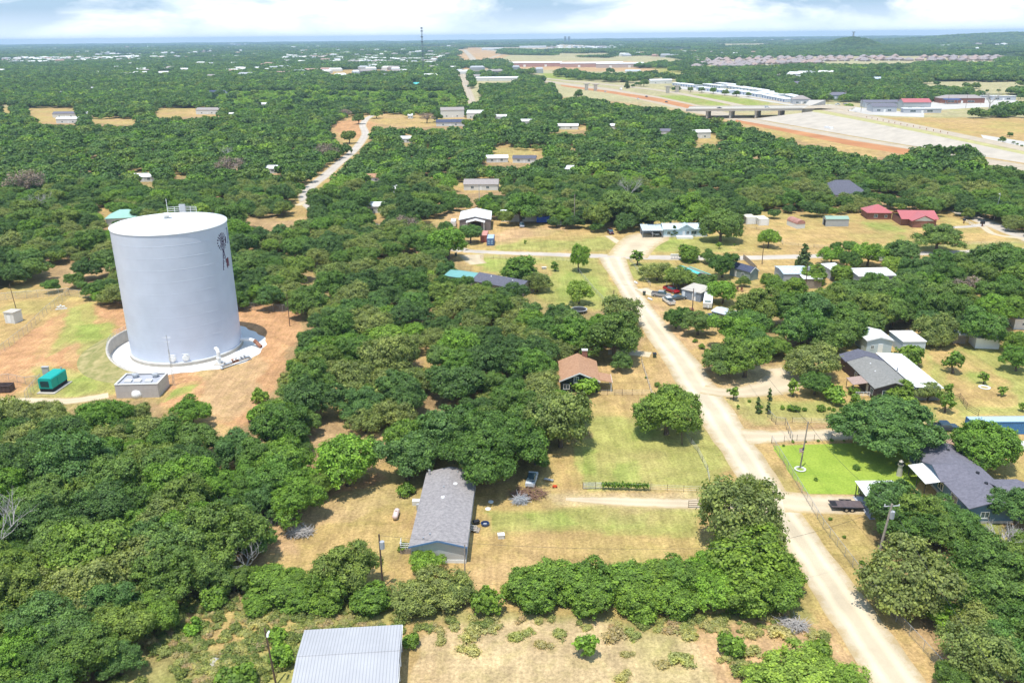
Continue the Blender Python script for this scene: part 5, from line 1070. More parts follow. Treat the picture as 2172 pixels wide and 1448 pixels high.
for k in range(3): a = k*2.094; b.tube([(.25*math.cos(a), .25*math.sin(a), 0), (.1*math.cos(a), .1*math.sin(a), 8.5)], .035, 4)
for i in range(14): b.tube([(.22*math.cos(i*2.094), .22*math.sin(i*2.094), i*.6), (.22*math.cos((i+1)*2.094), .22*math.sin((i+1)*2.094), (i+1)*.6)], .02, 4)
b.build('mast', MT['steel'], t_); b = MB(); b.tube([(0, 0, 8.4), (0, 0, 12)], .05, 5); b.tube([(-.9, 0, 11.3), (.9, 0, 11.3)], .03, 4); b.tube([(-.6, 0, 10.3), (.6, 0, 10.3)], .03, 4); b.tube([(0, -.5, 11.6), (0, .5, 11.6)], .03, 4); b.build('yagi', MT['steel'], t_)
p = at(292, 842); tag(MB().lathe([(.01, 0), (1.1, 0), (1.15, .8), (.9, 1.5), (.01, 1.9)], 20).build('storage_dome', MT['white'], None, tuple(p), True), 'small white dome shaped tank at the foot of the pump house', 'tank')
# generator
m_teal = mat('teal_paint', (.0,.34,.29), .45, nscale=.8, namt=.06); g = empty('generator', (-101.3, 168.3, 0), math.radians(-4), 'teal green generator enclosure on a concrete slab', 'generator')
MB().box((.1, 3.0, .12), (4.0, 7.0, .24)).build('slab', MT['concrete'], g); MB().box((0, 3.0, .65), (2.9, 5.6, .8)).build('fuel_tank', MT['dark'], g)
MB().extr([(-1.5, 1.05), (1.5, 1.05), (1.5, 3.2), (1.3, 3.4), (-1.3, 3.4), (-1.5, 3.2)], .1, 5.9, 'y').build('enclosure', m_teal, g)
b = MB()
for i in range(7): b.box((-.1, .05, 1.5+i*.2), (1.9, .06, .1))
b.build('louvre', MT['dark'], g); MB().box((1.53, 3, 2.1), (.06, 1.2, 1.6)).build('access_door', m_teal, g); MB().tube([(.9, 5.3, 3.4), (.9, 5.3, 4.1)], .14, 8).build('exhaust', MT['steel'], g)
tag(MB().box((0, 0, 1.0), (1.4, .6, 2.0)).box((0, 0, 2.03), (1.6, .8, .06)).build('electrical_cabinet', MT['greysteel'], None, tuple(at(99, 795))), 'grey electrical cabinet behind the teal generator', 'cabinet')
p = at(-10, 834); g = empty('dumpster', (p.x, p.y, 0), math.radians(4), 'open dark brown roll off dumpster at the left edge', 'dumpster'); m_dump = mat('dumpster_paint', (.09,.06,.055), .7, nscale=1, namt=.3); b = MB()
b.box((0, 0, .9), (6.4, .1, 1.4)).box((0, 2.2, .9), (6.4, .1, 1.4)).box((-3.2, 1.1, .9), (.1, 2.1, 1.4)).box((3.2, 1.1, .9), (.1, 2.1, 1.4)).box((0, 1.1, .25), (6.2, 2.1, .1))
for i in range(9): b.box((-3+i*.75, -.08, .85), (.1, .08, 1.3))
b.build('hull', m_dump, g); MB().box((0, 1.1, .5), (6.1, 2.05, .4)).build('debris', MT['greysteel'], g); MB().tube([(-3.2, -.1, 1.65), (3.2, -.1, 1.65)], .07, 6).build('top_rail', m_dump, g)
p = at(22, 686); g = empty('equipment_shelter', (p.x, p.y, 0), math.radians(-12), 'small white concrete equipment shelter beyond the tank yard fence', 'shelter'); MB().box((0, 1.5, 1.5), (3.0, 3.0, 3.0)).build('wall', MT['offwhite'], g); MB().box((0, 1.5, 3.09), (3.3, 3.3, .16)).build('roof', MT['concrete'], g)
MB().box((-.1, -.03, 1.25), (1.0, .05, 2.2)).build('door', MT['white'], g); MB().box((-.1, -.03, 2.6), (1.2, .06, .25)).build('vent', MT['greysteel'], g)
p = at(130, 655); g = empty('valve_assembly', (p.x, p.y, 0), .3, 'small white backflow valve assembly inside the tank yard fence', 'valve'); MB().tube([(-1, 0, .1), (-1, 0, .7), (1, 0, .7), (1, 0, .1)], .16, 8).build('pipe', MT['white'], g); MB().box((0, 0, .06), (3, 1.4, .12)).build('slab', MT['concrete'], g); MB().tube([(0, 0, .7), (0, 0, 1.2)], .25, 8).build('valve_wheel', MT['white'], g)
p = at(245, 833)
# ---- fences
def chain_mat():
    m = bpy.data.materials.new('chain_link'); m.use_nodes = True; t = m.node_tree; t.nodes.clear(); lk = t.links.new
    tcn = N(t, 'ShaderNodeTexCoord'); sp = N(t, 'ShaderNodeSeparateXYZ'); lk(tcn.outputs['Object'], sp.inputs[0]); outs = []
    ad = N(t, 'ShaderNodeMath', operation='ADD'); lk(sp.outputs[0], ad.inputs[0]); lk(sp.outputs[1], ad.inputs[1])
    for sg in (1, -1):
        a = N(t, 'ShaderNodeMath', operation='MULTIPLY_ADD', inp={1: sg}); lk(sp.outputs[2], a.inputs[0]); lk(ad.outputs[0], a.inputs[2])
        b = N(t, 'ShaderNodeMath', operation='MULTIPLY', inp={1: 9.0}); lk(a.outputs[0], b.inputs[0]); f = N(t, 'ShaderNodeMath', operation='FRACT'); lk(b.outputs[0], f.inputs[0]); l_ = N(t, 'ShaderNodeMath', operation='LESS_THAN', inp={1: .11}); lk(f.outputs[0], l_.inputs[0]); outs.append(l_)
    mxn = N(t, 'ShaderNodeMath', operation='MAXIMUM'); lk(outs[0].outputs[0], mxn.inputs[0]); lk(outs[1].outputs[0], mxn.inputs[1])
    tr = N(t, 'ShaderNodeBsdfTransparent'); d = N(t, 'ShaderNodeBsdfPrincipled', inp={'Base Color': (.42,.43,.42,1), 'Roughness': .5, 'Metallic': .4}); ms = N(t, 'ShaderNodeMixShader'); lk(mxn.outputs[0], ms.inputs[0]); lk(tr.outputs[0], ms.inputs[1]); lk(d.outputs[0], ms.inputs[2])
    o = N(t, 'ShaderNodeOutputMaterial'); lk(ms.outputs[0], o.inputs['Surface']); return m
CHAIN = chain_mat()
def fence(label, pxs, sp=3.0, h=1.8, kind='chain', cat='fence', pm=None, group=None, pr_=.04):
    P = [at(*p) for p in pxs]; Q = []
    for i in range(len(P)-1):
        n = max(1, int(round((P[i+1]-P[i]).length/sp)))
        for k in range(n): Q.append(P[i].lerp(P[i+1], k/n))
    Q.append(P[-1]); o0 = Q[0]; Q = [q-o0 for q in Q]
    root = empty('chain_link_fence' if kind == 'chain' else 'rail_fence' if kind == 'rail' else 'board_fence' if kind == 'board' else 'wire_fence', tuple(o0), 0, label, cat, group)
    pm = pm or (MT['steel'] if kind == 'chain' else MT['pole'])
    for q in Q[:99]: MB().tube([(0, 0, -.1), (0, 0, h+.05)], pr_, 6).build('post', pm, root, tuple(q))
    if len(Q) > 99:
        b = MB()
        for q in Q[99:]: b.tube([(q.x, q.y, -.1), (q.x, q.y, h+.05)], pr_, 6)
        b.build('far_posts', pm, root)['kind'] = 'stuff'
    if kind == 'chain':
        MB().tube([(q.x, q.y, h) for q in Q], .03, 5).build('top_rail', MT['steel'], root)
        b = MB()
        for i in range(len(Q)-1): a, c = Q[i], Q[i+1]; b.add([(a.x, a.y, .04), (c.x, c.y, .04), (c.x, c.y, h-.02), (a.x, a.y, h-.02)], [(0, 1, 2, 3)])
        b.build('mesh', CHAIN, root)
    elif kind == 'rail':
        for z_ in (.45, .85, 1.25):
            MB().tube([(q.x, q.y, z_) for q in Q], .05, 5).build('rail', pm, root)
    elif kind == 'board':
        b = MB()
        for i in range(len(Q)-1):
            a, c = Q[i], Q[i+1]; d_ = (c-a); b.box(((a.x+c.x)/2, (a.y+c.y)/2, h/2), (d_.length, .05, h), math.atan2(d_.y, d_.x))
        b.build('boards', MT['wood'], root)
    else:
        b = MB()
        for z_ in (.4, .8, 1.15): b.tube([(q.x, q.y, z_) for q in Q], .018, 3)
        b.build('wire', MT['greysteel'], root)
    return root
fence('chain link fence running along the right side of the gravel road past the bright lawn', [(1636,940),(1700,1045),(1745,1120),(1825,1225),(1900,1318),(2022,1450),(2130,1560)], 2.6, 1.6)
fence('chain link fence across the back edge of the bright lawn', [(1636,940),(1690,934),(1800,933),(1930,933)], 3, 1.2, 'wire')
fence('black pipe gate and fence at the corner of the shrub row lot', [(1628,884),(1645,900),(1665,902),(1680,938)], 2.0, 1.6, pm=MT['black'])
fence('wire fence along the front of the shrub row lot', [(1680,897),(1760,900),(1850,903),(1980,904)], 3.5, 1.2, 'wire')
fence('chain link fence at the left side of the tank yard', [(-30,775),(0,752),(60,705),(100,665),(148,628)], 3.0, 2.2)
fence('chain link fence behind the tank yard with timber posts', [(-30,640),(35,634),(148,626)], 3.2, 2.2)
fence('chain link fence along the back of the tank yard on both sides of the tank', [(148,628),(190,632),(260,645),(500,655),(560,660),(640,664)], 3.2, 2.2)
fence('chain link gate panel beside the teal generator', [(55,850),(72,830),(88,812)], 2.0, 2.2); fence('chain link fence behind the dumpster', [(-10,812),(20,808),(55,815),(88,812)], 2.5, 1.8)
fence('wire fence with steel posts in front of the brown roofed house yard', [(1272,838),(1320,838),(1382,838)], 1.9, 1.5, 'wire')
fence('wire fence along the right side of the brown roofed house yard', [(1360,768),(1370,800),(1382,838),(1480,960),(1500,1000),(1505,1025)], 3.5, 1.3, 'wire')
fence('wire fence between the lone oak field and the dirt drive', [(1236,1036),(1290,1038),(1380,1040),(1450,1043),(1500,1045)], 2.8, 1.3, 'wire')
fence('wooden gate at the road end of the dirt drive', [(1460,1076),(1485,1076),(1510,1078)], 2.2, 1.3, 'rail')
fence('chain link fence along the corner yard left of the junction', [(1225,575),(1260,618),(1300,660)], 3, 1.2); fence('wire fence along the paved road before the corner yard', [(1020,548),(1100,551),(1180,553),(1225,556)], 4, 1.1, 'wire')
fence('wire fence along the corner yard right of the junction', [(1335,552),(1356,580),(1380,608)], 3, 1.1, 'wire'); fence('wire fence round the dry lawn of the red roofed house', [(1560,478),(1650,495),(1660,520),(1760,528),(1900,530),(2050,520),(2172,518)], 5, 1.1, 'wire')
fence('leaning dark board fence behind the navy roofed cabin', [(1576,550),(1588,560),(1604,576)], 2.4, 1.8, 'board')
fence('white pipe entrance gate by the upper right road', [(2043,470),(2056,476),(2066,482),(2080,484)], 3, 1.2, 'rail', 'gate', MT['white'])
fence('dark wooden rail fence at the corner of the orchard', [(2022,850),(2035,846),(2050,868),(2075,882)], 2.4, 1.3, 'rail')
fence('black wire fence at the right gable of the slate roofed house', [(2060,1112),(2130,1108)], 2.5, 1.2, 'wire')
# ---- utility poles and wires
def upole(label, px, py, h=9.5, lean=(0, 0), arm=0, xf=False, m=None, r=.15, cat='utility pole', lamp=False):
    p = at(px, py); g = empty('utility_pole', tuple(p), 0, label, cat); top = (lean[0], lean[1], h)
    MB().tube([(0, 0, -.2), top], [r, r*.7], 8).build('pole', m or MT['pole'], g)
    if arm: MB().tube([(top[0]-arm/2, top[1], h-.4), (top[0]+arm/2, top[1], h-.3)], .08, 5).build('crossarm', MT['greysteel'], g)
    if arm:
        b = MB()
        for k in (-.5, 0, .5): b.tube([(top[0]+k*arm*.9, top[1], h-.35), (top[0]+k*arm*.9, top[1], h-.05)], .06, 6)
        b.build('insulator', MT['white'], g)
    if xf: k = (h-1.7)/h; MB().tube([(lean[0]*k+.35, lean[1]*k-.1, h-2.2), (lean[0]*k+.35, lean[1]*k-.1, h-1.1)], .34, 12).build('transformer', MT['greysteel'], g)
    if lamp: MB().tube([(0, -.1, h-.4), (0, -.7, h-.3), (0, -.8, h-.6)], .13, 6).build('lamp_head', MT['white'], g)
    return Vector((p.x+top[0], p.y+top[1], h-.2))
PA = upole('dark utility pole with grey transformer left of the mobile home', 812, 1245, 8.6, (0, 0), 0, True)
PB = upole('pale utility pole with small flag on the bright lawn', 1697, 992, 9.2, (.3, -.4), 0, False, MT['palepole'])
PC = upole('leaning utility pole with crossarm and transformers at the right of the road', 1855, 1205, 10.2, (1.3, .6), 2.2, True, MT['palepole'], .2)
PD = upole('lamp pole left of the metal barn at the bottom edge', 586, 1452, 8.2, (-.5, 0), 0, False, None, .13, 'lamp pole', True)
PE = upole('thin pole right of the tank in the bare yard', 615, 692, 9, (0, 0), 0, False, None, .11); PF = upole('thin dark pole beside the white shelter at the left', 38, 668, 9.0, (-.5, 0), 0, False, None, .11)
PG = upole('short dark pole beside the road where the loose oak leans over', 1301, 651, 5.0); PH = upole('tall pale pole on the dry lot left of the twin oaks', 1218, 481, 13, (0, 0), 0, False, MT['palepole'], .18)
PI = upole('utility pole beside the rusty tank near the travel trailer', 1467, 680, 9.0, (0, 0), 0, True); PJ = upole('dark pole with white box below the rusty metal barn', 1706, 628, 10, (0, 0), 0, True); PK = upole('dark pole among the oaks behind the pale blue house', 1348, 462, 9)
PL = upole('white street lamp pole at the upper right road', 2108, 466, 11, (.8, 0), 0, False, MT['steel'], .12, 'lamp pole', True); PM = upole('short pole next to the navy roofed cabin', 1616, 560, 7); PN = upole('pole standing behind the white roofed metal building', 1017, 444, 11, (0, 0), 0, False, MT['greysteel'], .12)
PO = upole('wooden stub pole under the lone oak', 1447, 943, 4.2, (-.3, .4), 0, False, None, .1); PP = upole('pole leaning at the right corner of the mobile home', 986, 1225, 5.2, (.1, .5), 0, False, MT['wood'], .1)
def wire(label, a, b, sag=1.2, r=.03, group='overhead wires'):
    pts = [a.lerp(b, i/14)-Vector((0, 0, sag*4*(i/14)*(1-i/14))) for i in range(15)]
    o = MB().tube([p-a for p in pts], r, 4).build('overhead_wire', MT['black'], None, tuple(a)); tag(o, label, 'wire', group)
wire('overhead wire from the leaning pole to the lawn pole', PC, PB); wire('overhead wire from the lawn pole along the loop driveway', PB, Vector(at(1560, 700, 9)))
wire('overhead wire from the leaning pole towards the bottom right corner', PC, Vector(at(2172, 1500, 9))); wire('overhead wire crossing in front of the mobile home', PA, Vector(at(1575, 1160, 9)), 1.0, .02); wire('overhead wire from the thicket over the road to the leaning pole', Vector(at(1575, 1160, 9)), PC, .8, .02)
wire('overhead wire from the roadside pole up to the shed pole', PI, Vector(at(1301, 600, 6)), .6, .018)
# ---- vehicles
def loft(secs):
    """sections (x, half width bottom, half width top, z bottom, z top)"""
    b = MB(); v, f = [], []
    for x, wb, wt, zb, zt in secs:
        v += [(x, -wb, zb), (x, -wb*1.0, zb+(zt-zb)*.6), (x, -wt, zt), (x, wt, zt), (x, wb*1.0, zb+(zt-zb)*.6), (x, wb, zb)]
    for i in range(len(secs)-1):
        for k in range(6): f.append((i*6+k, i*6+(k+1) % 6, (i+1)*6+(k+1) % 6, (i+1)*6+k))
    f += [tuple(range(5, -1, -1)), tuple(range((len(secs)-1)*6, len(secs)*6))]
    return b.add(v, f)
def wheels(root, xs, w, r=.36):
    for x in xs:
        for s in (-1, 1):
            y = s*(w/2-.1); o = MB().tube([(x, y-.12, r), (x, y+.12, r)], r, 14).build('wheel', MT['tyre'], root); MB().tube([(x, y-.13*s, r), (x, y+.135*s, r)], r*.55, 10).build('rim', MT['rim'], o)
CARP = {}
def carpaint(c):
    if c not in CARP: CARP[c] = mat('car_paint', c, .28, .15, spec=.6)
    return CARP[c]
def car(kind, label, rear, front, c, L=None, cat=None, z=0.0, cover=None):
    a, b_ = at(*rear), at(*front); d = b_-a; mid = (a+b_)/2; m = carpaint(c)
    cat = cat or {'pickup': 'pickup truck', 'suv': 'car', 'sedan': 'car', 'van': 'van'}[kind]
    g = empty({'pickup': 'pickup_truck', 'suv': 'parked_car', 'sedan': 'parked_car', 'van': 'van'}[kind], (mid.x, mid.y, z), math.atan2(d.y, d.x), label, cat)
    L = L or {'pickup': 5.7, 'suv': 4.8, 'sedan': 4.7, 'van': 6.2}[kind]; h2 = L/2; w = .95
    if kind == 'pickup':
        loft([(-h2, w*.97, w*.95, .45, 1.02), (-h2+2.0, w, .95, .42, 1.05), (h2-1.5, w, .94, .42, 1.06), (h2-.3, w*.97, .86, .42, 1.0), (h2, w*.85, .72, .5, .82)]).build('body', m, g)
        MB().box((-h2+.95, 0, 1.03), (1.7, 1.5, .06)).build('truck_bed', MT['dark'], g); b = MB(); b.box((-h2+.95, -.87, 1.15), (1.9, .08, .26)).box((-h2+.95, .87, 1.15), (1.9, .08, .26)).box((-h2+.05, 0, 1.15), (.1, 1.66, .26)); b.build('bed_side', m, g)
        cx0, cx1 = -h2+1.95, h2-1.35
        loft([(cx0, .84, .70, 1.0, 1.72), (cx0+.25, .86, .72, 1.0, 1.80), (cx1-.75, .86, .70, 1.0, 1.80), (cx1, .86, .80, 1.0, 1.08)]).build('cabin', MT['glass'], g); loft([(cx0+.1, .72, .69, 1.76, 1.83), (cx1-.72, .70, .68, 1.77, 1.83)]).build('roof_panel', m, g); wh = (-h2+1.15, h2-1.0)
    elif kind == 'van':
        loft([(-h2, 1.05, 1.0, .4, 2.5), (h2-1.7, 1.08, 1.0, .4, 2.6), (h2-.9, 1.05, .92, .4, 1.7), (h2, .95, .85, .45, 1.05)]).build('body', m, g); loft([(h2-1.62, .98, .9, 1.75, 2.42), (h2-.95, .9, .86, 1.62, 1.8)]).build('windscreen', MT['glass'], g); MB().box((-.5, 0, 2.72), (1.0, .8, .3)).build('air_conditioner', MT['offwhite'], g); wh = (-h2+1.3, h2-1.2)
    else:
        s = kind == 'suv'; hr = 1.72 if s else 1.42; rx = -h2+(.25 if s else .95)
        loft([(-h2, w*.9, .84, .42, .95), (-h2+.35, w, .9, .36, 1.02), (h2-1.3, w, .9, .34, 1.0), (h2-.25, w*.95, .8, .36, .86), (h2, w*.82, .68, .42, .68)]).build('body', m, g)
        loft([(rx, .82, .68 if s else .8, .98, hr-.1 if s else 1.02), (rx+(.35 if s else .7), .84, .66, .98, hr), (h2-2.0, .84, .64, .98, hr), (h2-1.15, .84, .78, .98, 1.02)]).build('cabin', MT['glass'], g); loft([(rx+(.3 if s else .7), .68, .64, hr-.05, hr+.03), (h2-2.0, .66, .62, hr-.05, hr+.03)]).build('roof_panel', m, g); wh = (-h2+.85, h2-.9)
    wheels(g, wh, 2*w, .37)
    for s in (-1, 1):
        MB().box((h2-.08, s*.66, .74), (.12, .3, .14)).build('headlight', MT['lamp'], g); MB().box((-h2-.0, s*.76, .88), (.06, .16, .24)).build('tail_light', MT['tail'], g)
    return g
car('pickup', 'silver grey pickup parked on the gravel drive by the grey shed', (1383,627), (1422,631), (.36,.36,.37)); car('pickup', 'red pickup parked behind the silver grey pickup', (1410,614), (1438,624), (.36,.01,.02))
car('sedan', 'dark car under a white cover in front of the grey shed', (1428,636), (1448,634), (.10,.12,.13)); car('pickup', 'white old pickup with a full length bed parked facing the grey shed', (1428,650), (1408,635), (.74,.73,.70), 6.0)
car('suv', 'dark navy blue car at the end of the small tin shed', (1500,675), (1526,689), (.03,.045,.10), 5.2); car('suv', 'dark red brown car on the dry lot above the junction', (1290,491), (1300,500), (.09,.025,.03))
car('van', 'white camper van behind the small oak near the metal building', (961,484), (964,474), (.78,.78,.76), 7.0, 'camper van'); car('pickup', 'dark pickup parked in front of the white roofed metal building', (1012,502), (1021,498), (.03,.03,.04))
car('sedan', 'pale car inside the open door of the metal building', (1017,486), (1018,491), (.55,.58,.62)); car('van', 'white and blue box truck nosing out beside the blue tarp', (1182,472), (1186,481), (.72,.75,.80), 7.5, 'truck')
car('sedan', 'white car under the carport of the pale blue house', (1384,496), (1394,501), (.75,.75,.75)); car('pickup', 'dark blue pickup parked at the end of the upper driveway', (1980,912), (2020,912), (.02,.045,.075))
car('suv', 'black car at the corner of the slate roofed house', (1950,938), (1966,942), (.02,.022,.028)); car('sedan', 'dark car beneath the white carport', (1836,1050), (1850,1066), (.05,.055,.06))
car('suv', 'silver car under the trees right of the white metal building', (1106,478), (1108,484), (.35,.36,.40)); car('van', 'white truck on the paved road verge behind the yellowish tree', (1853,551), (1864,553), (.75,.75,.75), 5.5, 'truck')
# travel trailer
a, b_ = at(1503,640), at(1500,657); d = a-b_; g = empty('travel_trailer', tuple(b_), math.atan2(d.y, d.x), 'white travel trailer parked beside the grey shed', 'caravan'); L_ = 8.0
MB().extr([(0, .5), (L_, .5), (L_, 2.4), (L_-.8, 2.9), (.9, 2.9), (.1, 2.2)], -1.2, 1.2, 'y')
b = MB(); v = []
b.extr([(0.2, .55), (L_, .55), (L_, 2.5), (L_-.6, 2.95), (1.0, 2.95), (0, 1.9)], -1.22, 1.22, 'x') if False else None
bb = MB(); prof = [(0.2, .55), (L_, .55), (L_, 2.5), (L_-.6, 2.95), (1.0, 2.95), (0, 1.9)]; n = 6
bb.add([(x, -1.22, z) for x, z in prof]+[(x, 1.22, z) for x, z in prof], [tuple(range(5, -1, -1)), tuple(range(6, 12))]+[(k, (k+1) % 6, 6+(k+1) % 6, 6+k) for k in range(6)]); bb.build('body', MT['white'], g)
MB().box((.42, 0, 2.35), (.5, 1.7, .5)).build('front_window', MT['paleglass'], g); MB().box((4.2, 0, 3.05), (1.0, .9, .25)).build('air_conditioner', MT['offwhite'], g); MB().box((4, -1.24, 1.9), (1.6, .04, .6)).build('window', MT['glass'], g); MB().box((-.6, 0, .6), (1.2, .12, .12)).build('drawbar', MT['black'], g); MB().tube([(-.2, -.25, .65), (-.2, -.25, 1.15)], .2, 8).build('gas_bottle', MT['white'], g); wheels(g, (3.9, 4.8), 2.3, .34)
# flatbed trailer
a, b_ = at(1760,1076), at(1832,1078); d = b_-a; g = empty('flatbed_trailer', tuple(a), math.atan2(d.y, d.x), 'black flatbed equipment trailer parked beside the white carport', 'trailer'); m_deck = mat('deck_boards', (.12,.09,.09), .85, nscale=2, namt=.2)
MB().box((2.5, 0, .72), (5.0, 2.1, .1)).build('deck', m_deck, g); b = MB(); b.box((2.5, -1.08, .66), (5.1, .08, .2)).box((2.5, 1.08, .66), (5.1, .08, .2)).box((5.05, 0, .66), (.08, 2.1, .2)); b.build('frame', MT['black'], g); MB().box((.5, .0, .795), (.9, 1.5, .04)).build('ramp', MT['dark'], g)
b = MB(); b.tube([(5.05, -1, .6), (6.3, 0, .6)], .06, 5).tube([(5.05, 1, .6), (6.3, 0, .6)], .06, 5).tube([(6.2, 0, 0), (6.2, 0, .9)], .05, 5); b.build('drawbar', MT['black'], g); wheels(g, (2.2, 3.1), 2.65, .36)
for s in (-1, 1): MB().box((2.65, s*1.25, .82), (2.0, .28, .06)).build('fender', MT['black'], g)
a = at(2150,950); g = empty('boat', tuple(a), math.radians(-35), 'white open boat on a trailer at the right edge behind the round oak', 'boat'); loft([(-2.6, 1.0, 1.1, .5, 1.3), (1.4, 1.0, 1.1, .5, 1.35), (2.6, .5, .6, .7, 1.45), (3.2, .05, .1, 1.1, 1.5)]).build('hull', MT['white'], g); MB().box((-.6, 0, 1.36), (3.2, 1.5, .06)).build('cockpit', MT['dark'], g); MB().box((-3.0, 0, 1.3), (.5, .5, 1.0)).build('outboard_motor', MT['black'], g); wheels(g, (-.5,), 2.3, .3)
# ---- buildings
SH_GREY = shingle('grey_shingles', (.27,.25,.25), (.36,.33,.32)); SH_BROWN = shingle('brown_shingles', (.41,.215,.12), (.48,.28,.165)); SH_SLATE = shingle('slate_shingles', (.155,.15,.18), (.20,.19,.225)); SH_OLIVE = shingle('olive_grey_shingles', (.24,.235,.215), (.29,.28,.26)); SH_DARK = shingle('charcoal_shingles', (.12,.12,.15)); SH_NAVY = shingle('navy_shingles', (.07,.08,.13)); SH_TAN = shingle('tan_shingles', (.33,.29,.27))
R_WHITE = ribbed('white_metal_roof', (.80,.80,.79)); R_GREY = ribbed('grey_metal_roof', (.50,.50,.52), 'x', .55, .88); R_BARN = ribbed('barn_metal_roof', (.42,.42,.435), 'x', .38, .74, .5); R_BLUEW = ribbed('pale_blue_roof', (.55,.63,.68), 'x', .9); R_RED = ribbed('red_metal_roof', (.47,.14,.14), 'x', .6); R_TURQ = mat('turquoise_roof', (.10,.48,.44), .6); R_GREENM = ribbed('green_metal_roof', (.30,.42,.33), 'x', .6); R_WX = ribbed('white_metal_roof_long', (.80,.80,.79), 'y', .9)
mh = bld('mobile_home', 'grey shingled double wide mobile home with white gable siding', 'mobile home', (-11.0, 104.2), -1.5, 7.9, 21.6, 2.85, 'gable', 1.0, 'y', siding('pale_grey_siding', (.52,.52,.50)), SH_GREY, .3,
 [('R', 3, 1.1, 1.2, 1.1, 'w'), ('R', 7.2, .6, 1.0, 2.0, 'd'), ('R', 10.5, 1.1, 1.6, 1.1, 'w'), ('R', 15, 1.1, 1.2, 1.1, 'w'), ('R', 18.5, .6, 1.0, 2.0, 'd')], skirt=MT['white'], fascia=mat('blue_trim', (.12,.22,.38), .6))
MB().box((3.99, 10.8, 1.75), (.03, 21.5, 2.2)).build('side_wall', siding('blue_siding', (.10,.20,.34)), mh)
for o in mh.children:
    if o.name.startswith(('window', 'door')): o.location.x += .03
vents(mh, [(-.6, 15, 3.75), (1.2, 20.3, 3.6), (-1.3, 1.6, 3.55), (-2.2, .9, 3.35)]); vents(mh, [(1.1, 16.5, 3.6), (-.4, 12.0, 3.75)], MT['white'], .38, .18, 'turbine_vent'); vents(mh, [(-3.6, 20.6, 3.0)], MT['steel'], .2, 1.0, 'flue')
g = empty('deck_steps', tuple(at(1004,1124)), math.radians(-12), 'grey wooden steps at the blue side of the mobile home', 'steps'); b = MB(); b.box((-1, 0, .6), (1.2, 1.6, .1)).box((-.1, 0, .42), (.6, 1.4, .08)).box((.35, 0, .25), (.5, 1.4, .08)).box((.75, 0, .1), (.5, 1.4, .08)); b.build('tread', MT['wood'], g); railing([(-1.5, -.8), (-.3, -.8), (.8, -.8)], .1, 1.3, r=.04).build('handrail', MT['offwhite'], g)
g = empty('side_deck', tuple(at(855,1172)), 0, 'small white railed stoop at the left front corner of the mobile home', 'deck'); MB().box((.4, .5, .4), (1.6, 1.6, .8)).build('platform', MT['wood'], g); railing([(-.35, -.25), (.4, -.25), (1.1, -.25)], .8, 1.0, r=.045).build('handrail', MT['white'], g); railing([(-.35, -.25), (-.35, .6), (-.35, 1.25)], .8, 1.0, r=.045).build('handrail', MT['white'], g)
br = bld('cottage', 'brown roofed cottage with dark green walls and brick chimney', 'house', (14.35, 165.9), -2, 8.0, 11.2, 2.75, 'gable', 1.75, 'y', siding('dark_green_siding', (.02,.035,.03)), SH_BROWN, .35,
 [('F', -.7, 2.3, .9, 1.2, 'w'), ('F', -2.8, .8, 1.2, 1.0, 'w'), ('F', 1.2, .9, 1.0, .9, 'w'), ('R', 1.5, .2, .95, 2.0, 'd'), ('R', 7, 1, 1.2, 1.0, 'w')], fascia=MT['white'])
MB().extr([(4.36, 2.7), (7.0, 2.15), (7.0, 2.27), (4.36, 2.82)], .2, 4.8, 'y').build('porch_roof', SH_BROWN, br); MB().box((7.02, 2.5, 2.2), (.05, 4.7, .2)).build('porch_fascia', MT['white'], br)
for y in (.4, 4.6): MB().box((6.8, y, 1.08), (.12, .12, 2.16)).build('porch_post', MT['white'], br)
MB().box((1.6, 11.4, 2.7), (1.2, .8, 5.4)).build('chimney', MT['brick'], br); MB().box((1.6, 11.4, 5.5), (1.35, .95, .2)).build('chimney_cap', MT['white'], br)
sb = empty('metal_barn', (-19.1, 74.7, 0), math.radians(4), 'open sided grey metal barn cut by the bottom edge', 'barn'); Lb, Db = 11.6, 10.4
wallb = MB(); wallb.box((0, Db-.05, 1.9), (Lb, .1, 3.8)).box((-Lb/2+.05, Db/2, 1.9), (.1, Db-.2, 3.8)); wallb.build('wall', R_GREY, sb)
for y in (.2, 2.8, 5.3, 7.8): MB().box((Lb/2-.1, y, 1.9), (.16, .16, 3.8)).build('post', MT['white'], sb)
roofmesh(Lb, Db, 3.85, .55, 'x', 'gable', .15, .12).build('roof', R_BARN, sb); MB().box((Lb/2+.2, Db/2, 3.75), (.08, Db+.3, .25)).build('fascia', MT['white'], sb); MB().tube([(-Lb/2-.1, Db/2, 4.53), (Lb/2+.1, Db/2, 4.53)], .09, 6).build('ridge_cap', R_BARN, sb); MB().box((0, 4, .6), (3, 2, 1.2)).build('hay_stack', MT['wood'], sb)
bh = bld('ranch_house', 'blue ranch house with slate coloured shingles and white porch roof', 'house', (74.6, 113.2), 0, 8.0, 20.2, 2.85, 'gable', 1.2, 'y', siding('blue_grey_siding', (.11,.19,.26)), SH_SLATE, .4,
 [('L', 17.5, .9, 1.9, 1.4, 'w'), ('L', 4.6, .8, 1.9, 1.5, 'w'), ('L', 12, .3, 1.0, 2.0, 'd'), ('F', -1.5, 1, 1.2, 1.0, 'w'), ('L', 9, 1, 1.4, 1.1, 'w')])
c = MB(); c.extr([(1.0, .0), (8.2, 0), (8.2, 2.85), (4.6, 3.7), (1.0, 2.85)], 4.3, 7.6, 'x'); c.build('wing_wall', siding('blue_grey_siding', (.11,.19,.26)), bh); c = MB(); c.extr([(.7, 2.8), (4.6, 3.85), (8.5, 2.8), (8.5, 2.94), (4.6, 4.0), (.7, 2.94)], 2.2, 8.0, 'x'); c.build('wing_roof', SH_SLATE, bh)
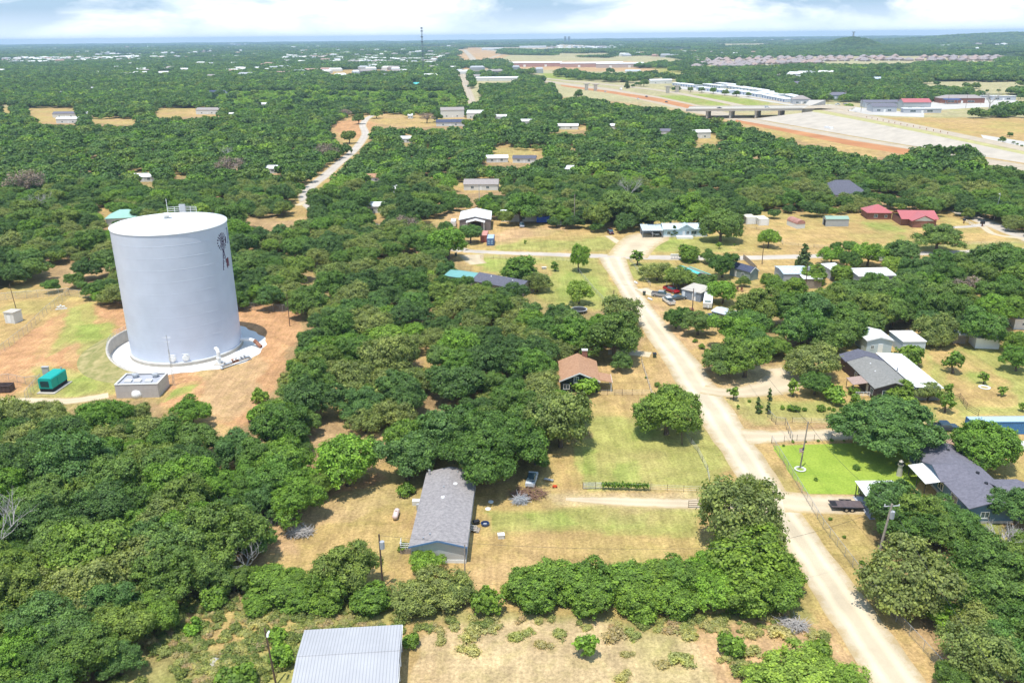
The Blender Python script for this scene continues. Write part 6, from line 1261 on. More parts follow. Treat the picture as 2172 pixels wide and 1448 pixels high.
MB().extr([(-4.4, 2.9), (-7.2, 2.5), (-7.2, 2.6), (-4.4, 3.0)], 7.9, 14.3, 'y').build('porch_roof', R_WX, bh)
for y in (8.2, 11, 14): MB().box((-7.0, y, 1.25), (.12, .12, 2.5)).build('porch_post', MT['black'], bh)
MB().extr([(8.0, 2.9), (14.6, 2.9), (11.3, 4.1)], -4.5, -1.2, 'x').build('gable_dormer', siding('blue_grey_siding', (.11,.19,.26)), bh); c = MB(); c.extr([(7.7, 2.87), (11.3, 4.12), (14.9, 2.87), (14.9, 3.0), (11.3, 4.26), (7.7, 3.0)], -4.8, -.1, 'x'); c.build('dormer_roof', SH_SLATE, bh)
vents(bh, [(1.2, 5.5, 3.9), (1.8, 9.2, 3.75), (.6, 16.8, 4.0)], MT['black'], .3, .2); MB().box((0, 10.1, .2), (8.1, 20.3, .4)).build('foundation', MT['concrete'], bh)
cp = empty('carport', (56.0, 114.6, 0), 0, 'open white roofed carport on black posts beside the flatbed trailer', 'carport'); MB().extr([(0, 2.6), (7.0, 2.9), (7.0, 3.0), (0, 2.7)], 0, 6.2, 'x').build('roof', R_WX, cp)
for x in (.3, 5.9):
    for y in (.3, 6.7): MB().box((x, y, 1.32), (.12, .12, 2.62)).build('post', MT['black'], cp)
MB().box((3.1, 3.5, .03), (6.2, 7.0, .06)).build('slab', m_flat, cp)
ch = bld('clapboard_house', 'brown clapboard house with olive grey roof and long white wing', 'house', (79.0, 160.0), 0, 7.7, 14.6, 2.85, 'gable', 1.15, 'y', siding('brown_siding', (.10,.065,.065)), SH_OLIVE, .35,
 [('F', -1.6, .9, 1.3, 1.3, 'w'), ('L', 10, .8, 1.2, 1.3, 'w'), ('L', 3.8, .2, 1.0, 2.0, 'd'), ('L', 1.5, .9, 1.2, 1.2, 'w')])
c = MB(); c.extr([(-3.85, 0), (3.85, 0), (3.85, 2.85), (0, 4.0), (-3.85, 2.85)], 14.65, 19.0, 'y'); c.build('rear_wall', siding('brown_siding', (.10,.065,.065)), ch); c = MB(); c.extr([(-4.4, 2.74), (0, 4.06), (4.2, 2.8), (4.2, 2.94), (0, 4.2), (-4.4, 2.88)], 15.0, 19.6, 'y'); c.build('rear_roof', SH_DARK, ch)
c = MB(); c.box((7.0, 9.6, 1.35), (5.6, 19.2, 2.7)); c.build('wing_wall', mat('grey_panel', (.30,.31,.31), .8), ch); c = MB(); c.extr([(4.25, 3.02), (10.2, 2.72), (10.2, 2.86), (4.25, 3.16)], -.3, 19.8, 'y'); c.build('wing_roof', mat('white_membrane', (.82,.82,.81), .6, nscale=.3, namt=.03), ch)
c = MB(); c.extr([(-4.2, 2.7), (-7.3, 2.3), (-7.3, 2.4), (-4.2, 2.8)], 3.0, 6.9, 'y'); c.build('porch_roof', shingle('rusty_shingles', (.36,.26,.22)), ch)
for y in (3.2, 6.7): MB().box((-7.1, y, 1.16), (.12, .12, 2.3)).build('porch_post', MT['wood'], ch)
railing([(-7.1, 1.5), (-5.6, 1.4), (-4.2, 1.4)], .3, 1.1, r=.05).build('porch_railing', MT['white'], ch); vents(ch, [(-1.2, 7.0, 3.55), (-.6, 11, 3.75)], MT['white'], .15, .3); vents(ch, [(4.3, 8.5, 2.9)], MT['steel'], .2, 1.0, 'flue'); vents(ch, [(5.2, 16, 2.95)], MT['white'], .4, .3)
bld('storage_shed', 'left white storage shed with gable and door behind the clapboard house', 'shed', (87.4, 187.4), 0, 6.0, 7.2, 3.3, 'gable', .75, 'y', siding('pale_blue_siding', (.52,.60,.64)), R_WX, .25, [('F', .3, .1, 1.2, 2.3, 'd'), ('F', -1.6, 1.2, .6, .8, 'w')], fascia=MT['white'])
bld('storage_shed', 'right white storage shed with low flat roof behind the clapboard house', 'shed', (95.5, 187.0), 0, 5.4, 7.6, 3.0, 'flat', .1, 'y', siding('pale_blue_siding', (.52,.60,.64)), MT['white'], .15, [('R', 2, .1, 1.0, 2.1, 'd')])
bld('lean_to', 'small dark lean to with tin roof in the shade of the orchard trees', 'shed', tuple(at(2034,729))[:2], -5, 2.8, 3.0, 2.2, 'shed', .4, 'x', MT['wood'], R_WHITE, .2)
bld('storage_shed', 'white lean to shed at the back of the orchard lawn', 'shed', (114.6, 189.8), -8, 5.4, 4.2, 2.5, 'flat', .1, 'x', MT['white'], R_WHITE, .1)
bld('storage_trailer', 'grey box trailer at the right edge beyond the orchard', 'trailer', tuple(at(2170,699))[:2], -10, 4.5, 6, 2.6, 'flat', .1, 'x', MT['offwhite'], MT['white'], .05, [('F', 0, 1.2, .8, .6, 'w')])
def container(label, org, rz, L, c, D=2.44, doors=None, roofc=None, h=2.6):
    m = mat('container_paint', c, .5, 0, .7, .08, ('x', .35, .8, .6)); my = mat('container_paint_end', c, .5, 0, .7, .08, ('y', .35, .8, .6)); g = empty('shipping_container', (org[0], org[1], 0), math.radians(rz), label, 'container')
    b = MB(); b.box((0, D/2, h/2+.08), (L, D, h-.16)); b.build('shell', m, g); MB().box((0, D/2, h+.005), (L-.1, D-.1, .05)).build('roof', mat('container_roof', roofc or tuple(v*1.3+.1 for v in c), .5, 0, .7, .08, ('x' if L > D else 'y', .35, .88, .4)), g)
    b = MB()
    for x in (-L/2, L/2):
        for y in (0, D): b.box((x, y, h/2), (.14, .14, h))
    for z_ in (.08, h-.07): b.box((0, -.02, z_), (L, .1, .15)); b.box((0, D+.02, z_), (L, .1, .15)); b.box((-L/2-.02, D/2, z_), (.1, D, .15)); b.box((L/2+.02, D/2, z_), (.1, D, .15))
    b.build('frame', carpaint(tuple(v*.8 for v in c)), g)
    if doors:
        b = MB()
        for x in (-.62, .62):
            for z_ in (.75, 1.3, 1.85): b.box((x, -.09, z_), (.75, .05, .33))
        b.build('door_panel', carpaint((.30,.48,.68)), g); b = MB()
        for x in (-.95, -.25, .25, .95): b.tube([(x, -.12, .2), (x, -.12, 2.4)], .03, 5)
        b.build('lock_rod', MT['steel'], g)
    return g
container('long blue shipping container at the right edge beyond the dark blue pickup', (94.5, 143.9), -.5, 15.0, (.06,.20,.42), roofc=(.42,.56,.68))
container('blue shipping container with doors facing the paved road', (-7.6, 301.3), -2, 2.44, (.06,.16,.40), 7.0, True, (.40,.50,.58)); container('rust red shipping container behind the blue one with doors', (-10.1, 306.5), -2, 2.4, (.42,.13,.09), 8.5, None, (.58,.26,.20))
bld('workshop', 'white roofed metal building with open porch bay behind the round oak', 'workshop', (-14.1, 327.0), 0, 12.2, 16.5, 4.3, 'gable', 1.3, 'y', siding('taupe_siding', (.20,.17,.16)), R_WX, .3, [('F', -4.2, 1, 1.2, 1.2, 'w'), ('F', .3, .05, 4.2, 3.4, 'o')])
wk = [o for o in COL.objects if o.name == 'workshop'][0]; MB().extr([(-3.4, 3.75), (.3, 4.7), (4.0, 3.75), (4.0, 3.9), (.3, 4.85), (-3.4, 3.9)], -3.4, .2, 'y').build('porch_roof', R_WX, wk)
for x in (-3.0, 3.6): MB().box((x, -3.1, 1.9), (.2, .2, 3.7)).build('porch_post', MT['white'], wk)
pb = bld('bungalow', 'pale blue bungalow with white deck and attached carport', 'house', (65.9, 312.2), -1, 16.4, 8.2, 3.0, 'gable', 1.3, 'x', siding('pale_blue_wall', (.45,.60,.68)), R_BLUEW, .4,
 [('F', 3.2, 1.0, 2.0, 1.3, 'w'), ('F', 6.6, .9, 1.8, 1.5, 'w'), ('F', -.6, .2, 1.0, 2.1, 'd'), ('F', .9, 1, 1.0, 1.2, 'w'), ('F', -6.2, 1, 1.2, 1.1, 'w')], skirt=MT['white'])
c = MB(); c.extr([(-2.6, 3.0), (3.0, 3.0), (.2, 4.6)], -.5, 3.5, 'y'); c.build('gable_dormer', siding('pale_blue_wall', (.45,.60,.68)), pb); c = MB(); c.extr([(-3.0, 2.9), (.2, 4.7), (3.4, 2.9), (3.4, 3.05), (.2, 4.85), (-3.0, 3.05)], -.8, 3.9, 'y'); c.build('dormer_roof', R_BLUEW, pb)
MB().box((-.6, -1.8, .35), (6.0, 3.2, .7)).build('deck', MT['white'], pb); railing([(-3.5, -3.3), (-2, -3.3), (-.6, -3.3), (.8, -3.3), (2.3, -3.3)], .7, 1.0, r=.05).build('deck_railing', MT['white'], pb)
c = MB(); c.extr([(-1.2, 2.7), (6.5, 3.5), (6.5, 3.62), (-1.2, 2.82)], -16.4, -8.6, 'x'); c.build('carport_roof', R_BLUEW, pb); MB().box((-12.4, 6.4, 1.7), (7.6, .1, 3.4)).build('carport_wall', MT['greysteel'], pb)
for x in (-16.2, -12.5, -8.9): MB().box((x, -1, 1.35), (.14, .14, 2.7)).build('carport_post', MT['greysteel'], pb)
rr = bld('brick_house', 'red metal roofed brick house with two wings', 'house', (150.8, 340.0), -6, 9.4, 9, 2.7, 'hip', 2.6, 'x', MT['brick'], R_RED, .5, [('F', -1.5, .9, 1.2, 1.2, 'w'), ('F', 2.5, .9, .9, .9, 'w')])
c = MB(); c.box((11.6, -5.5, 1.35), (13.4, 11.0, 2.7)); c.build('wing_wall', MT['brick'], rr); c = MB(); c.extr([(-12.0, 2.62), (-5.5, 4.9), (1.0, 2.62), (1.0, 2.76), (-5.5, 5.05), (-12.0, 2.76)], 4.6, 18.9, 'x'); c.build('wing_roof', R_RED, rr)
c = MB(); c.extr([(8.0, 2.7), (16.4, 2.7), (12.2, 4.55)], -15.0, -6.0, 'y').extr([(8.0, 0), (16.4, 0), (16.4, 2.7), (8.0, 2.7)], -15.0, -11.0, 'y'); c.build('garage_wall', MT['brick'], rr); c = MB(); c.extr([(7.4, 2.58), (12.2, 4.7), (17.0, 2.58), (17.0, 2.72), (12.2, 4.86), (7.4, 2.72)], -15.5, -5.6, 'y'); c.build('garage_roof', R_RED, rr); MB().extr([(8.6, 2.7), (15.8, 2.7), (12.2, 4.4)], -15.06, -15.01, 'y').build('gable_panel', MT['offwhite'], rr)
bld('barrel_shed', 'barrel roofed shed with rusty pink top and white sides', 'shed', tuple(at(1698,485))[:2], 12, 3.6, 7.5, 1.9, 'barrel', 1.5, 'y', MT['offwhite'], mat('rusty_pink_roof', (.40,.20,.16), .7, nscale=1, namt=.3), .1)
bld('barrel_shed', 'green roofed metal shed on the dry lawn', 'shed', (129.0, 327.6), -3, 8.8, 4.6, 2.9, 'gable', .8, 'x', siding('light_steel_siding', (.42,.43,.42)), R_GREENM, .15, [('L', 2, .1, 2.4, 2.3, 'o')]); bpy.data.objects['barrel_shed.001'].name = 'metal_shed'
bld('storage_box', 'left white storage box at the wood edge', 'container', (96.6, 333.3), 2, 4.0, 7.0, 2.6, 'flat', .1, 'x', MT['offwhite'], mat('cream_roof', (.70,.66,.50), .7), .03, [('F', 0, .1, 2.8, 2.2, 'd')]); bld('storage_box', 'right white storage box at the wood edge', 'container', (100.9, 330.6), 2, 4.0, 7.0, 2.5, 'flat', .1, 'x', MT['offwhite'], mat('cream_roof', (.70,.66,.50), .7), .03, [('F', 0, .1, 2.8, 2.2, 'd')])
bld('hipped_house', 'large charcoal hip roofed house hidden in the wood above the red roof', 'house', tuple(at(1792,428))[:2], -4, 21, 15, 3.0, 'hip', 5.5, 'x', MT['offwhite'], SH_DARK, .5, block=False)
tq = bld('turquoise_trimmed_house', 'brown roofed house with turquoise roof edges between the yard trees', 'house', (57.0, 247.0), 25, 7.5, 9, 2.7, 'gable', 1.2, 'y', MT['wood'], SH_TAN, .3, [('F', 0, .9, 1.2, 1.1, 'w')])
MB().extr([(-.9, 3.66), (0, 3.96), (.9, 3.66), (.9, 3.78), (0, 4.1), (-.9, 3.78)], -.6, 9.6, 'y').build('ridge_cap', R_TURQ, tq); MB().extr([(-4.5, 2.78), (-3.2, 3.2), (-3.2, 3.32), (-4.5, 2.92)], -.6, 9.6, 'y').build('roof_edge', R_TURQ, tq); MB().extr([(3.2, 3.2), (4.5, 2.78), (4.5, 2.92), (3.2, 3.32)], -.6, 9.6, 'y').build('roof_edge', R_TURQ, tq); MB().extr([(-9.8, 2.6), (-4.4, 2.7), (-4.4, 2.85), (-9.8, 2.75)], 2.0, 4.0, 'y').build('porch_roof', R_TURQ, tq)
for x in (-9.5, -7): MB().box((x, 3, 1.3), (.12, .12, 2.6)).build('porch_post', MT['white'], tq)
bld('cabin', 'small grey green cabin with navy roof and white corner trim', 'cabin', (75.3, 251.8), 32, 3.6, 8.5, 2.8, 'gable', 1.3, 'y', siding('sage_siding', (.26,.32,.30)), SH_NAVY, .2, [('L', 3, .8, 1.0, 1.1, 'w'), ('L', 6, .2, .9, 1.9, 'd')], fascia=MT['white'])
rbn = bld('metal_barn', 'big metal barn with streaked bluish tin roof', 'barn', (86.8, 245.6), 0, 8.8, 9.0, 3.6, 'gable', .5, 'x', MT['greysteel'], ribbed('streaked_tin', (.58,.66,.72), 'x', .9, .8, .5, .1, 1.2, .25), .2)
bld('metal_barn', 'weathered grey lean to with white roof beside the streaked tin barn', 'barn', tuple(at(1722,612))[:2], 0, 5.5, 5, 3.0, 'shed', .4, 'x', MT['wood'], R_WHITE, .2)
bld('long_shed', 'long white roofed shed partly hidden by yellow green trees', 'shed', (110.0, 243.5), 3, 11.5, 7.0, 3.3, 'shed', .5, 'x', MT['greysteel'], R_WHITE, .2); bld('long_shed', 'small white roofed shed left of the long white roofed shed', 'shed', tuple(at(1775,592))[:2], 10, 4.5, 6, 3.0, 'shed', .4, 'x', MT['greysteel'], R_WHITE, .2)
bld('grey_shed', 'grey shed with flat pale roof and white door beside the travel trailer', 'shed', (51.6, 231.6), -43, 6.3, 6.6, 2.7, 'shed', .3, 'x', siding('slate_blue_siding', (.24,.28,.34)), MT['concrete'], .2, [('F', 1.0, .1, 1.2, 2.2, 'd'), ('F', -2.4, .1, .9, 2.2, 'd')])
bld('tin_shed', 'small shed with pale blue tin roof above the dark navy car', 'shed', (56.4, 212.4), 28, 0.1+4.6, 5.5, 2.4, 'shed', .3, 'x', MT['wood'], R_BLUEW, .25) if False else bld('tin_shed', 'small shed with pale blue tin roof above the dark navy car', 'shed', (59.3, 211.0), 42, 4.6, 6.0, 2.4, 'gable', .5, 'y', MT['wood'], ribbed('tin_roof', (.55,.62,.66), 'y', .6), .25, [('F', -1, .1, .9, 2.0, 'd')])
dh = bld('shingled_house', 'dark charcoal shingled house with teal metal roof at the back', 'house', (4.5, 238.5), 55, 8.0, 17, 2.8, 'gable', 1.5, 'y', MT['wood'], SH_DARK, .4)
vents(dh, [(-1.5, 4, 4.0), (-1.2, 12, 4.1)], MT['white'], .2, .3)
bld('teal_shed', 'teal metal roofed shed adjoining the charcoal shingled house', 'shed', (-10.0, 248.5), 60, 7.0, 10, 2.9, 'gable', .9, 'y', MT['wood'], mat('teal_metal', (.16,.36,.34), .5, nscale=.5, namt=.06), .3)
bld('farmhouse', 'white roofed house half hidden behind the blue tarp', 'house', tuple(at(1125,470))[:2], 0, 24, 7, 3.2, 'gable', 1.0, 'x', MT['offwhite'], R_WHITE, .3, [('F', 4, 1, 1.4, 1.1, 'w'), ('F', -3, 1, 1.4, 1.1, 'w')], block=False)
p = at(1163,474); tag(MB().box((0, 0, 1.6), (9.6, .08, 2.2)).box((0, .6, 2.72), (9.6, 1.2, .06)).build('tarp', mat('blue_tarp', (.02,.09,.50), .5), None, tuple(p)), 'bright blue tarp hung under the oaks beside the box truck', 'tarp')
bld('green_roofed_house', 'pale green roofed house left of the tank roof', 'house', tuple(at(262,478))[:2], 12, 13, 10, 3.0, 'hip', 2.6, 'x', MT['offwhite'], mat('sea_green_roof', (.28,.48,.40), .6, nscale=.4, namt=.05), .4, block=False)
FARB = [('mobile_home', 'white trailer roof just above the tank, in the far wood', (305,386), 14, 5, 2.8, R_WHITE), ('mobile_home', 'small white roof right of the tank in the upper wood', (573,368), 8, 5, 2.8, R_WHITE), ('small_house', 'brown roofed house hidden above the winding road', (790,388), 10, 8, 2.8, SH_BROWN), ('mobile_home', 'white roofed trailer left of the camper van with cars under it', (802,452), 11, 5, 3, R_WHITE),
 ('small_house', 'pale roof between oaks behind the camper van', (835,412), 6, 5, 2.6, R_WHITE), ('small_house', 'grey roofed house in the clearing above the metal building', (1020,404), 17, 10, 3, SH_TAN), ('mobile_home', 'white roof of a trailer in the upper dirt clearing', (1055,345), 13, 5, 2.8, R_WHITE), ('mobile_home', 'grey trailer right of the white one in the upper dirt clearing', (1112,346), 14, 5, 2.8, SH_DARK),
 ('small_house', 'small white roofed building on the upper wood edge', (1206,368), 6, 5, 2.6, R_WHITE), ('mobile_home', 'long pale roof deep in the wood below the highway', (1200,275), 20, 6, 3, R_WHITE), ('small_house', 'white roofed house in the wood right of the long pale roof', (1300,275), 16, 6, 3, R_WHITE), ('small_house', 'tan brick building in the wood below the bridge', (1487,294), 14, 8, 4.5, R_WHITE), ('small_house', 'bluish roofed house in the wood left of the tan brick building', (1410,287), 15, 8, 3, SH_SLATE), ('small_house', 'white roofed shed in the wood above the winding road', (860,303), 9, 6, 3, R_WHITE),
 ('farmhouse', 'two storey taupe farmhouse at the end of the straight road', (960,250), 22, 12, 7, SH_TAN), ('farmhouse', 'navy roofed house with white dormers below the taupe farmhouse', (955,268), 24, 11, 3.2, SH_NAVY), ('long_shed', 'white and blue metal building right of the taupe farmhouse', (1007,252), 15, 12, 5, R_WHITE), ('small_house', 'white and red outbuilding by the straight road', (1060,256), 12, 7, 3.6, R_WHITE), ('small_house', 'white roofed house left of the mid wood', (1115,266), 12, 7, 3.4, R_WHITE),
 ('tiny_shed', 'tiny white shed alone in the far dry field', (870,252), 4, 4, 3, R_WHITE), ('farmhouse', 'navy hip roofed house rising out of the left woods', (451,204), 30, 16, 4, SH_NAVY), ('farmhouse', 'white farmhouse beside the far lane at the left', (440,243), 24, 10, 4.5, SH_TAN), ('tiny_shed', 'small white shed right of the white farmhouse', (488,250), 10, 6, 3.2, R_WHITE), ('mobile_home', 'white mobile home at the far left lane', (145,262), 22, 8, 4, R_WHITE), ('mobile_home', 'grey roofed house behind the far left mobile home', (140,250), 26, 9, 4, SH_SLATE), ('greenhouse', 'green roofed shed in the light green scrub', (879,186), 30, 12, 5, R_TURQ),
 ('mobile_home', 'white roof at the left end of the far lane', (185,247), 14, 6, 3, R_WHITE), ('mobile_home', 'white roof in the far left woods', (400,206), 14, 6, 3.5, R_WHITE), ('mobile_home', 'white roof beside the scrub field', (557,228), 13, 6, 3.4, R_WHITE), ('mobile_home', 'white roof among the trees at far left', (130,202), 12, 6, 3.5, R_WHITE), ('mobile_home', 'pale roof among the trees left of the hip roofed house', (195,195), 12, 8, 5, R_WHITE), ('small_house', 'white roofed barn left of the palest woods', (300,153), 60, 18, 6, R_WHITE), ('small_house', 'white barn beyond the left woods', (392,153), 40, 14, 6, R_WHITE), ('small_house', 'white barn beyond the woods, below the pale quarry', (515,152), 34, 14, 7, R_WHITE), ('small_house', 'little white barn next to the white barn below the quarry', (545,150), 26, 12, 6, R_WHITE),
 ('long_shed', 'long white storefront beyond the dark mid wood', (1063,172), 90, 10, 5, R_WHITE), ('small_house', 'reddish roofed house beside the straight road', (1012,168), 36, 14, 5, SH_TAN), ('long_shed', 'blue and white barn on the meadow above the highway', (1402,178), 34, 10, 5, R_WHITE), ('long_shed', 'small blue roofed shed in the tree row above the highway', (1342,156), 30, 9, 5, R_BLUEW)]
for nm, lb, p, L_, D_, h_, rm in FARB:
    q = at(*p); bld(nm, lb, 'house' if 'house' in nm or 'home' in nm else 'shed', (q.x, q.y), rnd.uniform(-8, 8), L_, D_, h_, 'gable', 1.4 if D_ < 9 else D_*.18, 'x', MT['offwhite'], rm, .3, [('F', -L_*.25, 1, 1.4, 1.1, 'w'), ('F', L_*.2, 1, 1.4, 1.1, 'w'), ('F', 0, .1, 1.0, 2.1, 'd')], block=False)
# ---- highway: bridge, embankment, frontage road
br_ = empty('overpass', (0, 0, 0), 0, 'concrete highway overpass on rows of round columns', 'bridge'); A_, B_ = at(1452, 243), at(1700, 243); Z = 8.0
a2, b2 = at(1455, 233, Z), at(1702, 231, Z); a3, b3 = at(1462, 227.5, Z), at(1715, 225, Z)
def slab(mb, P, z0, z1): return mb.prism([(p.x, p.y) for p in P], z0, z1)
slab(MB(), [a2, b2, b3, a3], Z-1.5, Z).build('deck', MT['concrete'], br_)
for P0, P1, o in ((a2, b2, -.2), (a3, b3, .2)): d = (P1-P0).normalized(); n_ = Vector((-d.y, d.x, 0))*o; slab(MB(), [P0-n_*1, P1-n_*1, P1+n_*1, P0+n_*1], Z+.002, Z+.95).build('parapet', mat('pale_concrete', (.62,.57,.48), .9), br_)
for f_ in (.18, .38, .60, .80):
    for k in range(5):
        p = a2.lerp(b2, f_).lerp(a3.lerp(b3, f_), .06+k*.22); MB().tube([(p.x, p.y, -.2), (p.x, p.y, Z-2.0)], .9, 10).build('column', MT['concrete'], br_)
    p, q = a2.lerp(b2, f_), a3.lerp(b3, f_); MB().box(((p.x+q.x)/2, (p.y+q.y)/2, Z-1.9), (2.0, (q-p).length*.96, 1.0), math.atan2((q-p).y, (q-p).x)-math.pi/2).build('pier_cap', MT['concrete'], br_)
# embankment of pale riprap rising to the frontage road
m_riprap = mat('pale_riprap', (.46,.405,.33), .95, nscale=.12, namt=.12)
lo = [(1600, 252), (1640, 259), (1800, 287), (1930, 309), (2050, 327), (2172, 346), (2400, 382)]; hi = [(1722, 237), (1745, 241), (1830, 257), (1950, 281), (2060, 304), (2172, 328), (2400, 369)]
HZS = [6.5, 6.5, 6.3, 5.2, 4.0, 2.6, 2.0]
hp_ = lambda dx, dy: [at(p[0]+dx, p[1]+dy, z_) for p, z_ in zip(hi, HZS)]
strip('embankment', [at(*p) for p in lo], hp_(0, 0), m_riprap, .05)
strip('embankment_grass', hp_(0, 0), hp_(6, -5), mat('verge_grass', (.40,.37,.16), 1, nscale=.2, namt=.2), .06)
strip('frontage_road', hp_(6, -5), hp_(14, -13), CONC, .07)
fr2 = hp_(14, -13); strip('embankment_grass', fr2, [Vector((p.x+12, p.y+40, 0)) for p in fr2], mat('verge_grass_far', (.38,.36,.16), 1, nscale=.1, namt=.2), .03)
slab(MB(), [at(1700, 243, 0), at(1722, 238, 0), at(1750, 226, 0), at(1715, 226, 0)], -.1, 6.5).build('abutment', MT['concrete'], br_)
strip('bridge_road', [b2, at(1740, 230, Z), at(1800, 234, 5)], [b3, at(1750, 223, Z), at(1820, 226, 5)], CONC, .05)
# traffic
TR_ = [('sedan', 'black car crossing the overpass', (1520,231), (1532,231), Z, (.02,.02,.02)), ('suv', 'white car crossing the overpass near its right end', (1622,229), (1632,229), Z, (.8,.8,.8)), ('van', 'white box truck at the foot of the pale embankment', (1752,275), (1764,277), 0, (.85,.86,.88)), ('van', 'white truck on the far lanes left of the slip road', (1314,190), (1320,192), 0, (.85,.85,.85)), ('sedan', 'white car on the near highway lanes', (1350,210), (1357,212), 0, (.8,.8,.8)), ('suv', 'dark red truck parked in the highway works', (1369,206), (1374,207), 0, (.12,.02,.02)), ('sedan', 'dark car on the near highway lanes', (1411,217), (1416,218), 0, (.03,.03,.03)), ('sedan', 'silver car at the left end of the highway', (1281,195), (1287,196), 0, (.6,.6,.6)), ('suv', 'black truck at the left of the highway works', (1262,191), (1267,192), 0, (.05,.05,.05)), ('pickup', 'white pickup in the lot right of the overpass', (1772,223), (1782,223), 0, (.8,.8,.8)), ('sedan', 'grey car beside the white pickup in the lot', (1790,222), (1797,222), 0, (.3,.3,.32)), ('sedan', 'dark car in the lot left of the blue grey shop', (1826,224), (1834,224), 0, (.08,.08,.09)), ('sedan', 'white car on the straight far road', (988,182), (990,184), 0, (.8,.8,.8))]
for k, lb, r_, f_, z_, c_ in TR_:
    a = at(r_[0], r_[1], z_); f2 = at(f_[0], f_[1], z_); g = car(k, lb, r_, f_, c_, {'van': 10}.get(k), 'truck' if k == 'van' else None, z_); g.location = ((a.x+f2.x)/2, (a.y+f2.y)/2, z_+.06)
for i in range(14):
    q = hi[1]; f_ = i/13; P0, P1 = at(1838, 250, 6.3), at(2010, 284, 5.0); p = P0.lerp(P1, f_); tag(MB().lathe([(.35, 0), (.35, .1), (.25, .12), (.22, 1.1), (.01, 1.15)], 8).build('traffic_barrel', mat('orange_barrel', (.35,.16,.08), .6) if i == 0 else bpy.data.materials['orange_barrel'], None, (p.x, p.y, p.z+.1)), 'dark traffic barrel on the frontage road above the embankment', 'traffic barrel', 'traffic barrels on the frontage road')
for lb, p in (('left concrete gantry pier standing in the highway median', (1244,192)), ('second concrete gantry pier standing in the highway median', (1263,193)), ('left pier of the unfinished bridge above the slip road', (1416,198)), ('right pier of the unfinished bridge above the slip road', (1436,196))):
    q = at(*p); g = empty('bridge_pier', tuple(q), math.radians(20), lb, 'bridge pier'); b = MB(); b.box((0, 0, 4), (4.5, 1.8, 8)); b.build('pier_shaft', MT['concrete'], g); MB().box((0, 0, 8.6), (9, 2.2, 1.2)).build('pier_cap', MT['concrete'], g)
# ---- storage units and shops beside the highway
m_unit = siding('pale_unit_wall', (.55,.60,.65))
for i, (pa_, pb_) in enumerate([((1424,181),(1478,187)), ((1484,183),(1530,188)), ((1474,190),(1545,199)), ((1508,180),(1570,187)), ((1530,186),(1600,196)), ((1545,196),(1612,207)), ((1560,189),(1640,202)), ((1612,207),(1668,218)), ((1650,204),(1695,215)), ((1600,200),(1650,208))]):
    q0_, q1_ = at(*pa_), at(*pb_); dd_ = q1_-q0_; L_ = dd_.length; an = math.degrees(math.atan2(dd_.y, dd_.x)); mid_ = (q0_+q1_)/2
    bld('storage_unit', 'long white roofed storage block in the rows beside the overpass', 'storage building', (mid_.x, mid_.y), an, L_*.94, 10, 3.4, 'shed', .5, 'x', m_unit, R_WHITE, .2, [('F', -L_*k, .2, 2.6, 2.4, 'g', MT['blue']) for k in (-.4, -.3, -.2, -.1, 0, .1, .2, .3, .4)], group='white storage blocks in rows', block=False)
SHOPS = [('office', 'small gabled office with blue front at the end of the storage blocks', (1700,221), 18, 14, 5, 'hip', 3.5, SH_TAN), ('shop', 'blue grey gabled shop beside the frontage road', (1876,238), 22, 20, 5, 'gable', 2.5, SH_SLATE), ('shop', 'low grey warehouse behind the blue grey shop', (1878,229), 40, 18, 5.5, 'shed', 1, SH_SLATE), ('shop', 'tall shop with bright red roof', (1944,233), 26, 18, 7, 'gable', 3, R_RED), ('shop', 'white flat roofed strip in front of the red roofed shop', (1956,240), 34, 9, 4, 'flat', .1, MT['white']), ('gas_station', 'brick store with dark fuel canopy across the pale lot', (2040,219), 46, 16, 5, 'hip', 3, SH_TAN), ('semi_trailer', 'left white semi trailer parked in the pale lot', (2090,212), 26, 4, 4.5, 'flat', .1, MT['white']), ('semi_trailer', 'right white semi trailer parked in the pale lot', (2128,213), 26, 4, 4.5, 'flat', .1, MT['white']), ('farmhouse', 'grey roofed house behind the trees right of the office', (1772,210), 34, 14, 4, 'hip', 3, SH_SLATE), ('farmhouse', 'white roofed house between the far dry fields', (1862,173), 40, 14, 4, 'shed', 2, R_BLUEW), ('farmhouse', 'grey house amid the trees behind the storage blocks', (1690,184), 24, 12, 4, 'hip', 3, SH_SLATE), ('farmhouse', 'grey roofed house in the far trees right of the curve road', (1690,168), 24, 12, 4, 'hip', 3, SH_SLATE)]
for nm, lb, p, L_, D_, h_, rf, rh_, rm in SHOPS:
    q = at(*p); g = bld(nm, lb, {'semi_trailer': 'trailer'}.get(nm, 'house' if nm == 'farmhouse' else 'shop'), (q.x, q.y), -6, L_, D_, h_, rf, rh_, 'x', MT['brick'] if nm == 'gas_station' else siding('shop_wall', (.48,.50,.53)), rm, .4, [('F', -L_*.25, 1, L_*.15, 1.6, 'w'), ('F', L_*.2, 1, L_*.15, 1.6, 'w'), ('F', 0, .1, 2.0, 2.4, 'd')], block=False)
    if nm == 'gas_station': MB().box((-14, -9, 4.6), (16, 9, .8)).build('canopy', MT['blue'], g); [MB().box((-14+x, -9, 2.1), (.5, .5, 4.2)).build('canopy_post', MT['greysteel'], g) for x in (-6, 6)]
for i, p in enumerate([(1755,232),(1826,238),(1893,214),(1905,228),(1918,225),(1930,218),(1963,226),(2010,222),(2048,230),(2080,222),(2116,214),(1788,224),(2158,220)]):
    upole('tall thin power pole by the shops, one of the row along the frontage road', p[0], p[1], 15, (0, 0), 2.4)
for o in COL.objects:
    if o.get('label', '').startswith('tall thin power pole by'): o['group'] = 'power poles along the shops'
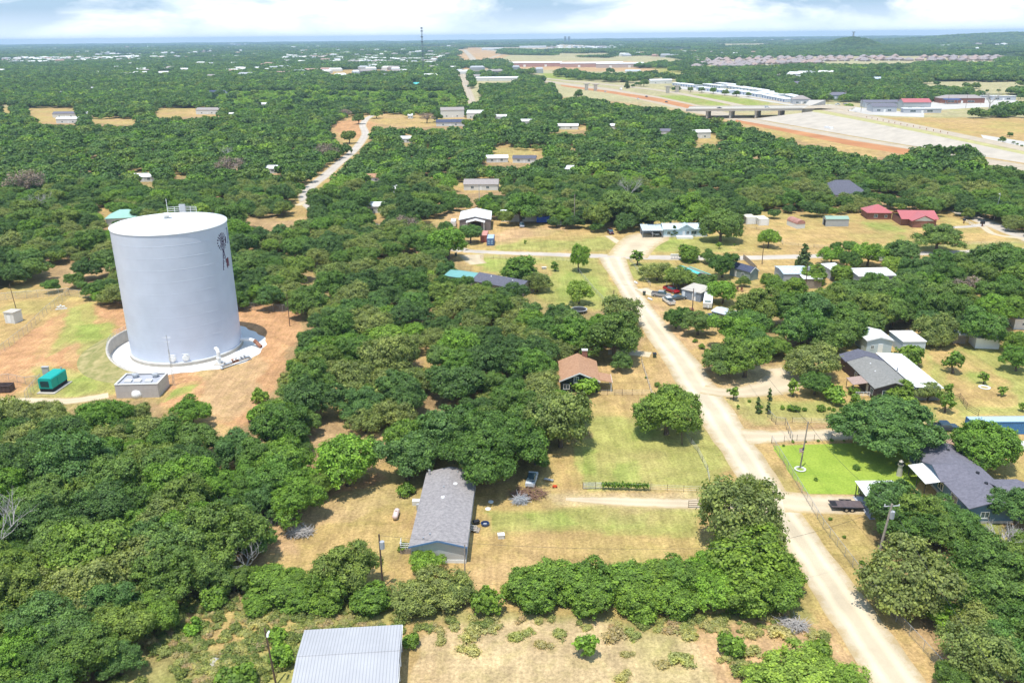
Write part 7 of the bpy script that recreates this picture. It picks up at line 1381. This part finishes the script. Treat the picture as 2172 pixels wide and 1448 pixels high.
# ---- distant things
q = at(898, 152); g = empty('radio_tower', tuple(q), 0, 'tall lattice radio tower standing above the left woods', 'tower'); b = MB()
for k in range(3): a = k*2.094; b.tube([(1.4*math.cos(a), 1.4*math.sin(a), 0), (1.4*math.cos(a), 1.4*math.sin(a), 92)], .32, 4)
for i in range(46): a, c = i*2.094, (i+1)*2.094; b.tube([(1.4*math.cos(a), 1.4*math.sin(a), i*2), (1.4*math.cos(c), 1.4*math.sin(c), (i+1)*2)], .2, 3)
b.build('mast', mat('tower_steel', (.10,.11,.13), .7), g)
for z_ in (62, 72, 84, 90): MB().box((0, 0, z_), (4.6, 4.6, 2.0)).build('antenna_panel', bpy.data.materials['tower_steel'], g)
for i, (px_, hh) in enumerate([(1199, 62), (1207, 62)]):
    d = hdir(px_); k = 9000/math.hypot(d[0], d[1]); g = empty('cooling_stack', (d[0]*k, d[1]*k, 0), 0, ('left' if i == 0 else 'right')+' one of the two pale towers on the horizon', 'tower'); MB().lathe([(11, 0), (9, hh*.5), (11, hh), (9.5, hh), (.1, hh-2)], 16).build('tower_shell', mat('dark_stack', (.16,.17,.19), .8), g); MB().lathe([(14, hh-14), (14, hh-9), (11, hh-9)], 16).build('gallery', MT['greysteel'], g)
def hill_at(px_, D):
    d = hdir(px_); k = D/math.hypot(d[0], d[1]); return d[0]*k, d[1]*k
x_, y_ = hill_at(1810, 4300); z_ = float(hills(np.array([x_]), np.array([y_]))[0]); g = empty('lookout_tower', (x_, y_, z_), 0, 'dark lookout tower on top of the wooded knoll', 'tower'); MB().box((0, 0, 14), (8, 8, 28), 0, .6).build('tower_body', MT['greysteel'], g); MB().box((0, 0, 29), (10, 10, 3)).build('cabin', MT['greysteel'], g)
# subdivision of tan hip roofed houses
m_sub = [shingle('subdivision_roof', c) for c in ((.34,.28,.26), (.30,.26,.25), (.38,.28,.24))]; m_subw = mat('subdivision_brick', (.44,.34,.28), .9, nscale=.3, namt=.1); protos = []
for i in range(3):
    g = bld('suburban_house', 'tan hip roofed house in the dense far subdivision', 'house', (0, 0), 0, 24-i*2, 17, 3.6, 'hip', 5.4+i*.4, 'x', m_subw, m_sub[i], .6, [('F', -6, .1, 5, 2.4, 'g'), ('F', 4, 1, 2, 1.4, 'w')], group='hip roofed houses of the far subdivision', block=False)
    c = MB(); c.extr([(-3, 3.7), (7, 3.7), (2, 7.2)], -3.5, 6, 'y'); c.build('front_gable', m_sub[i], g); protos.append(g)
first = [True]*3; R8 = random.Random(8)
for row, (y0, y1, n_) in enumerate([(126, 121, 30), (130, 124, 30), (134, 127, 29), (139, 130, 25), (144, 134, 13)]):
    for i in range(n_):
        f_ = (i+.5)/n_; px_ = (1470+f_*655)+R8.uniform(-4, 4)
        if row >= 3: px_ = 1475+f_*(270 if row == 3 else 130)
        if 1905 < px_ < 1960 and row in (0, 1): continue
        py_ = y0+(y1-y0)*(px_-1470)/655+R8.uniform(-.8, .8)+(2.0 if px_ > 1960 else 0)
        if row == 4 and 1490 < px_ < 1512: continue
        q = at(px_, py_); k = R8.randrange(3)
        if first[k]: g = protos[k]; first[k] = False
        else: g = copy_tree(protos[k])
        g.location = (q.x, q.y, 0); g.rotation_euler.z = R8.choice([0, 0, 1.57, -.3, .3])+R8.uniform(-.1, .1)
# far warehouses and clusters
for lb, p, L_, D_, c in [('long reddish warehouse with white roof edge, left of the pair', (1135,142), 130, 40, (.46,.26,.22)), ('long reddish building with pale roof, right of the pair', (1255,143), 150, 46, (.48,.30,.25)), ('long low pale building trailing right of the reddish pair', (1315,144), 110, 30, (.5,.42,.38)), ('orange roofed building on the far plain', (1666,90), 110, 50, (.6,.25,.13)), ('white warehouse beyond the curved highway', (1045,107), 120, 50, (.6,.6,.6)), ('white warehouse row on the far plain', (1130,102), 170, 50, (.65,.65,.65)), ('white building at the right foot of the far ridge', (2013,101), 70, 30, (.8,.8,.8))]:
    q = at(*p); bld('warehouse', lb, 'warehouse', (q.x, q.y), -3, L_, D_, 9, 'gable', 2.5, 'x', mat('warehouse_wall', c, .8), R_WHITE if 'orange' not in lb else mat('orange_roof', (.6,.25,.12), .8), .5, [('F', -L_*.2, 0.1, 6, 5, 'g'), ('F', L_*.2, .1, 6, 5, 'g')], block=False)
def specks(name, label, boxes, n_, seed):
    """a far town: many small pale buildings that read as one mass"""
    g = np.random.RandomState(seed); b = MB(); mats_ = [MT['offwhite'], SH_TAN, MT['greysteel'], mat('town_brick', (.42,.27,.22), .9)]
    for x0, x1, y0, y1, dens in boxes:
        for _ in range(int(n_*dens)):
            p = at(g.uniform(x0, x1), g.uniform(y0, y1)); L_ = g.uniform(12, 34); D_ = g.uniform(9, 18); h_ = g.uniform(4.5, 9); a = g.uniform(-.5, .5); b.m = int(g.choice(4, p=[.5, .2, .2, .1])); rz_ = a; c_, s_ = math.cos(a), math.sin(a)
            b.box((p.x, p.y, h_/2+float(hills(np.array([p.x]), np.array([p.y]))[0])), (L_, D_, h_), rz_)
            o = len(b.v); zz = h_+.02+float(hills(np.array([p.x]), np.array([p.y]))[0]); vs = [(-L_/2, -D_/2, zz), (L_/2, -D_/2, zz), (L_/2, D_/2, zz), (-L_/2, D_/2, zz), (-L_/2*.8, 0, zz+3), (L_/2*.8, 0, zz+3)]
            b.add([(p.x+x*c_-y*s_, p.y+x*s_+y*c_, z) for x, y, z in vs], [(0, 1, 5, 4), (2, 3, 4, 5), (1, 2, 5), (3, 0, 4)])
    tag(b.build(name, mats_), label, 'town', None, 'stuff')
specks('distant_town', 'pale buildings of the town scattered through the far woods at the left', [(10, 130, 122, 138, .16), (95, 300, 124, 133, .2), (200, 300, 118, 126, .08), (320, 400, 122, 126, .05), (270, 560, 98, 124, .16), (0, 270, 100, 122, .14), (600, 740, 108, 136, .2), (740, 950, 105, 138, .26), (0, 960, 140, 175, .10), (440, 560, 86, 96, .05), (560, 960, 90, 104, .1), (400, 960, 140, 158, .05)], 620, 21)
specks('distant_suburb', 'pale buildings scattered over the far plain at the right', [(1160, 1290, 100, 106, .1), (1280, 1360, 96, 104, .1), (1400, 1470, 82, 90, .16), (1460, 1720, 82, 92, .12), (1850, 2172, 76, 92, .1), (1960, 2172, 94, 108, .06), (1300, 1460, 108, 124, .06), (1000, 1160, 84, 96, .1), (1640, 1760, 162, 172, .03), (1440, 1600, 112, 120, .03), (960, 1160, 150, 160, .02)], 420, 22)
# ---- small things
p = at(1228, 662); g = empty('trampoline', tuple(p), 0, 'round black trampoline with grey rim in the wooded yard', 'trampoline'); MB().lathe([(.01, .88), (2.0, .88), (2.0, .86), (.01, .86)], 32).build('mat', MT['black'], g); MB().lathe([(2.02, .86), (2.3, .86), (2.32, .92), (2.3, .95), (2.02, .93)], 32).build('rim', MT['greysteel'], g)
for k in range(6): a = k*1.047; MB().tube([(2.15*math.cos(a), 2.15*math.sin(a), 0), (2.15*math.cos(a), 2.15*math.sin(a), .86)], .04, 5).build('leg', MT['steel'], g)
a, b_ = at(838, 1104), at(843, 1088); d = b_-a; L_ = 2.2; g = empty('propane_tank', tuple((a+b_)/2), math.atan2(d.y, d.x), 'pinkish white propane tank lying in the yard left of the mobile home', 'propane tank'); m_prop = mat('propane_paint', (.72,.46,.38), .5, nscale=1, namt=.2, col2=(.80,.74,.70)); MB().tube([(-L_/2-.2, 0, .62), (-L_/2-.1, 0, .62), (-L_/2+.15, 0, .62), (L_/2-.15, 0, .62), (L_/2+.1, 0, .62), (L_/2+.2, 0, .62)], [.12, .32, .46, .46, .32, .12], 14).build('tank', m_prop, g, smooth=True); MB().tube([(0, 0, 1.05), (0, 0, 1.25)], .16, 10).build('valve_dome', m_prop, g)
for s in (-.7, .7): MB().box((s, 0, .1), (.15, .7, .2)).build('foot', MT['concrete'], g)
def pile(label, px, py, w, seed, m, name='brush_pile'):
    g = random.Random(seed); b = MB()
    for _ in range(170):
        a = g.uniform(0, 6.28); r_ = w*math.sqrt(g.random())*.45; c = Vector((r_*math.cos(a), r_*math.sin(a)*.6, g.uniform(.1, 1.0)*(1-r_/w))); d = Vector((g.uniform(-1, 1), g.uniform(-1, 1), g.uniform(-.25, .35))).normalized()*g.uniform(.6, 1.6); b.tube([c-d, c+Vector((g.uniform(-.2, .2), g.uniform(-.2, .2), .1)), c+d], [.03, .04, .015], 4)
    tag(b.build(name, m, None, tuple(at(px, py))), label, 'brush pile')
m_brown = mat('brown_twigs', (.24,.14,.10), .95, nscale=2, namt=.3); pile('brown brush pile under the very large oak behind the mobile home', 1122, 1050, 6.5, 1, m_brown); pile('grey brush pile on bare soil left of the mobile home', 637, 1132, 4.0, 2, GREYWOOD); pile('grey branches heaped at the left wood edge above the bare soil', 578, 1103, 3.5, 3, GREYWOOD); pile('dark scrap heap beside the mobile home lawn', 1103, 1064, 1.8, 4, MT['greysteel']); pile('brushy heap of branches under the roadside scrub at the bottom right', 1680, 1330, 4, 5, GREYWOOD)
def bin_(label, px, py, c=(.05,.09,.06)):
    g = empty('wheelie_bin', tuple(at(px, py)), 0, label, 'bin'); MB().box((0, 0, .55), (.7, .7, 1.0), 0, 1.15).build('bin_body', carpaint(c), g); MB().box((0, 0, 1.1), (.9, .95, .08)).build('lid', MT['black'], g)
bin_('dark green wheelie bin at the road edge near the brown roofed cottage', 1388, 758); bin_('dark wheelie bin at the entrance of the grey shed drive', 1366, 626); bin_('dark green bin among the shade left of the paved road', 967, 543)
p = at(1063, 1140); g = empty('cooler_box', tuple(p), .1, 'small white box on the lawn right of the mobile home steps', 'box'); MB().box((0, 0, .3), (.95, .75, .6)).build('box_body', MT['offwhite'], g); MB().box((0, 0, .64), (1.05, .85, .08)).build('lid', MT['white'], g)
for px_, py_, lb in [(1041, 1064, 'upper white round septic lid on the lawn'), (1035, 1079, 'lower white round septic lid on the lawn')]: tag(MB().lathe([(.01, .12), (.42, .1), (.46, 0)], 20).build('septic_lid', MT['white'], None, tuple(at(px_, py_))), lb, 'lid')
g = empty('kiddie_pool', tuple(at(1029, 1113)), 0, 'round dark blue planter tub near the mobile home steps', 'tub'); MB().lathe([(.62, 0), (.68, .4), (.6, .4), (.55, .08), (.01, .08)], 20).build('tub', carpaint((.04,.07,.16)), g); MB().box((0, 0, .2), (.5, .3, .2)).build('tub_contents', MT['greysteel'], g)
g = empty('garden_cart', tuple(at(1010, 1111)), .5, 'black garden cart tipped beside the mobile home steps', 'cart'); MB().box((0, 0, .45), (.9, .6, .3), 0, 1.2).build('tray', MT['black'], g); MB().tube([(.1, -.35, .2), (.1, .35, .2)], .2, 10).build('wheel', MT['tyre'], g)
g = empty('lounge_chair', tuple(at(1164, 1020)), -.4, 'silver folding lounger on the grass near the brush pile', 'lounger'); MB().box((0, 0, .35), (1.7, .6, .06)).build('seat', MT['steel'], g); b = MB(); [b.tube([(x, y, 0), (x, y, .34)], .03, 4) for x in (-.7, .7) for y in (-.25, .25)]; b.build('legs', MT['steel'], g)
g = empty('toy_slide', tuple(at(1177, 1033)), 0, 'small orange red toy car near the brush pile', 'toy'); MB().box((0, 0, .25), (.9, .5, .3), 0, .7).build('toy_body', carpaint((.65,.09,.03)), g); [MB().tube([(x, -.28, .12), (x, .28, .12)], .12, 8).build('wheel', MT['tyre'], g) for x in (-.3, .3)]
g = empty('farm_gate', tuple(at(1256, 1037)), 0, 'grey tube farm gate left of the vine on the wire fence', 'gate'); b = MB(); [b.tube([(-1.5, 0, z_), (1.5, 0, z_)], .035, 5) for z_ in (.25, .5, .75, 1.0, 1.25)]; b.tube([(-1.5, 0, .2), (-1.5, 0, 1.3)], .05, 5).tube([(1.5, 0, .2), (1.5, 0, 1.3)], .05, 5); b.build('gate_bars', MT['steel'], g)
P_, Nn_, cv_, lv_ = [], [], [], []; q0, q1 = at(1276, 1037), at(1376, 1040); nn_ = 900; f_ = npr.rand(nn_); me = quads_mesh('vine', np.stack([(q1.x-q0.x)*f_, (q1.y-q0.y)*f_+npr.normal(size=nn_)*.18, .95+npr.normal(size=nn_)*.22], 1), npr.normal(size=(nn_, 3))+np.array([0, -.3, .8]), .22, LM['hedge'], npr.rand(nn_), npr.rand(nn_)); o = bpy.data.objects.new('fence_vine', me); COL.objects.link(o); o.location = q0; tag(o, 'green vine growing along the wire fence beside the dirt drive', 'vine')
# lighthouse ornament, flag, mailboxes, rusty tank, culvert pipes, chairs, stone ring
g = empty('garden_lighthouse', tuple(at(1907, 1008)), 0, 'stone grey ornamental lighthouse at the edge of the bright lawn', 'ornament'); MB().lathe([(.5, 0), (.34, 2.0), (.5, 2.05), (.5, 2.2)], 14).build('shaft', MT['concrete'], g); MB().lathe([(.28, 2.2), (.28, 2.7)], 12).build('lantern', MT['glass'], g); MB().lathe([(.4, 2.7), (.01, 3.05)], 12).build('cap', MT['concrete'], g)
g = empty('flag', tuple(PB+Vector((-.25, -.2, -4.6))), .4, 'small red and white striped flag hanging on the lawn pole', 'flag'); b = MB(); b.m = 0
for i in range(7): b.m = i % 2; b.box((-.5, 0, -.1-i*.13), (1.1-.04*i, .03, .13))
b.build('flag_cloth', [carpaint((.45,.03,.05)), MT['white']], g); MB().box((-.15, 0, -.3), (.42, .05, .5)).build('canton', carpaint((.03,.05,.2)), g)
for i, (px_, py_) in enumerate([(1425, 549), (1431, 549), (1436, 549)]):
    g = empty('mailbox', tuple(at(px_, py_)), 0, 'white roadside mailbox in the cluster by the round bright tree', 'mailbox', 'mailboxes by the paved road'); MB().box((0, 0, .5), (.1, .1, 1.0)).build('post', MT['wood'], g); MB().box((0, 0, 1.3), (.9, .6, .7)).build('box_body', MT['offwhite'], g)
g = empty('mailbox', tuple(at(2044, 474)), 0, 'black mailbox left of the white entrance gate', 'mailbox'); MB().box((0, 0, .6), (.3, .3, 1.2)).build('post', MT['brick'], g); MB().box((0, 0, 1.5), (.9, .8, .7)).build('box_body', MT['black'], g)
g = empty('mailbox', tuple(at(2083, 480)), 0, 'dark bin like mailbox right of the white entrance gate', 'mailbox'); MB().box((0, 0, .5), (.4, .4, 1.0)).build('post', MT['brick'], g); MB().box((0, 0, 1.5), (1.4, 1.0, 1.1)).build('box_body', MT['black'], g)
a = at(1463, 665); g = empty('fuel_tank', tuple(a), .3, 'rusty red fuel tank on legs beside the utility pole', 'tank'); MB().tube([(-.9, 0, 1.1), (.9, 0, 1.1)], .6, 14).build('tank', MT['rust'], g); b = MB(); [b.tube([(x, y, 0), (x, y, .8)], .05, 4) for x in (-.6, .6) for y in (-.4, .4)]; b.build('stand', MT['rust'], g)
for px_, py_, a_, lb in [(1349, 601, 1.9, 'pale pipe lying on the left verge of the shed drive'), (1379, 636, 2.1, 'pale pipe lying below the wheelie bin')]: tag(MB().tube([(-.9, 0, .28), (.9, 0, .28)], .28, 12).build('culvert_pipe', MT['pvc'], None, tuple(at(px_, py_)), False, a_), lb, 'pipe')
for px_, py_, lb in [(1565, 618, 'left dark red lawn chair in the yard'), (1574, 619, 'right dark red lawn chair in the yard')]:
    g = empty('lawn_chair', tuple(at(px_, py_)), .3, lb, 'chair'); MB().box((0, 0, .45), (.7, .7, .08)).build('seat', MT['rust'], g); MB().box((0, .35, .9), (.7, .08, .9)).build('backrest', MT['rust'], g); [MB().box((x, y, .2), (.07, .07, .4)).build('leg', MT['rust'], g) for x in (-.3, .3) for y in (-.3, .3)]
tag(MB().lathe([(1.15, 0), (1.2, .18), (.9, .2), (.85, 0)], 20).build('stone_ring', MT['white'], None, tuple(at(2088, 822))), 'white stone ring round the small orchard tree', 'edging')
tag(MB().lathe([(.9, 0), (1.0, .22), (.75, .24), (.7, 0)], 20).build('stone_ring', MT['offwhite'], None, tuple(at(1697, 996))), 'stone ring at the foot of the lawn pole', 'edging')
rk = MB().lathe([(.01, .6), (.45, .5), (.75, .2), (.85, 0)], 7).build('boulder', MT['concrete'], None, tuple(at(453, 1405))); tag(rk, 'pale boulder in the weedy grass at the bottom left', 'boulder')
b = MB(); tag(MB().box((0, 0, .35), (1.2, .5, .7)).box((0, 0, .75), (1.6, .8, .08)).build('picnic_bench', MT['offwhite'], None, tuple(at(1154, 571))), 'small white bench in the yard left of the little round tree', 'bench')
g = empty('wood_stack', tuple(at(884, 1069)), 0, 'pale boards leaning against the left side of the mobile home', 'boards'); MB().box((0, 0, .4), (1.4, .9, .8)).build('boards', MT['offwhite'], g); MB().box((.4, -1.6, .5), (.5, .5, 1.0)).build('air_conditioner', MT['greysteel'], g)
g = empty('parked_pickup_hidden', tuple(at(1128, 1022)), 1.4, 'white vehicle parked in the shade under the very large oak', 'car'); g.name = 'shaded_car'; loft([(-2.3, .8, .78, .4, 1.0), (2.0, .85, .8, .4, 1.0), (2.3, .7, .6, .5, .8)]).build('body', carpaint((.7,.74,.78)), g); loft([(-1.6, .72, .6, 1.0, 1.5), (.6, .72, .6, 1.0, 1.5), (1.2, .7, .7, 1.0, 1.02)]).build('cabin', MT['glass'], g); wheels(g, (-1.4, 1.4), 1.7, .33)
# dead trees with bare limbs
def snag(label, px, py, h, r, seed, lying=False):
    g = random.Random(seed); b = MB(); root = empty('dead_tree', tuple(at(px, py)), g.uniform(0, 6), label, 'tree')
    def br(p, d, L__, rr, dep):
        q = p+d*L__*.5+Vector((g.uniform(-.1, .1), g.uniform(-.1, .1), g.uniform(-.05, .1)))*L__; e = q+(d+Vector((g.uniform(-.3, .3), g.uniform(-.3, .3), g.uniform(-.1, .2)))).normalized()*L__*.5; b.tube([p, q, e], [rr, rr*.75, rr*.5], 5)
        if dep:
            for _ in range(3): br(q.lerp(e, g.random()), (d+Vector((g.uniform(-1, 1), g.uniform(-1, 1), g.uniform(-.2, .7)))).normalized(), L__*.68, rr*.5, dep-1)
    MB().tube([(0, 0, -.2), (0, 0, h*.35)], [r*1.3, r], 7).build('trunk', GREYWOOD, root)
    for k in range(5): a = k*1.26+g.random(); br(Vector((0, 0, h*.33)), Vector((math.cos(a)*.7, math.sin(a)*.7, .8)).normalized(), h*.42, r*.7, 3)
    b.build('branches', GREYWOOD, root)
snag('silvery dead tree at the right edge below the slate roofed house', 2128, 1180, 4.8, .24, 1); snag('silvery dead tree at the far left edge of the bottom wood', 12, 1195, 9.5, .22, 2); snag('dead tree rising out of the trees above the pale blue house', 1335, 432, 11, .22, 3); snag('small dead tree in the vine covered thicket', 525, 1225, 5.5, .12, 4); snag('dead limbs in the wood left of the tank', 90, 462, 10, .2, 5); snag('bare tree right of the fuel store', 2098, 232, 16, .5, 6); snag('leafless snag in the upper wood behind the metal building', 485, 345, 9, .2, 7); snag('fallen bleached tree lying at the bottom left wood edge', 130, 1375, 5, .15, 8)
build_woods(); ordinals()
# ---------------------------------------------------------------- haze
hb = MB().box((0, 8250, 49.0), (48000, 21900, 101.0)); HZ = bpy.data.materials.new('haze_air'); HZ.use_nodes = True; t = HZ.node_tree; t.nodes.clear()
pv = N(t, 'ShaderNodeVolumePrincipled', inp={'Density': 0.000085, 'Anisotropy': 0.0}); pv.inputs['Color'].default_value = (.56, .79, 1.0, 1)
oo = N(t, 'ShaderNodeOutputMaterial'); t.links.new(pv.outputs[0], oo.inputs['Volume'])
hz = hb.build('haze', HZ); tag(hz, kind='stuff')
